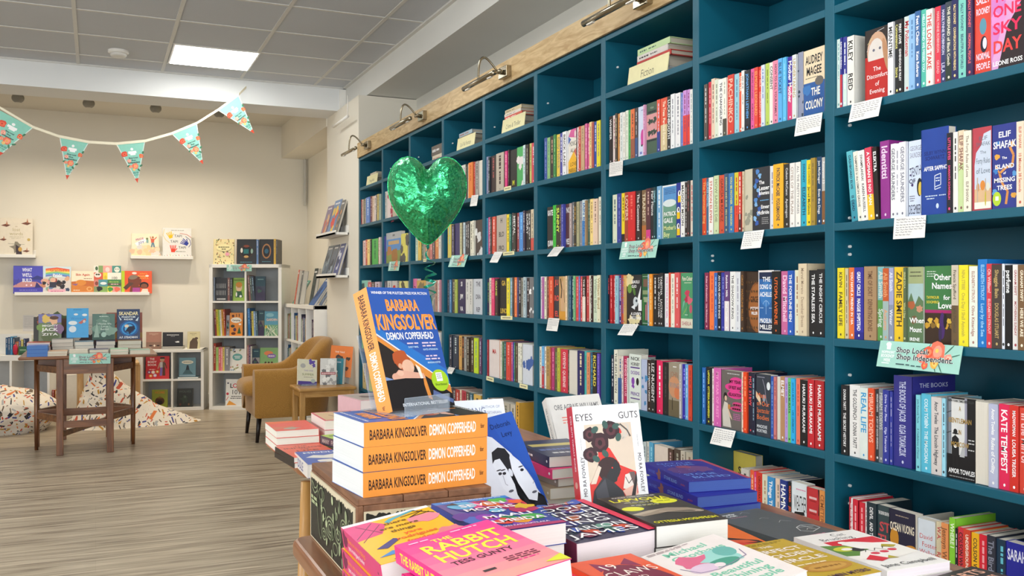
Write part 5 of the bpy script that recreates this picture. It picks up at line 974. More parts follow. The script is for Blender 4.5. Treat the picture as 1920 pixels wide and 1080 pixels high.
def a_hat(F): F.dashes(.2, .8, .8, .06, 'cfcfcf').dashes(.4, .6, .7, .03, 'aaa').p([(.6, .3), (.75, .36), (.82, .34), (.82, .24), (.68, .24)], 'e8e8e8')
x, z = lc(0, 1); pface(LM, x + .02, .225, .23, 'cc2a30', a_body, 'red body book in the low cube unit', GL_, z=z + .001)
x, z = lc(1, 1); pface(LM, x + .05, .16, .19, '6f98a4', a_ice, 'grey-blue polar picture book in the low cube unit', GL_, z=z + .02, y=.06); 
book(LM @ Tr(x + .04, .03, z + .001), .2, .15, .016, '5a8a98', 'turquoise book lying under the grey-blue polar picture book', 'book', 'picture_book', GL_, c=.002)
x, z = lc(0, 0); pface(LM, x + .08, .15, .18, '8a9430', a_home, 'green HOME picture book in the low cube unit', GL_, z=z + .001)
x, z = lc(1, 0); pface(LM, x + .035, .15, .185, '20241f', a_wolf, 'black WOLVES picture book in the low cube unit', GL_, z=z + .001, t=.04)
pface(LM, .04, .145, .175, 'a87866', a_mole, 'brown-pink picture book on top of the low cube unit', 'books on the low cube unit', z=.6145, y=.1)
for i in range(2): book(LM @ Tr(.2, .06, .6145 + .0145 * i) , .2, .15, .014, '26262a', 'black picture book lying flat on the low cube unit, ' + ('lower' if i == 0 else 'upper') + ' of two', 'book', 'picture_book', 'books on the low cube unit', c=.0025)
pface(LM, .2, .195, .14, '27282c', a_hat, 'black landscape picture book standing on two flat copies, low cube unit', 'books on the low cube unit', z=.6442, y=.1)
pface(LM, .44, .12, .175, 'd8ccA0'.lower(), a_bear, 'beige bear picture book at the right end of the low cube unit', 'books on the low cube unit', z=.6145, y=.1, t=.02)

# long low shelf at the far left with book row
b0, b1 = onZ(-30, 667, .61), onZ(80, 666, .61)
BM = Tr(b0.x, b0.y, 0) @ Rz(math.degrees(atan2(b1.y - b0.y, b1.x - b0.x))); bw = (b1 - b0).length + .06
t = thing('low_shelf', 'low white open shelf at the left edge, carrying a row of small books', 'shelf', BM)
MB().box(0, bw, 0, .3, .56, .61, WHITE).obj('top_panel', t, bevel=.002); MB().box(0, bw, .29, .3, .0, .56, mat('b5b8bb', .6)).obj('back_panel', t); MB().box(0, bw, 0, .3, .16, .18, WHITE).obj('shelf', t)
for q in (.22, bw - .02): MB().box(q, q + .02, 0, .3, 0, .56, WHITE).obj('leg_panel', t)
MB().box(.37, .39, .06, .2, .612, .8, WHITE).obj('divider', t); MB().box(0, .75, .2, .21, .612, .8, WHITE).obj('upstand', t)
x = .16; g = random.Random(6)
for i, (w, H, bg) in enumerate(((.018, .16, '2a5a84'), (.02, .165, '34547a'), (.018, .17, '3a8ab8'), (.02, .16, '22344c'), (.014, .12, 'b05a3c'), (.014, .12, 'c8823a'), (.016, .13, '4a4a8a'), (.02, .14, 'd0c04a'), (.018, .15, '2c3a6a'))):
    pspine(BM, x, w, H, .11, bg, 'ddd', '%s small book, %s from left on the low shelf at the left edge' % (cname(bg), ORD[i]), 'books on the low left shelf', 0, .07, z=.6115); x += w + .002
x = .40
for i, (w, H, bg) in enumerate(((.03, .14, '8ab04a'), (.018, .17, '5a3a2c'), (.018, .175, '8a4a3a'), (.018, .17, 'a8624a'), (.018, .16, '3a4a3a'))):
    pspine(BM, x, w, H, .11, bg, 'ddd', '%s small book, %s right of the divider on the low left shelf' % (cname(bg), ORD[i]), 'books on the low left shelf', 0, .07, z=.6115); x += w + .002
def lumpy(name, label, cat, c, r, m, seed=0, j=.2, parts=None):
    mb = MB(); rows = []
    for i in range(9):
        a = pi * i / 8
        rows.append([(r[0] * sin(a) * cos(2 * pi * k / 14) * (1 + j * noise.noise((i * .7, k * .5, seed))), r[1] * sin(a) * sin(2 * pi * k / 14), r[2] - r[2] * cos(a)) for k in range(14)])
    mb.grid(rows, m, True); o = mb.obj(name, None, True); o.location = c; return tag(o, label, cat)
p = BM @ Vector((.26, .03, .6115)); lumpy('soft_toy', 'small red soft toy leaning on the low left shelf', 'toy', p, (.022, .025, .05), mat('c03048', .9), 3)
p = BM @ Vector((.31, .02, .6115)); MBx = MB(BM); MBx.box(.29, .37, .02, .045, .6115, .69, mat('3a6a4a', .6)); F = Face(MBx, (.29, .02, .6115), (1, 0, 0), (0, 0, 1), .08, .0785); F.dashes(.15, .85, .6, .12, 'a8c8a8').r(.1, .1, .9, .3, '2c4a34')
tag(recentre(MBx.obj('small_box')), 'small green box in front of the books on the low left shelf', 'box')
for i, x in enumerate((.55, .575, .6)): pspine(BM, x, .018, .1, .1, ('6a3a5a', 'a8443a', 'c8843a')[i], 'ddd', ('purple', 'red', 'orange')[i] + ' small book on the lower board behind the dark table', 'books on the lower left board', 0, .05, z=.181)
# notice on the back wall
a, b_, c = onY(43, 591, YB - .002), onY(64, 591, YB - .002), onY(43, 621, YB - .002)
flatcard('wall_notice', c, b_ - a, a - c, 'white printed notice on the back wall left of the dark table books', 'notice', 'dcd8d4', lambda F: [F.dashes(.1, .9, .9 - .1 * i, .025, 'a8a4a4', i) for i in range(8)], None, .001)

# wall cube unit in the alcove and ledges on the pier -------------------------------------
SM = frame((1.765, 9.62, 0), (0, -1, 0), (1, 0, 0), (0, 0, 1))      # local x runs towards the viewer along the wall, y into the unit
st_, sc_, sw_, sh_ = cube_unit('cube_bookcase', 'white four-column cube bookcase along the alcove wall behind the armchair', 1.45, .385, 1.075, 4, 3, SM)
GS = 'books in the alcove cube bookcase'; g = random.Random(12)
PAL = ['2a5a8a', '8ab04a', 'd8c89a', '6a3a6a', '3a2c4a', 'c8a040', '22344c', 'a8442c', 'd8d4c8', '4a7a9a', '7a9a5a', '35354a', 'e0803a', '5aa0c8']
for col in range(4):
    for row in (2, 1, 0):
        if row == 0 and col < 4: continue
        x, z = sc_(col, row); n = 0; e = x + sw_ - .02; dark = (col == 3 and row == 2)
        if dark: x += .12
        while x < e - .02:
            w = g.uniform(.014, .034); H = g.uniform(.2, .28); bg = g.choice(['2c2234', '3a2444', '5a2a6a', '6a3a7a']) if dark else g.choice(PAL); n += 1
            pspine(SM, x, w, H, .2, bg, 'ddd', '%s spine, %s from left, %s row, %s cube of the alcove bookcase' % (cname(bg), ORD[n - 1], ('', 'middle', 'upper')[row], ('farthest', 'third nearest', 'second nearest', 'nearest')[col]), GS, 0, .03, z=z + .001); x += w + .002
# books leaning on top of it
def lean_book(x, w, H, t, bg, art, label, tilt, y=.06, yaw=0, z=1.0765, spine=None, grp='books on the alcove bookcase'):
    M = SM @ Tr(x, y, z) @ Rz(yaw) @ frame((0, 0, 0), (1, 0, 0), (0, 0, 1), (0, -1, 0)) @ Rx(-tilt) @ Tr(0, 0, -t)
    return book(M, w, H, t, bg, label, 'book', 'picture_book', grp, 'ddd6c8', spine, '', 'fff', None, art, c=.0025, inset=.004)
blob_art = lambda c1, c2, s: (lambda F: [F.blob(.2 + .6 * random.Random(s + i).random(), .15 + .6 * random.Random(s * 3 + i).random(), .18, (c1, c2)[i % 2], seed=s + i) for i in range(6)] and F.dashes(.15, .85, .9, .05, 'eee', s))
lean_book(.12, .24, .27, .012, '4a9a8c', blob_art('7ac0b0', 'e0b060', 2), 'turquoise picture book leaning at the far end of the alcove bookcase', 30)
lean_book(.42, .05, .34, .05, 'c85a44', blob_art('a83a2c', 'e08060', 5), 'thick red-orange book upright on the alcove bookcase', 8, y=.02)
lean_book(.56, .07, .33, .05, '6f7070', blob_art('8a8a88', '5a5a5c', 7), 'grey book upright on the alcove bookcase', 8, y=.03)
lean_book(.74, .14, .35, .03, '33403f', blob_art('4a5a54', '2c3634', 9), 'dark green book upright on the alcove bookcase', 10, y=.1)
lean_book(1.02, .22, .3, .02, '2a5a9a', blob_art('3a6ab0', '1c3a6a', 11), 'blue book with white edges leaning at the near end of the alcove bookcase', 34, y=.04)
lean_book(1.26, .12, .27, .02, '5a6a84', blob_art('7a8aa0', '3a4a64', 13), 'slate-blue book leaning at the near end of the alcove bookcase', 30, y=.08)
def pier_ledge(y0, y1, z, X, d, label):
    t = thing('picture_ledge', label, 'shelf', frame((X, y1, z), (0, -1, 0), (1, 0, 0), (0, 0, 1)), 'white picture ledges'); w = y1 - y0
    MB().box(0, w, -d, 0, -.02, 0, WHITE).obj('ledge_board', t, bevel=.002); MB().box(0, w, -d, -d + .01, -.02, .016, WHITE).obj('front_lip', t, bevel=.002); MB().box(0, w, -.012, 0, -.02, .06, WHITE).obj('back_rail', t, bevel=.002)
    return frame((X, y1, z), (0, -1, 0), (1, 0, 0), (0, 0, 1))
def on_ledge(M, x, w, H, t, bg, art, label, tilt=16, y=-.09, spine=None):
    L = M @ Tr(x, y, .001) @ frame((0, 0, 0), (1, 0, 0), (0, 0, 1), (0, -1, 0)) @ Rx(-tilt) @ Tr(0, 0, -t)
    return book(L, w, H, t, bg, label, 'book', 'picture_book', 'picture books on the pier ledges', 'ddd6c8', spine, '', 'fff', None, art, c=.0025, inset=.004)
zu = onY(650, 436, 7.4).z; zl = onY(650, 516, 7.4).z
P1 = pier_ledge(7.36, 8.06, zu, 1.872, .115, 'white ledge on the pier, upper of two, with bright picture books')
P2 = pier_ledge(7.36, 8.06, zl, 1.872, .115, 'white ledge on the pier, lower of two, with blue-grey books')
on_ledge(P1, .04, .2, .27, .02, '8a7a9a', blob_art('c06a5a', 'd8b080', 21), 'mauve picture book at the far end of the upper pier ledge')
on_ledge(P1, .27, .24, .3, .02, '6a8ab8', blob_art('d8443a', 'e8c04a', 23), 'blue and red comic-style picture book on the upper pier ledge')
on_ledge(P1, .53, .12, .28, .018, '6a6a68', blob_art('c88a5a', '4a4a48', 25), 'grey-spined picture book at the near end of the upper pier ledge', spine='eee')
on_ledge(P2, .06, .2, .27, .02, '5a6a7a', blob_art('8a98a4', '3a4450', 27), 'slate picture book at the far end of the lower pier ledge')
on_ledge(P2, .29, .17, .27, .02, '4a5a70', blob_art('9aa8b4', '2a3444', 29), 'grey-blue picture book in the middle of the lower pier ledge')
on_ledge(P2, .5, .16, .27, .022, '3a4a8a', blob_art('c8ccd8', '22305a', 31), 'deep blue picture book at the near end of the lower pier ledge', spine='eee')
zz = zu - .19
P3 = pier_ledge(8.2, 8.75, onX(600, 480, 2.1).z, 2.15, .1, 'short white ledge on the alcove wall behind the pier')
on_ledge(P3, .05, .2, .25, .02, '7a4a5a', blob_art('c0a090', '4a2a34', 33), 'maroon picture book at the far end of the alcove wall ledge', y=-.07)
on_ledge(P3, .3, .18, .26, .02, 'c89a50', blob_art('e8d090', '8a5a30', 35), 'amber picture book at the near end of the alcove wall ledge', y=-.07)
# ================================================================== furniture at the back
DK = wood('5a3218', '8a5630', 2, 5, .35, 8, coat=.3); DKX = wood('5c341a', '8e5a33', 0, 5, .35, 8, coat=.3)
gx, gy, gz = -.04, 7.95, .73
t = thing('gateleg_table', 'dark wooden gateleg table stacked with children\'s books', 'table', Tr(gx, gy, 0))
MB().box(-.47, .47, -.44, .47, gz - .022, gz, DKX).obj('tabletop', t, bevel=.008, seg=3)
def leg_sq(x, y, s): MB().box(x - s, x + s, y - s, y + s, 0, gz - .022, DK).obj('leg', t, bevel=.004)
for x, y in ((-.2, -.40), (.14, -.40), (-.2, .39), (.14, .39)): leg_sq(x, y, .0235)
for x in (-.37, .31): MB().tube([(x, -.08, 0), (x, -.08, .2), (x, -.08, gz - .022)], [.013, .0165, .0165], DK, 12).obj('leg', t, True)
for x in (-.37, .31): MB().box(x - .014, x + .014, .06, .09, 0, gz - .022, DK).obj('leg', t, bevel=.003)
MB().box(-.2, .14, -.41, -.385, gz - .135, gz - .022, DKX).obj('apron', t); MB().box(-.37, .31, -.09, -.07, gz - .10, gz - .022, DKX).obj('apron', t)
def rail(x0, y0, x1, y1, z, h):
    d = Vector((x1 - x0, y1 - y0, 0)); n = Vector((-d.y, d.x, 0)).normalized() * .011; a = Vector((x0, y0, z)); b_ = Vector((x1, y1, z)); u = Vector((0, 0, h))
    mb = MB(); mb.add([a - n, a + n, b_ + n, b_ - n, a - n + u, a + n + u, b_ + n + u, b_ - n + u], [(3, 2, 1, 0), (4, 5, 6, 7), (0, 1, 5, 4), (1, 2, 6, 5), (2, 3, 7, 6), (3, 0, 4, 7)], DKX); mb.obj('rail', t, bevel=.002)
for z, h in ((.20, .05),): rail(-.2, -.40, .14, -.40, z, h)
for z in (.24, .60): rail(-.2, -.39, -.37, -.07, z, .05); rail(.14, -.39, .31, -.07, z, .05); rail(-.2, .38, -.37, .07, z, .05); rail(.14, .38, .31, .07, z, .05)
rail(-.37, -.08, .31, -.08, .25, .055); rail(-.2, -.39, .13, .38, .13, .04)
a, b_, c = onY(129.5, 663.5, gy - .446), onY(207, 662.5, gy - .446), onY(129.5, 683, gy - .446)
flatcard('banner_card', c, b_ - a, a - c, 'turquoise floral banner card hanging on the front of the dark gateleg table', 'sign', SIGN, art_shop, 'shop-local banner cards', .0012)
def pile(x, y, z, rot, W, L, T, n, bg, label, cat='book', art=None, page='ece8e0', name='stacked_paperback', group=None, jit=.003, st=None, sfg='fff', sfg2=None, spine=None, c=.0007, sart=None, seed=0, tilt=0, slogo=False):
    """n copies lying face up; z is the surface below, label is a list from the top down or a stem"""
    g = random.Random(seed + int(x * 1000)); out = []
    nm = {1: ['the only copy'], 2: ['lower', 'upper'], 3: ['bottom', 'middle', 'topmost']}.get(n, ['bottom'] + ['%s from the top' % ORD[n - 1 - i] for i in range(1, n - 1)] + ['topmost'])
    for i in range(n):
        top = i == n - 1
        jx, jy, jr = (0, 0, 0) if top else (g.uniform(-jit, jit), g.uniform(-jit, jit), g.uniform(-1.2, 1.2))
        if tilt: M = Tr(x + jx * .4, y + jy * .4, z) @ Rz(rot + jr * .3) @ Ry(-tilt * i / max(1, n - 1)) @ Tr(0, -L / 2, 0)     # x, y: middle of the spine; covers fan upwards
        else: M = Tr(x + jx, y + jy, z) @ Rz(rot + jr) @ Tr(-W / 2, -L / 2, 0)
        z += T + .0004
        lab = label if n == 1 else '%s, %s' % (label, nm[i])
        out.append(book(M, W, L, T, bg, lab, cat, name, group, page, spine, st, sfg, sfg2, art if top else None, c, sart=sart, slogo=slogo))
    return out
# books lying on the gateleg table
fr = [(50, 90, 3, .026, '2f6cc8', '5a86c8', 'blue-edged thick book stack at the left corner of the dark table'), (89, 127, 2, .018, 'c9a07a', 'e4dcc8', 'cream-edged stack, second along the front of the dark table'), (129, 165, 2, .02, 'd8d0c0', 'e8e0cc', 'cream-edged stack above the left of the hanging banner'),
      (167, 204, 2, .02, '4a4a6a', 'e8e0cc', 'cream-edged stack above the right of the hanging banner'), (206, 241, 2, .02, '9ac8a8', 'e8e2d0', 'cream-edged stack right of the hanging banner'), (243, 282, 1, .03, '8ab0a0', 'e6dfcc', 'cream-edged book at the right front of the dark table')]
for i, (x0, x1, n, T, bg, pg_, lab) in enumerate(fr):
    a = onY(x0, 660, 7.56).x; b_ = onY(x1, 660, 7.56).x
    pile((a + b_) / 2, 7.64, gz, 0, b_ - a - .004, .19, T, n, bg, lab, page=pg_, group='books on the dark gateleg table', jit=.004)
for i, (x0, x1, n, T, bg, pg_, lab) in enumerate([(52, 96, 3, .03, 'c8604a', 'e8d8d0', 'reddish stack behind the blue-edged books on the dark table'), (98, 138, 4, .028, '8a8a86', 'd6d0c4', 'tall grey stack below the blue standing book'), (140, 176, 3, .03, '6a8a9a', 'dcd8cc', 'slate stack behind the middle of the dark table'), (180, 216, 3, .03, '4a4a6a', 'dcd4c8', 'dark stack below the green standing book'), (220, 264, 3, .03, '9a7a50', 'd8cfc0', 'tan stack below the blue dragonlike cover')]):
    a = onY(x0, 660, 7.9).x; b_ = onY(x1, 660, 7.9).x
    pile((a + b_) / 2, 7.86, gz, 0, b_ - a - .004, .2, T, n, bg, lab.replace('dragonlike', 'swirling'), page=pg_, group='books on the dark gateleg table', jit=.004)
def a_jack(F):
    F.r(0, .68, 1, 1, '7a7ab0').blob(.35, .82, .2, 'e0c060', seed=2).blob(.65, .78, .2, 'e8b890', seed=3).e(.68, .86, .2, .07, '5a3a2c').blob(.15, .5, .2, '7a9a50', seed=4).blob(.85, .4, .25, '8a6a8a', seed=5).blob(.5, .15, .35, '5a6a44', seed=6)
    for s, y, h in (('MIGHTY', .57, .07), ('JACK', .43, .12), ('ZITA', .25, .09)): F.fit(s, .5, y, h, .68, 'f4f4f0')
def a_tree(F): F.r(.12, .1, .88, .84, '1c1c20').blob(.3, .93, .2, '5a3a22', seed=1).blob(.75, .9, .25, '4a5a2c', seed=2).p([(.3, .95), (.8, .8), (.97, .5), (1, .95)], '5a3c26').blob(.15, .85, .06, 'b05a40')
def a_sky(F):
    for x, y, r in ((.42, .79, .1), (.82, .77, .12), (.28, .5, .2)): F.e(x, y, r, r * .35, 'e6ecec')
    F.p([(.52, .5), (.85, .66), (.9, .58), (.66, .46)], 'c06a60').e(.8, .55, .06, .05, 'd8c8c0').e(.27, .29, .17, .11, 'dfe6ea').t('Wonder', .5, .66, .09, '2a86c8', mw=.7, b=0).dashes(.3, .7, .95, .02, '2a78b0')
def a_wood(F):
    F.r(.02, 0, .98, .3, '3c5a50').blob(.2, .4, .22, '7a9a8a', seed=1).blob(.8, .35, .25, '86a494', seed=2).blob(.5, .75, .3, '6a8a7c', seed=3); F.p([(.05, .1), (.2, .7), (.3, .1)], '9ab4a4').e(.5, .2, .12, .1, 'a8c8b8')
    for s, y in (('The', .73), ('Worlds We', .62), ('Leave', .52), ('Behind', .41)): F.t(s, .54, y, .075, 'dceae0', mw=.6, b=0)
    F.dashes(.3, .7, .9, .025, 'dceae0')
def a_horse(F):
    for i, (r, c) in enumerate(((.42, '1c5a9c'), (.34, '3a9ad8'), (.27, '1c4a8a'), (.2, '5ab8e8'))): F.e(.52, .36, r, r * .62, c, rot=.3 * i)
    F.p([(.35, .26), (.5, .42), (.75, .44), (.8, .34), (.6, .24), (.55, .14), (.5, .24)], '14203c').e(.42, .44, .1, .05, 'e8d8c0'); F.fit('SKANDAR', .5, .86, .12, .84, 'f2e6b0').fit('PHANTOM', .5, .74, .06, .6, 'e8f0f0').fit('RIDER', .5, .66, .05, .4, 'e8f0f0').fit('A.F. STEADMAN', .5, .07, .07, .8, 'eef2f4').p([(.05, .8), (.2, .65), (.15, .62)], 'cfe4f0').p([(.95, .75), (.8, .62), (.9, .6)], 'cfe4f0')
def a_desert(F): F.r(0, .55, 1, .8, 'a8604a').r(0, .3, 1, .45, 'a8844a').r(0, 0, 1, .2, '2a2024').line([(.12, .55), (.35, .8), (.3, .6)], .02, '3a2420')
def a_papers(F): F.blob(.15, .9, .16, 'd8a8a8', seed=3).blob(.85, .9, .16, 'c8a848', seed=4).r(.2, .72, .85, .76, 'c8c0b4').dashes(.25, .8, .66, .02, 'b0a89c').blob(.6, .3, .3, '4a3a3c', seed=6, j=.5)
def on_gate(x0, x1, y0, y1, Y, lab, bg, art, **k): return picture_book(x0, x1, y0, y1, Y, lab, bg, art, z=k.pop('zz', gz + .094), group='books standing on the dark gateleg table', **k)
on_gate(63, 128, 575, 640, 8.16, 'large black tree-framed book standing at the back left of the dark table', '2c241f', a_tree, zz=gz + .001)
on_gate(134, 196, 576, 640, 8.2, 'white book with pink and yellow blooms half hidden behind the blue book', 'dcd4c8', a_papers, zz=gz + .001)
on_gate(200, 267, 568.5, 638, 8.18, 'large rust-brown book standing behind the swirling blue cover', '9a5444', a_desert, zz=gz + .001)
on_gate(72, 115, 589.5, 640, 7.93, 'comic cover with two children in front of the black tree book', '6a7a5a', a_jack, t=.02)
on_gate(125, 166, 585.5, 641, 7.93, 'sky-blue book with clouds standing on the dark table', '3fa2dc', a_sky, t=.02, zz=gz + .115)
on_gate(173.5, 215.5, 591, 640, 7.93, 'misty green forest book standing on the dark table', '527468', a_wood, t=.02)
on_gate(219.5, 262.5, 580.5, 637.5, 7.93, 'swirling blue horse-and-wave book standing on the dark table', '16325e', a_horse, t=.02, spine='1c2c3a')

# bean bags in confetti cloth
def confetti():
    m, nt, b = base_mat('confetti_cloth'); b.inputs['Roughness'].default_value = .85; N = nt.nodes.new; Lk = nt.links.new
    tc = N('ShaderNodeTexCoord'); col = None; base = (*rgb('e4dacb'), 1); prev = None
    for li, (sc, hx, hy) in enumerate(((15, .017, .0062), (21, .011, .0042), (11, .014, .011))):
        vo = N('ShaderNodeTexVoronoi'); vo.feature = 'F1'; vo.inputs['Scale'].default_value = sc; vo.inputs['Randomness'].default_value = .85
        off = N('ShaderNodeVectorMath'); off.operation = 'ADD'; off.inputs[1].default_value = (li * 3.3, li * 1.7, li * .9); Lk(tc.outputs['Object'], off.inputs[0]); Lk(off.outputs[0], vo.inputs['Vector'])
        d = N('ShaderNodeVectorMath'); d.operation = 'SUBTRACT'; Lk(off.outputs[0], d.inputs[0]); Lk(vo.outputs['Position'], d.inputs[1])
        se = N('ShaderNodeSeparateColor'); Lk(vo.outputs['Color'], se.inputs[0])
        an = N('ShaderNodeMath'); an.operation = 'MULTIPLY'; an.inputs[1].default_value = 6.28; Lk(se.outputs[0], an.inputs[0])
        ro = N('ShaderNodeVectorRotate'); ro.rotation_type = 'AXIS_ANGLE'; ro.inputs['Axis'].default_value = (.2, 1, .35); Lk(d.outputs[0], ro.inputs['Vector']); Lk(an.outputs[0], ro.inputs['Angle'])
        sp = N('ShaderNodeSeparateXYZ'); Lk(ro.outputs[0], sp.inputs[0]); ms = []
        for k, h in ((0, hx), (2, hy)):
            ab = N('ShaderNodeMath'); ab.operation = 'ABSOLUTE'; Lk(sp.outputs[k], ab.inputs[0]); le = N('ShaderNodeMath'); le.operation = 'LESS_THAN'; le.inputs[1].default_value = h; Lk(ab.outputs[0], le.inputs[0]); ms.append(le)
        mu = N('ShaderNodeMath'); mu.operation = 'MULTIPLY'; Lk(ms[0].outputs[0], mu.inputs[0]); Lk(ms[1].outputs[0], mu.inputs[1])
        if li == 2:
            gt = N('ShaderNodeMath'); gt.operation = 'GREATER_THAN'; gt.inputs[1].default_value = .6; Lk(se.outputs[2], gt.inputs[0]); m2 = N('ShaderNodeMath'); m2.operation = 'MULTIPLY'; Lk(mu.outputs[0], m2.inputs[0]); Lk(gt.outputs[0], m2.inputs[1]); mu = m2
        cr = N('ShaderNodeValToRGB'); cr.color_ramp.interpolation = 'CONSTANT'
        for i, c in enumerate(('c2543a', '2c2c34', 'b98a34', 'a8a8a6', '3a3f86', 'd8763a', '6b5a4a')):
            e = cr.color_ramp.elements[0] if i == 0 else cr.color_ramp.elements.new(i / 7); e.color = (*rgb(c), 1)
        Lk(se.outputs[1], cr.inputs[0])
        mx = N('ShaderNodeMix'); mx.data_type = 'RGBA'; mx.inputs[6].default_value = base
        if prev: Lk(prev, mx.inputs[6])
        Lk(mu.outputs[0], mx.inputs[0]); Lk(cr.outputs[0], mx.inputs[7]); prev = mx.outputs[2]
    Lk(prev, b.inputs['Base Color']); return m
CONF = confetti()
def beanbag(label, M, prof, seed):
    """prof: function (u around, v up) -> radius and height; sagging sack with a pinched top"""
    rows = []; nv, nu = 36, 64
    for i in range(nv + 1):
        v = i / nv; row = []
        for k in range(nu):
            a = 2 * pi * k / nu; x, y, z = prof(a, v)
            f = 1 + .05 * noise.noise((x * 6, y * 6, z * 6 + seed)) + .022 * noise.noise((x * 17, y * 17, z * 15 + seed))
            cr = .022 * abs(noise.noise((a * 2.2, v * 7, seed))) * sin(pi * v)
            row.append((x * f - cr * cos(a), y * f - cr * sin(a), max(0, z * (1 + .05 * noise.noise((x * 5, y * 5, seed + 3))))))
        rows.append(row)
    mb = MB(); mb.grid(rows, CONF, True); o = mb.obj('bean_bag', None, True); o.matrix_world = M
    return tag(o, label, 'bean bag', 'confetti bean bags')
def prof1(a, v):
    r = .47 * (sin(pi * min(1, v * .5 + .28)) ** .8) * (1 - v ** 4) + .02; z = .40 * (v ** .85)
    return (r * 1.05 * cos(a) + .05 * v, r * .85 * sin(a), z)
def prof2(a, v):
    tip = max(0, cos(a)) ** 6 * (1 - v) ** 2.2
    r = .42 * (1 - .93 * v ** .6) + .03 * sin(pi * v); r += .36 * tip
    z = .56 * v ** 1.1 + .02
    if v > .8: r += .02 * sin(pi * (v - .8) / .2)
    if v < .06: z *= v / .06
    return (r * cos(a) - .1 * v, r * .8 * sin(a) + .06 * v, z)
c1, c2 = onZ(30, 817, 0), onZ(200, 806, 0)
beanbag('confetti-patterned bean bag at the left edge, behind the dark table', Tr(c1.x - .2, c1.y + .38, .0), prof1, 1)
beanbag('confetti-patterned bean bag with a trailing pointed corner, right of the dark table legs', Tr(c2.x + .04, c2.y + .33, .0), prof2, 8)
# pale wooden child's table and white box behind
t0, t1 = onY(150, 700, 9.65), onY(257, 700, 9.65)
OAKL = wood('b58a52', 'd0a870', 2, 6, .4, 8); t = thing('child_table', 'pale wooden child\'s table behind the dark gateleg table', 'table', Tr((t0.x + t1.x) / 2, 9.8, 0)); w = (t1.x - t0.x) / 2
MB().box(-w - .02, w + .02, -.2, .2, .49, .515, wood('b58a52', 'd0a870', 0, 6, .4, 8)).obj('tabletop', t, bevel=.005)
for sx in (-w, w):
    for sy in (-.15, .15): MB().box(sx - .028, sx + .028, sy - .025, sy + .025, 0, .49, OAKL).obj('leg', t, bevel=.004)
a, b_ = onY(121, 694, 9.75), onY(145, 694, 9.75)
tag(recentre(MB().box(a.x, b_.x, 9.62, 9.86, 0, .42, mat('e0d8c8', .6)).obj('storage_box', bevel=.006)), 'cream storage box seen between the dark table legs', 'box')

# armchair ------------------------------------------------------------------------------
def boucle():
    m, nt, b = base_mat('mustard_wool'); b.inputs['Roughness'].default_value = .95; b.inputs['Sheen Weight'].default_value = .25
    tc = nt.nodes.new('ShaderNodeTexCoord'); nz = nt.nodes.new('ShaderNodeTexNoise'); nz.inputs['Scale'].default_value = 210; nz.inputs['Detail'].default_value = 3
    cr = nt.nodes.new('ShaderNodeValToRGB'); cr.color_ramp.elements[0].color = (*rgb('966a2b'), 1); cr.color_ramp.elements[1].color = (*rgb('b3853d'), 1); cr.color_ramp.elements[0].position = .3; cr.color_ramp.elements[1].position = .7
    bp = nt.nodes.new('ShaderNodeBump'); bp.inputs['Strength'].default_value = .5; bp.inputs['Distance'].default_value = .004
    nt.links.new(tc.outputs['Object'], nz.inputs[0]); nt.links.new(nz.outputs['Fac'], cr.inputs[0]); nt.links.new(cr.outputs[0], b.inputs['Base Color']); nt.links.new(nz.outputs['Fac'], bp.inputs['Height']); nt.links.new(bp.outputs[0], b.inputs['Normal'])
    return m
BOU = boucle(); DARKLEG = mat('1d1614', .35)
ac = thing('armchair', 'mustard wool tub armchair with dark legs beside the pier', 'armchair', Tr(1.44, 7.80, 0))
def shell():
    path = []          # plan of the arm and back centreline, local metres: near arm front -> back -> far arm front
    for k in range(9): path.append((-.30 + .38 * k / 8, -.30))
    for k in range(1, 12):
        a = -pi / 2 + pi * k / 12; path.append((.08 + .21 * cos(a), .30 * sin(a)))
    for k in range(9): path.append((.08 - .38 * k / 8, .30))
    n = len(path); rows = []
    for i, (x, y) in enumerate(path):
        p, q = path[max(0, i - 1)], path[min(n - 1, i + 1)]; d = Vector((q[0] - p[0], q[1] - p[1])).normalized(); nx, ny = d.y, -d.x   # outward
        s = max(0, min(1, (x - .0) / .27)); s = s * s * (3 - 2 * s); H = .585 + .015 * sin(i) * 0 + .235 * s; th = .062; rec = .09 * s
        prof = [(th * .75, .2), (th, .24), (th, .45), (th, H - .05), (th * .8, H - .015), (th * .35, H), (-th * .35, H), (-th * .8, H - .015), (-th, H - .05), (-th, .40), (-th, .24)]
        row = []
        for o_, z in prof:
            back = max(0, (z - .3)) * .10 * s
            row.append((x + nx * o_ + back, y + ny * o_, z))
        rows.append(row)
    mb = MB(); mb.grid(rows, BOU); c0 = rows[0]; c1 = rows[-1]
    mb.add(c0, [tuple(range(len(c0)))], BOU); mb.add(c1, [tuple(range(len(c1)))[::-1]], BOU)
    o = mb.obj('arm_and_back_shell', ac, True); sb = o.modifiers.new('sub', 'SUBSURF'); sb.levels = 1; sb.render_levels = 2; return o
shell()
MB().box(-.29, .2, -.25, .25, .19, .37, BOU).obj('seat_base', ac, bevel=.03, seg=3)
rows = []
for i in range(17):
    v = -pi / 2 + pi * i / 16; row = []
    for k in range(40):
        u = 2 * pi * k / 40; f = lambda q, e: (abs(q) ** e) * (1 if q >= 0 else -1)
        row.append((-.08 + .275 * f(cos(v), .35) * f(cos(u), .35) - .02, .236 * f(cos(v), .35) * f(sin(u), .35), .42 + .078 * f(sin(v), .7)))
    rows.append(row)
MB().grid(rows, BOU, True).obj('seat_cushion', ac, True)
for x, y in ((-.25, -.26), (-.25, .26), (.2, -.22), (.2, .22)): MB().tube([(x * 1.08, y * 1.06, 0), (x, y, .205)], [.013, .021], DARKLEG, 14).obj('leg', ac, True)

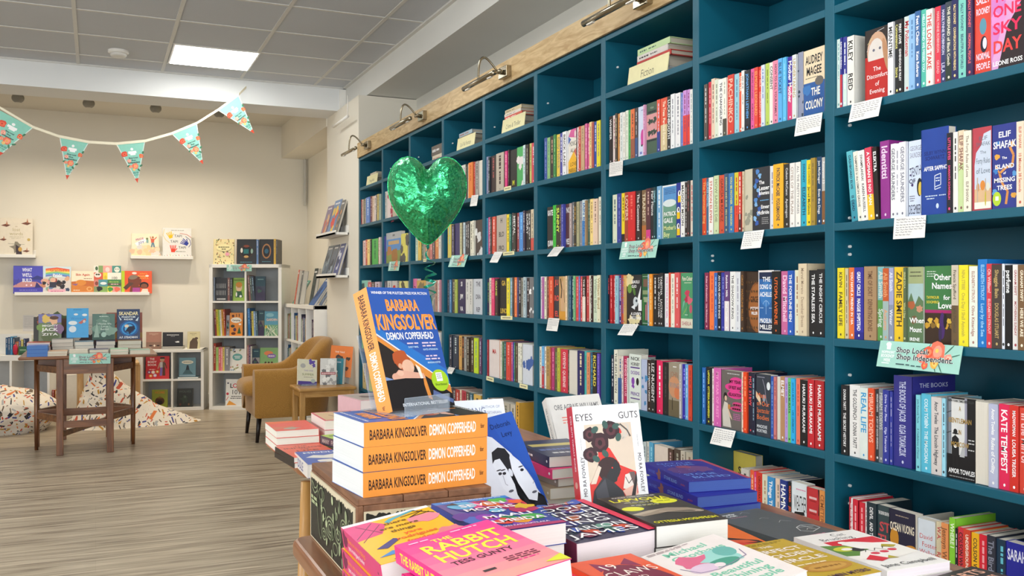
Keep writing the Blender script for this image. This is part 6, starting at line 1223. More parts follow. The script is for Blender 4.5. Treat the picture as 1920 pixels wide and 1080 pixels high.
# nest side table with books --------------------------------------------------------------
PINE = wood('a97a3e', 'c79a5c', 0, 7, .35, 9, coat=.3); PINEV = wood('a97a3e', 'c79a5c', 2, 7, .35, 9, coat=.3)
sx0, sx1, sy0, sy1, sz = 1.375, 1.815, 6.90, 7.26, .48
t = thing('side_table', 'light wooden side table in front of the mustard armchair, carrying displayed books', 'table', Tr((sx0 + sx1) / 2, (sy0 + sy1) / 2, 0)); w, d = (sx1 - sx0) / 2, (sy1 - sy0) / 2
MB().box(-w, w, -d, d, sz - .026, sz, PINE).obj('tabletop', t, bevel=.011, seg=3)
for x in (-w + .035, w - .035):
    for y in (-d + .04, d - .04): MB().box(x - .02, x + .02, y - .02, y + .02, 0, sz - .026, PINEV).obj('leg', t, bevel=.004)
for y in (-d + .03, d - .03): MB().box(-w + .05, w - .05, y - .009, y + .009, sz - .07, sz - .026, PINE).obj('apron', t)
for x in (-w + .03, w - .03): MB().box(x - .009, x + .009, -d + .05, d - .05, sz - .07, sz - .026, wood('a97a3e', 'c79a5c', 1, 7, .35, 9, coat=.3)).obj('apron', t)
M0 = frame((0, 0, 0), (1, 0, 0), (0, 0, 1), (0, -1, 0))
def standing(pos, yaw, tilt, roll, W, L, T, bg, label, art, **k):
    M = Tr(*pos) @ Rz(yaw) @ Rx(-tilt) @ M0 @ Rz(roll) @ Tr(-W / 2, 0, -T)
    return book(M, W, L, T, bg, label, 'book', k.pop('name', 'paperback_book'), k.pop('group', None), k.pop('page', 'e9e4da'), art=art, **k)
def a_summer(F):
    F.r(0, 0, 1, .14, '5a4a96').blob(.7, .9, .14, '6a58b0', seed=2, j=.5).blob(.82, .78, .1, '6a58b0', seed=3, j=.5).e(.25, .74, .14, .09, 'b8b8b4').e(.8, .16, .12, .08, 'b8c4bc').t('THIS ONE', .55, .56, .06, '9a8ab8', mw=.6, b=0).t('SUMMER', .52, .41, .09, '7a8a40', mw=.84, b=0).dashes(.3, .8, .3, .025, 'a8a090')
def a_sketch(F):
    g = random.Random(3)
    for i in range(16): F.blob(g.random(), g.random() * .95, .14, g.choice(['c8c8c4', '9a9a98', '6a6a6c', 'e4e4e0']), seed=i, j=.5)
    F.r(.05, .38, .95, .48, 'a04a50').dashes(.1, .9, .43, .05, 'd8b8b8')
def a_talk(F): F.t('THE TALK', .42, .8, .05, 'f4e0cc', mw=.6).blob(.4, .6, .16, '3a2418', seed=2, j=.2).e(.4, .56, .12, .07, '7a4a2a').r(.25, .3, .6, .5, '5a3a2c').blob(.85, .6, .1, '3a3020', seed=4, j=.5).blob(.75, .28, .1, '4a2a1c', seed=6)
def easel(pos, yaw, w, label, lip=.05, d=.09):
    t = thing('acrylic_stand', label, 'book stand', Tr(*pos) @ Rz(yaw), 'clear acrylic book stands'); A = glassy()
    MB().box(-w / 2, w / 2, -.03, d, 0, .0025, A).obj('base_plate', t)
    MB().box(-w / 2, w / 2, -.033, -.0305, 0, lip, A).obj('front_lip', t, bevel=.006)
    mb = MB(); mb.box(-w * .4, w * .4, -.0015, .0015, 0, .14, A, Tr(0, d - .02, 0.0026) @ Rx(-18)); mb.obj('back_rest', t); return t
q = Vector((onY(577, 717, 7.12).x, 7.12, sz)); standing((q.x, q.y + .012, sz + .004), 8, 14, -6, .15, .20, .026, 'e6e4cc', 'pale yellow and violet comic book standing on the side table, left', a_summer, page='e8e4dc', group='books on the side table')
easel((q.x, q.y + .002, sz + .0005), 8, .12, 'clear stand under the pale yellow and violet comic book', .016)
q = Vector((onY(614, 717, 7.12).x, 7.1, sz)); standing((q.x, q.y, sz + .001), -22, 6, 0, .125, .205, .02, 'd0d0cc', 'grey sketch-covered comic book standing on the side table, centre', a_sketch, group='books on the side table', page='eceae4')
standing((q.x + .075, q.y + .05, sz + .001), -58, 5, 0, .13, .2, .024, '3f8a9c', 'turquoise-covered book standing on the side table behind the sketch cover', lambda F: F.blob(.4, .3, .25, '6aa8b8', seed=3).dashes(.2, .8, .85, .05, 'cde'), group='books on the side table', page='eceae4')
standing((q.x + .10, sy1 - .12, sz + .055), -14, 12, -5, .17, .245, .03, 'e8781a', 'bright orange book raised at the back of the side table', a_talk, page='f0ece6', spine='e0701a', group='books on the side table')
tag(recentre(MB().box(q.x + .03, q.x + .17, sy1 - .135, sy1 - .03, sz, sz + .053, glassy()).obj('acrylic_block')), 'clear block raising the bright orange book', 'book stand')
# ================================================================== the two display tables in front
TZ = CAMZ - .489
TBL = wood('7a4526', 'a4673a', 1, 4, .28, 9, coat=.5); LEGM = wood('a9773a', 'c99a58', 2, 4, .35, 9, coat=.3)
def slab(x0, x1, y0, y1, z0, z1, r, m, name, parent, n=6):
    pts = []
    for cx, cy, a0 in ((x1 - r, y1 - r, 0), (x0 + r, y1 - r, 90), (x0 + r, y0 + r, 180), (x1 - r, y0 + r, 270)):
        for k in range(n + 1): a = radians(a0 + 90 * k / n); pts.append((cx + r * cos(a), cy + r * sin(a)))
    N = len(pts); mb = MB(); mb.add([(x, y, z0) for x, y in pts] + [(x, y, z1) for x, y in pts], [tuple(range(N))[::-1], tuple(range(N, 2 * N))] + [(k, (k + 1) % N, N + (k + 1) % N, N + k) for k in range(N)], m)
    return mb.obj(name, parent, bevel=.009, seg=3)
t = thing('display_table', 'reddish-brown wooden table in the foreground under the piled books', 'table', Tr(.88, 1.1, 0))
slab(-.53, .52, -.80, .745, TZ - .034, TZ, .035, TBL, 'tabletop', t)
for x in (-.40, .42):
    for y in (-.66, .58): MB().tube([(x * 1.06, y * 1.04, 0), (x, y, TZ - .034)], [.018, .026], LEGM, 14).obj('leg', t, True)
MB().box(-.38, .40, -.62, -.6, TZ - .1, TZ - .034, TBL).obj('apron', t); MB().box(-.38, .40, .53, .55, TZ - .1, TZ - .034, TBL).obj('apron', t)
t = thing('display_table', 'light-legged wooden table behind the black floral crate, holding book piles', 'table', Tr(.92, 2.86, 0))
slab(-.408, .45, -.46, .44, TZ - .03, TZ, .2, wood('94592f', 'b87a48', 1, 4, .3, 9, coat=.4), 'tabletop', t)
for x, y in ((-.40, -.36), (.36, -.34), (-.02, .22)): MB().tube([(x * 1.05, y * 1.02, 0), (x, y, TZ - .03)], [.021, .0165], LEGM, 14).obj('leg', t, True)

# wooden crate with chalk-board panels
CR = wood('6e4a34', '93674a', 1, 7, .6, 7); CRX = wood('6e4a34', '93674a', 2, 7, .6, 7)
cx0, cx1, cy0, cy1, cz0, cz1 = .392, .634, 1.492, 1.842, TZ + .0005, CAMZ - .346
t = thing('wooden_crate', 'brown wooden crate with black chalk-drawn flower panels on the foreground table', 'crate', Tr((cx0 + cx1) / 2, (cy0 + cy1) / 2, cz0)); w, d, h = (cx1 - cx0) / 2, (cy1 - cy0) / 2, cz1 - cz0
MB().box(-w, -w + .012, -d, d, 0, h - .012, CR).obj('side_board', t, bevel=.002); MB().box(w - .012, w, -d, d, 0, h - .012, CR).obj('side_board', t, bevel=.002)
MB().box(-w + .012, w - .012, -d, -d + .012, 0, h - .012, CRX).obj('end_board', t, bevel=.002); MB().box(-w + .012, w - .012, d - .012, d, 0, h - .012, CRX).obj('end_board', t, bevel=.002)
for k in range(3):
    a = -w + k * (2 * w) / 3; MB().box(a + .0006, a + 2 * w / 3 - .0006, -d, d, h - .0118, h, CR).obj('top_board', t, bevel=.0015)
def chalk(F, seed, dense):
    g = random.Random(seed); n = 70
    top = [(i / n, .985 - .05 * g.random() * (1 if dense else .5)) for i in range(n + 1)]
    F.p([(.0, 0.0)] + [(1, 0)] + [(1, 1)] + [(0, 1)], 'd9cdb0')
    F.p([(.015, .02), (.985, .02)] + [(.985 - .97 * i / n, (.985 if dense else .955) - .05 * g.random()) for i in range(n + 1)], '2a2b25')
    if dense: return
    W = '8f9a78'; W2 = '6a745a'
    def loop(cx, cy, rx, ry, c=W, t_=.008, rot=0):
        pts = [(cx + rx * cos(a) * cos(rot) - ry * sin(a) * sin(rot), cy + (rx * cos(a) * sin(rot) + ry * sin(a) * cos(rot)) * 1) for a in [2 * pi * k / 18 for k in range(19)]]; F.line(pts, t_, c)
    for cx, cy, r in ((.5, .42, .1), (.5, .42, .065), (.5, .42, .035), (.68, .42, .06), (.68, .42, .03), (.35, .55, .05), (.36, .25, .05), (.36, .25, .025), (.62, .2, .05), (.8, .62, .06), (.8, .62, .03), (.3, .8, .06)): loop(cx, cy, r, r * 1.6)
    for i in range(26): x = g.uniform(.3, .92); y = g.uniform(.08, .9); F.e(x, y, .012 + .014 * g.random(), .05 + .05 * g.random(), g.choice([W, W2, 'b9c49a', '505a44']), 8, g.uniform(-.5, .5))
    loop(.26, .48, .05, .34, W2, .008, .1); loop(.9, .45, .05, .35, W2, .008, -.1)
    F.line([(.06, .9), (.08, .8), (.14, .74), (.2, .8), (.22, .92), (.18, .84), (.13, .82), (.1, .88), (.06, .9)], .008, W)
    F.dashes(.05, .2, .66, .05, 'a9b48a', 3).dashes(.06, .21, .59, .05, 'a9b48a', 5)
mb = MB(); mb.box(-w - .003, -w - .0002, -d + .006, d - .006, .0005, h - .016, mat('d9cdb0', .7)); F = Face(mb, (-w - .003, d - .006, .0005), (0, -1, 0), (0, 0, 1), 2 * d - .012, h - .0165); chalk(F, 3, False); mb.obj('chalk_panel', t)
mb = MB(); mb.box(-w + .012, w - .02, -d - .003, -d - .0002, .0005, h - .022, mat('d9cdb0', .7)); F = Face(mb, (-w + .012, -d - .003, .0005), (1, 0, 0), (0, 0, 1), 2 * w - .032, h - .0225); chalk(F, 5, True); mb.obj('chalk_panel', t)

# the orange-spined bestseller: three lying on the crate, one standing on them
GO = 'orange-spined blue paperbacks'
def a_demon(F):
    F.r(0, 0, 1, .3, '2a8ed4').p([(0, .3), (1, .3), (1, 1), (0, 1)], '3059ac'); F.p([(.0, .6), (1, .16), (1, .3), (.0, .68)], '2f74c2')
    F.p([(0, .0), (1, .0), (1, .17), (0, .60)], 'd98a3c').p([(0, .605), (1, .165), (1, .175), (0, .62)], 'f0e8e0').p([(0, 0), (.92, 0), (.56, .25), (.5, .34), (0, .56)], '2a2422').p([(.62, 0), (1, 0), (1, .1), (.62, .26)], '201c1e').p([(.56, .26), (.62, .24), (.66, .06), (.6, .08)], 'd98a3c')
    F.p([(0, .27), (.2, .23), (.5, .2), (.5, .18), (0, .24)], '7a94c4').e(.32, .38, .12, .065, 'a84f2c').blob(.3, .41, .12, 'b3562e', seed=4, j=.16).e(.38, .34, .095, .06, 'e0b49a').e(.26, .35, .03, .022, 'd8a488').p([(.42, .36), (.475, .33), (.43, .315)], 'e4bca4').p([(.12, .27), (.22, .32), (.6, .28), (.62, .24), (.3, .24), (.14, .24)], 'dca892').e(.16, .265, .06, .03, 'd9a58e').e(.24, .29, .05, .02, 'e4b8a0').p([(0, .02), (0, .24), (.3, .25), (.58, .24), (.55, .02)], '1d1a1c').p([(.5, .36), (.56, .33), (.58, .24), (.54, .24)], 'f0e4d8').p([(.68, .1), (.98, .02), (1, .05), (.7, .14)], '5a6a9a')
    F.t('WINNER OF THE PULITZER PRIZE FOR FICTION', .5, .955, .022, 'f2f2f6', mw=.9)
    for s, y, h_, w_, x in (('BARBARA', .855, .095, .52, .49), ('KINGSOLVER', .715, .128, .94, .5)):
        F.fit(s, x + .006, y - .004, h_, w_, 'f0b8a0').fit(s, x, y, h_, w_, 'f0963c')
    F.fit('DEMON COPPERHEAD', .52, .595, .06, .76, 'f4f4f6')
    F.dashes(.44, .62, .53, .012, 'd8c8dc').t('DAILY MAIL', .53, .50, .015, 'bfe0f4').dashes(.68, .93, .53, .012, 'd8c8dc', 2).dashes(.68, .92, .505, .012, 'd8c8dc', 3).t('KATE ATKINSON', .8, .475, .015, 'bfe0f4').dashes(.7, .9, .42, .012, 'd8c8dc', 4).dashes(.68, .92, .395, .012, 'd8c8dc', 5).t('MARIAN KEYES', .81, .365, .015, 'bfe0f4')
    F.t('INTERNATIONAL BESTSELLER', .53, .04, .026, 'f0f0f2', mw=.86)
def s_demon(F):
    F.fit('BARBARA KINGSOLVER', .265, .5, .42, .45, '3a2418').fit('DEMON COPPERHEAD', .705, .5, .46, .39, 'fdf6ee').fit('faber', .955, .5, .2, .032, '6a3a1c')
DO = 'f0983f'
zt2 = cz1 + .0004
for i in range(3):
    M = Tr(.638 + (-.002, -.0005, .001)[i], 1.522 + (-.002, .0, .001)[i], zt2) @ Rz(90 + 6 + (.4, -.3, 0)[i]); zt2 += .0413
    book(M, .152, .234, .041, '3a5fae', 'orange-spined paperback, %s of three lying on the brown crate' % ('bottom', 'middle', 'topmost')[i], 'book', 'stacked_paperback', GO, 'e4e6e6', DO, None, art=a_demon if i == 2 else None, sart=s_demon, c=.0004)
dm = standing((.548, 1.602, zt2 + .0045), 23.4, 19.8, -1.1, .152, .234, .041, '3a5fae', 'orange-spined blue paperback standing on the stack on the crate', a_demon, stext=None, spine=DO, sart=s_demon, group=GO, page='e8e6e0')
mb = MB(); F = Face(mb, (.124, .034, .0414), (1, 0, 0), (0, 1, 0), .042, .042); F.k = 3
mb.disc((.128, .05, .0422), .021, .0003, mat('a9cf2e', .4), 28); F = Face(mb, (.107, .029, .0426), (1, 0, 0), (0, 1, 0), .042, .042); F.p([(.3, .46), (.66, .46), (.66, .86), (.3, .86)], 'f2f2ee').dashes(.34, .62, .78, .04, '8a9098').dashes(.34, .62, .69, .04, '8a9098', 2).dashes(.34, .62, .6, .04, '8a9098', 3).fit('Shortlisted', .5, .32, .1, .7, '5a7a20')
mb.obj('round_sticker', dm)['label'] = 'lime green round sticker'
easel((.524, 1.582, zt2 + .0004), 23.4, .108, 'clear acrylic stand holding the standing orange-spined book on the crate', .033)

# piles in the foreground -----------------------------------------------------------------
def a_more(F):
    F.r(0, .94, 1, 1, 'e6ecee').p([(0, .55), (0, .94), (.3, .94), (.42, .8), (.3, .6)], 'd8407e').line([(.02, .6), (.3, .9)], .012, '7a1c4a').line([(.05, .5), (.36, .82)], .012, '7a1c4a').line([(.12, .9), (.3, .62)], .012, '7a1c4a').p([(.42, .84), (.5, .9), (.8, .97), (.84, .95), (.55, .86), (.46, .8)], '4aa6b8').blob(.86, .72, .18, 'e8889a', seed=4).line([(.62, .86), (.9, .9), (.7, .8), (.95, .84)], .02, '3a2a1c').line([(.8, .95), (.98, .78)], .02, '3a2a1c').blob(.9, .3, .16, 'e07a86', seed=7)
    F.p([(.1, .3), (.34, .44), (.4, .4), (.2, .26)], '3a3a7a').p([(.05, .12), (.22, .2), (.36, .14), (.3, .06), (.22, .12)], '3a86c8').blob(.25, .03, .08, '4a3a80', seed=3)
    for s, y in (('there', .79), ('are more', .69), ('things', .59)): F.t(s, .52, y, .055, '6a4a10', mw=.5)
    for s, y in (('yara', .49), ('rodrigues', .40), ('fowler', .3)): F.t(s, .58, y, .055, 'e8602c', mw=.56)
def s_more(F): F.blob(.08, .5, .06, '7a1a48', seed=2).t('there are more things', .16, .66, .26, 'f2884a', 'l', mw=.5).t('yara rodrigues fowler', .16, .3, .24, 'f6d0dc', 'l', mw=.55).e(.93, .5, .012, .06, '7a1a48')
pile(.324, 1.203, TZ, 0, .129, .198, .0296, 5, 'f2b81e', 'yellow-covered pink-spined paperback in the pile left of the foreground', art=a_more, spine='d83a78', st=None, sart=s_more, page='efe6e6', tilt=8.5, group='yellow and pink paperback pile')
def a_rabbit(F):
    cs = ['e8308a', 'ea3f8c', 'ec5290', 'ee6494', 'f07698', 'f08698', 'f29498', 'f29e94']
    for i, c in enumerate(cs): F.r(0, 1 - (i + 1) / 8, 1, 1 - i / 8, c)
    F.fit('THE', .4, .875, .06, .2, 'e6e63a').fit('RABBIT', .52, .75, .16, .8, 'e6e63a').fit('HUTCH', .52, .56, .16, .78, 'e6e63a').t('TESS GUNTY', .48, .42, .065, '4a1a28', mw=.6).dashes(.1, .3, .93, .018, 'f8c0dc').dashes(.55, .85, .95, .018, 'f8c0dc', 2)
    for y in (.29, .26, .23): F.dashes(.58, .9, y, .016, '7a2a44', int(y * 100))
    F.dashes(.64, .86, .2, .016, 'e8308a', 4).r(.3, .17, .42, .2, '3a2a30').p([(1, .12), (.8, .06), (1, 0)], 'd8d83a')
def s_rabbit(F): F.fit('THE RABBIT HUTCH', .38, .5, .55, .6, 'e6e63a').t('TESS GUNTY', .72, .5, .4, '5a1a38', 'l', mw=.2)
pile(.40, .95, TZ, 4, .129, .198, .0305, 5, 'e8308a', 'hidden-cover pink paperback under the turned top copy, near left', page='f4ecf0', st=None, sart=s_rabbit, group='pink paperback pile')
book(Tr(.343, .985, TZ + .1555) @ Rz(5) @ Ry(-7) @ Tr(0, -.099, 0), .129, .198, .022, 'e8308a', 'pink paperback with yellow capitals turned on top of its pile', 'book', 'stacked_paperback', 'pink paperback pile', 'f4ecf0', None, None, art=a_rabbit, sart=s_rabbit)
def a_moons(F):
    F.r(0, .92, 1, 1, '3a86d0'); g = random.Random(5)
    for i, c in enumerate(['8a2a6a', 'c8324a', '5a3a9a', 'e0702c', '2c8a5a', '7a3aa8', 'd84a8a', '3a3a8c', 'e8a02c', '4aa84a', '2c2a5a', 'b02c5c', '5ab0d8', 'a84ab0', 'e04a3a', '3a6ac0']): F.blob(.12 + .78 * g.random(), .12 + .74 * g.random(), .12 + .09 * g.random(), c, seed=i, j=.12)
    F.blob(.8, .85, .12, '5ab84a', seed=21).blob(.93, .6, .12, 'd8b02c', seed=22).blob(.95, .75, .1, 'e8602c', seed=25).e(.3, .38, .14, .1, '8a3ab0').e(.3, .38, .06, .04, 'd85a8a').e(.55, .55, .1, .06, '5ab8d8').p([(0, 0), (1, 0), (1, .06), (0, .1)], 'b03a6a').p([(.1, .86), (.22, .92), (.26, .84)], '3a3a44')
    for s, y, w_, x in (('THE', .875, .16, .55), ('SEVEN', .785, .6, .52), ('MOONS', .645, .66, .52), ('OF', .525, .2, .55), ('MAALI', .385, .62, .56), ('ALMEIDA', .24, .8, .52)): F.fit(s, x, y, .085 if s not in ('THE', 'OF') else .055, w_, 'f6f0f4' if s != 'THE' else 'd84a3a')
    F.t('WINNER OF THE BOOKER PRIZE 2022', .5, .955, .026, 'e0ecfa', mw=.8).t('SHEHAN KARUNATILAKA', .5, .09, .035, 'e8c8d8', mw=.7)
pile(.55, 1.277, TZ, 3.1, .129, .198, .0302, 5, '3c4a9a', 'multicoloured paperback with white capitals in the pile before the crate', art=a_moons, page='efe8e4', group='multicoloured paperback pile')
def a_moon(F):
    g = random.Random(9)
    for i in range(40): F.blob(g.random() * .9, g.random() * .97, .06 + .07 * g.random(), g.choice(['3a5ab0', '2c3a7a', '7a2a4a', 'b0603c', '2c5a50', '4a3a80', 'c8482c', '5a8ac8', '243040', '6a9a8a']), seed=i, j=.4, n=9)
    F.r(.9, 0, 1, 1, 'd83050')
    for s, y, w_ in (('MOON', .83, .86), ('WITCH', .695, .84), ('SPIDER', .56, .86), ('KING', .425, .7), ('MARLON', .27, .8), ('JAMES', .125, .84)): F.fit(s, .46, y, .105, w_, 'f8f8f8', b=0)
    F.t('NEW YORK TIMES BESTSELLER', .46, .95, .025, 'e8e8e8', mw=.8)
pile(.630, 1.283, TZ, 1.8, .139, .216, .0405, 3, '3a3550', 'thick dark paperback with large white capitals beside the multicoloured pile', art=a_moon, page='efe2e4', group='white-capital paperback pile', spine='7a2a4a', tilt=2)
def a_lap(F):
    F.t('LAPVONA', .5, .85, .1, 'e8e22a', mw=.84).t('SUNDAY TIMES BESTSELLER', .5, .95, .025, 'e8e8e0', mw=.7).e(.76, .72, .19, .085, 'e2e22c').dashes(.66, .86, .73, .02, '8a8a20').e(.16, .55, .15, .07, 'e2e22c')
    F.p([(.0, .38), (.3, .46), (.6, .5), (.85, .44), (.95, .34), (.9, .3), (.8, .36), (.55, .38), (.35, .34), (.1, .3)], '9a8a78').p([(.0, .38), (.3, .46), (.5, .48), (.3, .4), (.05, .34)], 'b5a590').e(.9, .31, .06, .025, 'a8988a').line([(.4, .4), (.7, .33), (.85, .3)], .03, 'b0a090')
    F.dashes(.2, .62, .75, .016, 'c8c8b0').dashes(.25, .6, .71, .016, 'a8a850', 2).dashes(.22, .62, .65, .016, 'c8c8b0', 3).dashes(.3, .6, .62, .016, 'a8a850', 4).t('OTTESSA MOSHFEGH', .5, .1, .06, 'e8e22a', mw=.88)
pile(.838, 1.272, TZ, -2.8, .129, .198, .0328, 4, '34332f', 'charcoal paperback with yellow lettering right of the white-capital pile', art=a_lap, page='e9e7e0', group='charcoal and yellow paperback pile')
def a_emezi(F): F.r(0, 0, .5, 1, 'd83a66').p([(.3, 0), (1, .5), (1, 0)], 'e86a3c').dashes(.1, .9, .95, .02, 'f4a8b8').t('akwaeke', .5, .8, .1, 'f6e0ec', mw=.9).t('emezi', .6, .66, .1, 'f6e0ec', mw=.7).dashes(.3, .8, .9, .015, 'f0b040', 3)
pile(.532, 1.062, TZ, 1, .124, .19, .0255, 4, 'e03a50', 'red-pink paperback with pale lower-case title, bottom centre foreground', art=a_emezi, group='red-pink paperback pile')
def a_claws(F): F.e(.5, .4, .42, .4, '7a2440').p([(.2, .7), (.25, .92), (.45, .8)], '8a2a50').p([(.6, .8), (.8, .92), (.82, .7)], '8a2a50').t('19', .38, .78, .12, 'f8ece0', rot=.2, b=0).t('CLAWS', .55, .62, .12, 'f8ece0', mw=.8, rot=.1, b=0).t('AND', .5, .48, .06, 'f8ece0', b=0).t('BLACK BIRD', .5, .34, .1, 'f8ece0', mw=.8, b=0)
pile(.650, 1.04, TZ, 4, .108, .18, .0275, 4, 'e8562a', 'orange-red paperback with white numerals, bottom centre foreground', art=a_claws, group='orange-red paperback pile')
def a_shine(F):
    for s, y, x in (('Michael', .88, .46), ('Grothaus', .77, .52), ('Beautiful', .36, .55), ('Shining', .25, .58), ('People', .14, .6)): F.t(s, x, y, .085, '7ac0a4', mw=.78)
    F.blob(.35, .64, .2, 'd86a8a', seed=2, j=.35).blob(.62, .6, .22, '9ad0c8', seed=3, j=.3).e(.55, .5, .2, .07, '4a9a84').e(.3, .5, .16, .08, 'd8c0d4').e(.75, .66, .12, .1, '6ab0a8').line([(.1, .6), (.2, .45), (.4, .42), (.6, .45), (.85, .5), (.9, .62)], .012, '8a7a9a').e(.48, .48, .06, .04, 'e8d8dc').dashes(.05, .5, .95, .014, 'b8a8a8').dashes(.05, .6, .97, .014, 'b8a8a8', 2)
pile(.716, 1.03, TZ, .4, .129, .198, .0262, 4, 'ece2de', 'pale pink paperback with mint-green lettering in the foreground', art=a_shine, page='eceaf0', group='pale pink paperback pile', tilt=8.5)
def a_gold(F):
    F.dashes(.05, .9, .96, .016, '8a7420').dashes(.05, .8, .935, .016, '8a7420', 3).e(.3, .87, .12, .03, 'a8803c')
    for s, y, w_ in (('THE', .87, .2), ('PERFECT', .76, .8), ('GOLDEN', .63, .78), ('CIRCLE', .50, .78)): F.fit(s, .52, y, .08 if s != 'THE' else .04, w_, 'f2e8e0')
    F.e(.6, .27, .36, .1, 'c08a3a').e(.6, .27, .28, .07, 'cc9c48').dashes(.4, .8, .27, .03, '9a6a24').dashes(.3, .75, .38, .02, 'f0e0c0', 2).fit('BENJAMIN MYERS', .5, .08, .06, .86, '5a3a50')
pile(.99, 1.118, TZ, 3.5, .132, .202, .0235, 3, 'c6a52c', 'mustard-yellow paperback with white capitals in the foreground', art=a_gold, page='e4e8f0', group='mustard paperback pile')
def a_cat(F):
    F.t('Cat', .6, .92, .07, '2a2a2e', mw=.34, b=0).t('Brushing', .46, .83, .07, '2a2a2e', mw=.7, b=0).r(.0, .28, 1, .77, 'f2ece6').r(.16, .5, .98, .77, 'd82a3c').p([(0, .4), (0, .7), (.4, .62), (.5, .45), (.3, .36)], '5f8a3c').e(.2, .56, .16, .06, 'c8cc3c').e(.34, .52, .1, .05, '2a2a2c').e(.22, .55, .08, .03, 'f4f0ea').p([(.3, .66), (.4, .72), (.55, .7), (.75, .62), (.98, .58), (.98, .5), (.6, .46), (.4, .52)], 'f6f2ec').e(.38, .7, .07, .035, 'f6f2ec').p([(.05, .3), (.3, .46), (.7, .5), (.98, .46), (.98, .3), (.6, .24)], 'f4efe8').p([(.7, .5), (.8, .56), (.95, .5), (.85, .46)], 'b8a834')
    for x, y in ((.42, .38), (.58, .39), (.74, .41)): F.e(x, y, .065, .028, 'd8304a').line([(x - .08, y + .05), (x, y + .1), (x + .09, y + .02)], .01, '333')
    F.p([(.12, .28), (.3, .36), (.42, .24), (.25, .2)], 'd82a3c').p([(.4, .24), (.5, .3), (.55, .22)], 'b8a834').t('Jane Campbell', .5, .1, .065, '2a2a2e', mw=.86, b=0)
pile(1.165, 1.148, TZ, -1, .132, .21, .0148, 4, 'f4f0ec', 'white paperback with red and green drawing in the foreground right', art=a_cat, page='eee4ea', group='white illustrated paperback pile')
def a_home2(F): F.t('Jennifer', .3, .93, .04, 'f0f0f0', 'c', mw=.34).t('Croft', .3, .875, .04, 'f0f0f0').t('Homesick', .36, .82, .035, 'c88aa0', mw=.36, b=0).line([(.58, .2), (.66, .3), (.8, .34), (.97, .3), (.95, .2), (.7, .13), (.58, .2)], .01, 'd8dcdc').line([(.66, .3), (.92, .26)], .01, 'd8dcdc').line([(.8, .34), (.84, .16)], .01, 'd8dcdc').line([(.7, .2), (.76, .23), (.8, .2)], .008, 'd8dcdc').line([(.5, .9), (.6, .94), (.66, .88)], .008, 'b8bcbc').line([(.55, .68), (.62, .7), (.7, .66)], .008, 'b8bcbc').line([(.65, .5), (.75, .55), (.85, .48)], .008, 'b8bcbc').dashes(.5, .8, .05, .012, 'c86a8a')
pile(1.193, 1.423, TZ, 4.8, .138, .216, .0172, 2, '555c5e', 'slate-grey paperback with white line drawing in front of the blue stack', art=a_home2, page='e8e6e2', group='slate-grey paperback pile')
def a_chili(F): F.p([(0, .78), (1, .86), (1, 1), (0, 1)], 'd8342a').p([(0, .52), (1, .2), (1, .86), (0, .78)], 'e8702c').p([(0, 0), (0, .6), (.5, .5), (.95, .3), (1, 0)], '2c2624').p([(.1, .44), (.3, .5), (.6, .44), (.5, .36), (.2, .36)], 'd8402c').p([(.45, .4), (.8, .34), (.9, .26), (.6, .28)], 'e05a34').p([(.2, .2), (.6, .3), (.95, .2), (.5, .1)], 'd8402c').t('SOUND', .4, .7, .05, 'f6d0a0', mw=.5, b=0).t('MIND', .35, .6, .05, 'f6e8d8', mw=.4)
pile(1.045, 1.395, TZ, -6, .134, .212, .016, 2, 'd8402c', 'orange and black paperback between the charcoal and slate-grey piles', art=a_chili, group='orange and black paperback pile')
def a_parts(F): F.fit('HEARTS', .5, .9, .1, .84, 'e0a890').fit('AND BONES', .5, .76, .08, .8, 'e0a890')
pile(1.215, .925, TZ, 8, .132, .2, .0165, 3, '2a2626', 'black paperback with salmon capitals at the bottom right corner', art=a_parts, group='black salmon-lettered paperback pile')
# blue-edged stack
def a_stone(F):
    F.r(0, .0, 1, 1, '2a2c92').p([(.93, 0), (1, 0), (1, 1), (.7, 1), (.8, .97), (.93, .9)], 'b04a60').blob(.3, .5, .22, '5a3a80', seed=2).blob(.6, .55, .2, '6a4480', seed=3).blob(.45, .66, .12, '8a4a70', seed=4)
    F.fit('NATALIE', .42, .86, .06, .6, '6a9ae8', b=0).fit('HAYNES', .42, .76, .06, .5, '6a9ae8', b=0).fit('STONE', .42, .3, .08, .52, '7aaaf0', b=0).fit('BLIND', .5, .17, .09, .62, '7aaaf0', b=0)
    g = random.Random(1); [F.e(g.random() * .9, g.random(), .008, .005, '8ab0f0', 6) for _ in range(24)]
def s_stone(F): F.t('HAYNES', .12, .5, .3, '5a7ad8', 'l', mw=.16, b=0).blob(.36, .5, .05, '8a5a5a', seed=3, j=.5).t('STONE BLIND', .48, .5, .32, '8ab4f4', 'l', mw=.3, b=0).t('picador', .84, .5, .2, '9a4a6a', 'l', mw=.12)
for i, (x, y, r) in enumerate(((1.243, 1.725, 1.5), (1.246, 1.735, -3), (1.262, 1.768, -8))):
    book(Tr(x, y, TZ + .0242 * i + .0003) @ Rz(r) @ Tr(-.0765, -.117, 0), .153, .234, .0238, '26289a', 'deep blue paperback with blue page edges, %s of three right of the white framed cover' % ('bottom', 'middle', 'topmost')[i], 'book', 'stacked_paperback', 'blue-edged paperback stack', '4a66b4', '2428a0', None, art=a_stone if i == 2 else None, sart=s_stone)

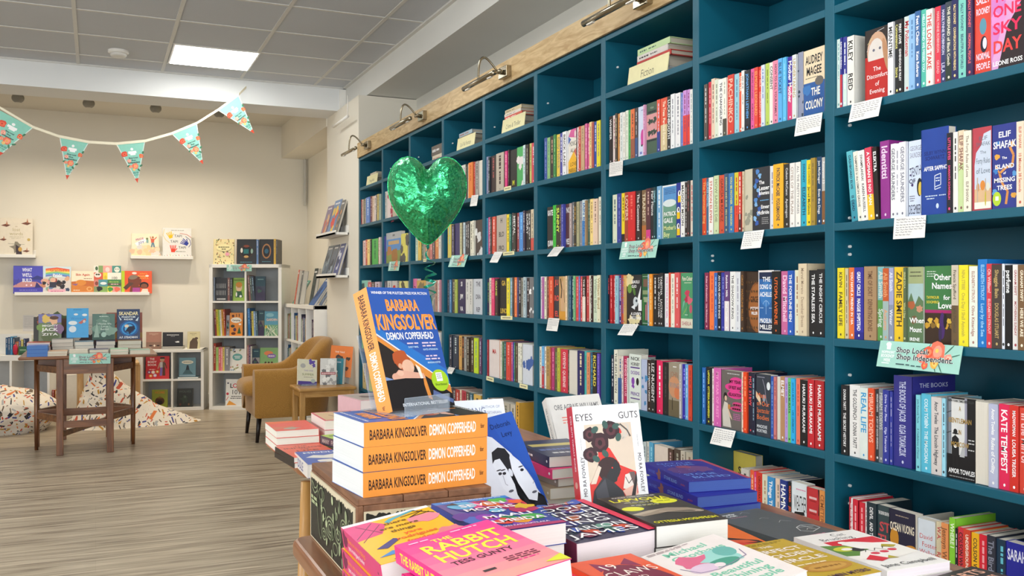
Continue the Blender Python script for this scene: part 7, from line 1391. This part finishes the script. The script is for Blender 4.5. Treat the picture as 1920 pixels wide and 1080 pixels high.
# standing books behind the piles ---------------------------------------------------------
def a_guts(F):
    F.t('EYES', .03, .9, .065, '3a3038', 'l', b=0, mw=.26).t('GUTS', .97, .9, .065, '3a3038', 'r', b=0, mw=.3).t('THROAT', .03, .06, .05, '3a3038', 'l', b=0).t('BONES', .97, .06, .05, '3a3038', 'r', b=0)
    F.r(.15, .1, .85, .83, 'd9c8b4').p([(.32, .6), (.55, .62), (.62, .45), (.85, .38), (.85, .1), (.15, .1), (.15, .3), (.3, .42)], 'd83a34').p([(.42, .83), (.85, .83), (.85, .5), (.72, .42), (.6, .48), (.5, .6), (.4, .66)], 'd8c6b4').p([(.66, .83), (.7, .74), (.62, .7)], 'd83a34')
    for x, y, r in ((.22, .74, .1), (.36, .66, .13), (.54, .77, .12), (.2, .56, .1)): F.blob(x, y, r, '3a2028', seed=int(x * 100), j=.1).blob(x, y, r * .6, '5a3038', seed=int(x * 77), j=.12).e(x, y, r * .25, r * .2, '2a161c')
    for x, y, a in ((.3, .78, .6), (.46, .82, 1.8), (.42, .56, 2.2), (.64, .7, 1.2), (.62, .8, .2), (.28, .52, -.6)): F.e(x, y, .06, .028, '3a5a54', 10, a)
    F.line([(.66, .8), (.74, .74), (.7, .68), (.78, .72), (.8, .8), (.76, .82)], .025, 'cfc6bc').line([(.68, .82), (.78, .76), (.82, .7)], .02, '5a5450')
    F.e(.45, .42, .17, .11, '3a2426').p([(.4, .36), (.56, .5), (.6, .44), (.63, .41), (.58, .37), (.55, .31), (.45, .28)], '2c2c30').p([(.15, .1), (.2, .24), (.36, .36), (.5, .3), (.62, .22), (.68, .1)], '33343a').p([(.22, .24), (.38, .34), (.42, .12), (.24, .12)], '4a4a52').p([(.16, .3), (.3, .46), (.34, .44), (.24, .3)], 'e0cdbc').e(.5, .43, .012, .008, 'd83a34')
    F.p([(.63, .24), (.68, .36), (.8, .38), (.82, .28), (.72, .22)], 'e4d8d0').p([(.74, .38), (.82, .38), (.85, .26), (.8, .24)], '6a5a58').p([(.62, .22), (.7, .12), (.82, .14), (.85, .3), (.78, .26)], 'e6b4a4').p([(.85, .3), (.78, .12), (.72, .13), (.85, .38)], '2a2628').p([(.74, .1), (.85, .2), (.85, .1)], 'e8c8b8').line([(.68, .34), (.72, .28), (.78, .32)], .01, '3a3034')
    for x, a in ((.075, pi / 2), (.925, -pi / 2)): F.t('MOÏRA FOWLEY', x, .37, .035, '4a3a44', rot=a, b=0); F.t('these our hearts', x, .66, .012, '8a7a84', rot=a, b=0)
def s_guts(F): F.t('EYES GUTS THROAT BONES', .08, .62, .22, 'fbeaea', 'l', mw=.5).e(.7, .5, .03, .22, 'eab0a0')
e0 = (.869, 1.458, TZ + .074)
pile(.872, 1.478, TZ, -6, .135, .14, .0345, 2, 'c9c2b6', 'half-hidden paperback under the white framed cover', group='supporting books under the framed cover')
standing(e0, -7, 13, 1.2, .135, .204, .028, 'eceef0', 'white paperback with framed red and black painting, standing', a_guts, stext=None, spine='d8262c', sart=s_guts, page='ece8e2')
easel((.869, 1.46, TZ + .0702), -7, .09, 'clear stand under the white framed cover', .012, .05)
def a_ore(F):
    F.t('ORE AGBAJE-WILLIAMS', .52, .88, .06, '7a7a7c', mw=.84).dashes(.2, .36, .76, .012, 'e07a6a').dashes(.2, .36, .73, .012, 'e07a6a', 2).dashes(.2, .36, .70, .012, 'e07a6a', 3)
    for s, y in (('the', .5), ('three', .38), ('of us', .26)): F.t(s, .5, y, .09, 'd8564a', mw=.7)
def s_ore(F): F.t('ORE AGBAJE-WILLIAMS', .1, .5, .34, '8a8a8c', 'l', mw=.36).t('the three of us', .5, .5, .4, 'd8704a', 'l', mw=.4)
standing((1.012, 1.79, TZ + .055), -4, 30, 2.2, .135, .216, .026, 'd9d6d2', 'pale grey hardback leaning behind the white framed cover', a_ore, stext=None, sart=s_ore, name='hardback_book', c=.0025, inset=.003)
pile(1.015, 1.80, TZ, 0, .15, .1, .026, 2, 'c8c0b4', 'hidden book carrying the pale grey hardback', group='supporting books under the grey hardback')
def a_levy(F):
    F.p([(0, .88), (.0, .05), (.7, .0), (1, .0), (.9, .2), (.8, .4), (.68, .6), (.45, .8), (.2, .88)], 'dfe3ee').p([(.5, 1), (1, 1), (1, .28), (.8, .5), (.62, .72)], '2f5ab8')
    F.p([(.28, .55), (.34, .66), (.48, .69), (.6, .66), (.66, .56), (.66, .3), (.6, .12), (.58, 0), (.98, 0), (.98, .1), (.86, .12), (.72, .05), (.5, .3), (.4, .5)], '26262c').p([(.28, .55), (.3, .3), (.4, .18), (.5, .16), (.53, .3), (.5, .46), (.44, .58), (.34, .58)], 'e4e8f2').p([(.62, .56), (.66, .6), (.78, .5), (.86, .36), (.9, .26), (.9, .16), (.82, .08), (.68, .12), (.6, .3), (.58, .44)], 'e8ecf6').e(.54, .42, .035, .04, 'dfe3ee')
    for x, y in ((.345, .44), (.42, .43), (.76, .41)): F.e(x, y, .035, .014, '2c2c34').e(x, y + .035, .05, .006, '2c2c34')
    F.e(.42, .25, .05, .012, '5a5a66').e(.83, .17, .05, .012, '5a5a66').line([(.38, .42), (.37, .33), (.4, .31)], .008, '8a8a9a').line([(.84, .4), (.9, .27), (.86, .25)], .008, '8a8a9a')
    F.t('Deborah', .68, .9, .055, '1c2c5a', mw=.4, b=0).t('Levy', .74, .8, .055, '1c2c5a', b=0)
def s_levy(F): F.t('Levy', .42, .5, .5, '1c2c6a', 'l', b=0).t('August Blue', .58, .5, .5, 'a8c4f4', 'l', mw=.36, b=0)
pile(.745, 1.605, TZ, 14, .13, .075, .027, 2, 'b8b0a4', 'hidden book carrying the blue two-faces cover', group='supporting books under the two-faces cover')
standing((.745, 1.592, TZ + .0605), 14, 26, 7.4, .129, .198, .03, '2c55b4', 'blue paperback with two pale faces leaning right of the crate', a_levy, stext=None, sart=s_levy)
def a_greek(F): F.t('HAN KANG', .4, .9, .06, '6a78a0', mw=.6, b=0).t('AUTHOR OF', .78, .93, .026, '8a92b4', mw=.3, b=0).t('THE VEGETARIAN', .74, .875, .026, '8a92b4', mw=.4, b=0).blob(.8, .45, .28, '3a2c9a', seed=3, j=.2).p([(.7, .66), (.82, .72), (.9, .62), (.92, .3), (.75, .3)], '3a2a90')
pile(.712, 1.735, TZ, 0, .14, .09, .022, 2, 'b0a89c', 'hidden book carrying the tall white hardback', group='supporting books under the white hardback')
standing((.715, 1.70, TZ + .048), 0, 23, 0, .142, .228, .02, 'e9edf4', 'tall white hardback with violet shape behind the two-faces cover', a_greek, name='hardback_book', c=.0025, inset=.003)
# mixed pile between the two leaning covers
MX = [(.03, '4a9a94', 'turquoise rose-patterned', lambda F: F), (.02, '8ac0b0', 'mint', None), (.02, 'd8ccb8', 'beige', None), (.022, 'c8b898', 'cream', None), (.018, '9a9088', 'patterned', None), (.02, 'e83a78', 'hot pink and orange', lambda F: F.p([(0, .5), (1, .9), (1, 1), (0, 1)], 'e8642c').t('KICKS', .8, .1, .1, 'f4e0e8', mw=.4).dashes(.1, .9, .9, .06, 'b07ac8')), (.022, '2a3458', 'dark blue', lambda F: F.r(.1, .6, .9, .75, 'c8b870').dashes(.1, .9, .4, .08, '6a7ab0').dashes(.2, .8, .2, .06, 'ddd'))]
z = TZ
for i, (T, bg, nm, art) in enumerate(MX):
    book(Tr(.892 + .012 * sin(i * 2.1), 1.735 + .006 * cos(i * 3), z + .0003) @ Rz(4 * sin(i * 1.7)) @ Tr(-.0645, -.097, 0), .129, .194, T, bg, '%s paperback in the mixed pile between the two leaning covers' % nm, 'book', 'stacked_paperback', 'mixed paperback pile', 'e6e2d6', art=art); z += T + .0005
# piles on the far display table
a_orange = lambda F: F.blob(.6, .8, .2, 'b0a090', seed=3).p([(0, 0), (1, .3), (1, 0)], 'e86a3c').p([(.4, .6), (1, .9), (1, .6)], 'd8745a')
pile(.556, 2.905, TZ, 180, .129, .198, .0215, 3, 'e8544a', 'coral-covered paperback at the left end of the far display table', art=a_orange, page='f0ece0', group='coral paperback pile')
pile(.70, 2.895, TZ, 180, .129, .198, .0295, 3, 'd8506a', 'pink-edged paperback with tan cover, behind the orange-spined stack', art=lambda F: F.r(.05, .05, .95, .95, 'd9b890').line([(.3, .4), (.6, .6), (.7, .4)], .03, '5a4034'), page='efe6dc', group='pink-edged paperback pile')
def a_inn(F): F.fit('THE', .5, .88, .07, .3, '7a2a1c').fit('INNINGS', .5, .74, .09, .84, '7a2a1c').fit('OF', .5, .62, .07, .2, '7a2a1c').fit('LIFE', .5, .48, .09, .5, '7a2a1c')
pile(.551, 2.645, TZ, 4.5, .132, .2, .0148, 2, 'e0583c', 'orange-red paperback with black spine on the far display table', art=a_inn, spine='2e2624', page='e9e5da', group='orange-red black-spined pile')
pile(.70, 2.665, TZ, 12, .135, .205, .026, 2, 'a4c83a', 'lime green paperback with purple spine half hidden by the orange-spined stack', art=lambda F: F.blob(.5, .5, .3, '6a5a6a', seed=3).dashes(.1, .9, .85, .05, '4a3a4a'), spine='4a3848', st='MANY|FORTUNES', sfg='b8a8a0', group='lime and purple paperback pile')
def a_mid(F): F.t('MIDDLE', .5, .86, .1, 'f0f0f4', mw=.84).p([(.1, .5), (.3, .66), (.5, .6), (.75, .68), (.9, .5), (.7, .34), (.4, .4)], 'e4dfd6').blob(.5, .2, .2, 'e4dfd6', seed=4)
pile(.567, 2.49, TZ, -1.6, .129, .198, .036, 1, '3a5cb0', 'blue and cream paperback nearest the crate on the far display table', art=a_mid, spine='e8e2dc', st='|MIDDLE', sfg='aab', sfg2='6a6a9a')
pile(.86, 3.13, TZ, 8, .135, .2, .058, 2, 'e4b8c0', 'pale pink thick book at the back of the far display table', art=lambda F: F.r(.08, .06, .92, .94, 'b0a49c').blob(.5, .5, .2, '6a5a58', seed=2), page='f2ece8', group='pale pink thick books')

# green foil heart balloon on a ribbon ------------------------------------------------------
def foil():
    m, nt, b = base_mat('green_foil'); b.inputs['Metallic'].default_value = .8; b.inputs['Roughness'].default_value = .27; b.inputs['Base Color'].default_value = (*rgb('1f9a5c'), 1)
    tc = nt.nodes.new('ShaderNodeTexCoord'); v = nt.nodes.new('ShaderNodeTexVoronoi'); v.inputs['Scale'].default_value = 190; n = nt.nodes.new('ShaderNodeTexNoise'); n.inputs['Scale'].default_value = 22; n.inputs['Detail'].default_value = 4
    mx = nt.nodes.new('ShaderNodeMix'); mx.data_type = 'RGBA'; mx.inputs[6].default_value = (*rgb('1d9258'), 1); mx.inputs[7].default_value = (*rgb('58dc98'), 1)
    ad = nt.nodes.new('ShaderNodeMath'); ad.operation = 'MULTIPLY_ADD'; ad.inputs[1].default_value = .05
    cv = nt.nodes.new('ShaderNodeTexVoronoi'); cv.distance = 'MANHATTAN'; cv.inputs['Scale'].default_value = 15; cw_ = nt.nodes.new('ShaderNodeVectorMath'); cw_.operation = 'MULTIPLY_ADD'; cw_.inputs[1].default_value = (.05, .05, .05)
    a2 = nt.nodes.new('ShaderNodeMath'); a2.operation = 'MULTIPLY_ADD'; a2.inputs[1].default_value = 1.6
    bp = nt.nodes.new('ShaderNodeBump'); bp.inputs['Strength'].default_value = .55; bp.inputs['Distance'].default_value = .009
    L = nt.links.new; L(tc.outputs['Object'], v.inputs[0]); L(tc.outputs['Object'], n.inputs[0]); L(v.outputs['Color'], mx.inputs[0]); L(mx.outputs[2], b.inputs['Base Color'])
    L(n.outputs['Color'], cw_.inputs[0]); L(tc.outputs['Object'], cw_.inputs[2]); L(cw_.outputs[0], cv.inputs[0]); L(v.outputs['Distance'], ad.inputs[0]); L(n.outputs['Fac'], ad.inputs[2]); L(cv.outputs['Distance'], a2.inputs[0]); L(ad.outputs[0], a2.inputs[2]); L(a2.outputs[0], bp.inputs['Height']); L(bp.outputs[0], b.inputs['Normal']); return m
FOIL = foil(); BZ = 3.05
bc_ = dep(801, 377, BZ); half = 73 / FPX * BZ; hh = 81 / FPX * BZ
bal = thing('balloon', 'green foil heart balloon floating on a curled ribbon', 'balloon', Tr(*bc_) @ Rz(-20))
def heart(a):
    t_ = a; x = 16 * sin(t_) ** 3; y = 13 * cos(t_) - 3.4 * cos(2 * t_) - 1.7 * cos(3 * t_) - .7 * cos(4 * t_)
    x = 16 * (sin(t_) * .55 + sin(t_) ** 3 * .45) if cos(t_) < 0 else 16 * (sin(t_) * .25 + sin(t_) ** 3 * .75)
    return x / 16 * half, (y + 2.25) / 13.2 * hh
NU, NV = 120, 26
for side in (1, -1):
    rows = []
    for i in range(NV + 1):
        q = i / NV; row = []
        for k in range(NU):
            a = 2 * pi * k / NU; hx, hz = heart(a); cx_, cz_ = 0, hh * .16
            x = cx_ + (hx - cx_) * q; z = cz_ + (hz - cz_) * q
            dth = .098 * (1 - q ** 2.3) ** .62
            notch = math.exp(-(x / (half * .2)) ** 2) * max(0, min(1, (z - hh * .1) / (hh * .55))); dth *= 1 - .5 * notch * (q < 1)
            low = max(0, -z / hh); dth *= 1 - .25 * low
            wr = .0055 * sin(a * 31 + 3 * sin(a * 5)) * q ** 5 * (1 - q) * 9 + .004 * noise.noise((x * 19, z * 19, side * 5)) * (1 - q ** 6) + .012 * (.35 - abs(noise.noise((x * 24 + z * 10, z * 15 - x * 7, side * 3 + 7)))) * (1 - q ** 8) * (.35 + .65 * q)
            row.append((x, -side * (dth + wr * (1 if q < 1 else 0)), z))
        rows.append(row)
    MB().grid(rows, FOIL, True, side < 0).obj('front_foil' if side > 0 else 'back_foil', bal, True)
rim = []
for s_ in (1, 1.018): rim.append([((heart(2 * pi * k / NU)[0]) * s_, .0012 * sin(k * 2.1), hh * .16 + (heart(2 * pi * k / NU)[1] - hh * .16) * s_ * (1 + .006 * sin(k * 1.7) * (s_ > 1))) for k in range(NU)])
o = MB().grid(rim, FOIL, True).obj('seam', bal, True); so = o.modifiers.new('thickness', 'SOLIDIFY'); so.thickness = .0008
bot = bal.matrix_world @ Vector((0, 0, heart(pi)[1] - .004)); RIB = mat('2c9c84', .25, .5, .1, 60)
path = [bot + Vector((.004 * sin(i * .9), 0, -.0055 * i)) for i in range(10)]
e = path[-1]; path += [e + Vector((.017 * sin(i * .5), .017 * cos(i * .5) - .017, -.0026 * i)) for i in range(1, 46)]
e = path[-1]; nseg = 40; zend = TZ + .001
path += [e + Vector((.016 * sin(i * .28) * (1 - i / nseg) + .012 * i / nseg, .006 * sin(i * .4), (zend - e.z) * i / nseg)) for i in range(1, nseg + 1)]
rows = []
for i, p_ in enumerate(path): tw = i * .35; rows.append([p_ + Vector((.006 * cos(tw), .006 * sin(tw), .003)), p_ - Vector((.006 * cos(tw), .006 * sin(tw), .003))])
tag(MB().grid(rows, RIB).obj('balloon_ribbon', None, True), 'curly green ribbon hanging below the heart balloon', 'ribbon')
rows = [[(r * cos(2 * pi * k / 20), r * sin(2 * pi * k / 20), z) for k in range(20)] for r, z in ((.03, 0), (.03, .03), (.02, .04), (.004, .045))]
w_ = MB().grid(rows, FOIL, True).obj('balloon_weight', None, True); w_.location = (path[-1].x, path[-1].y, TZ + .0005); tag(w_, 'small green foil weight holding the balloon ribbon on the far table', 'balloon weight')
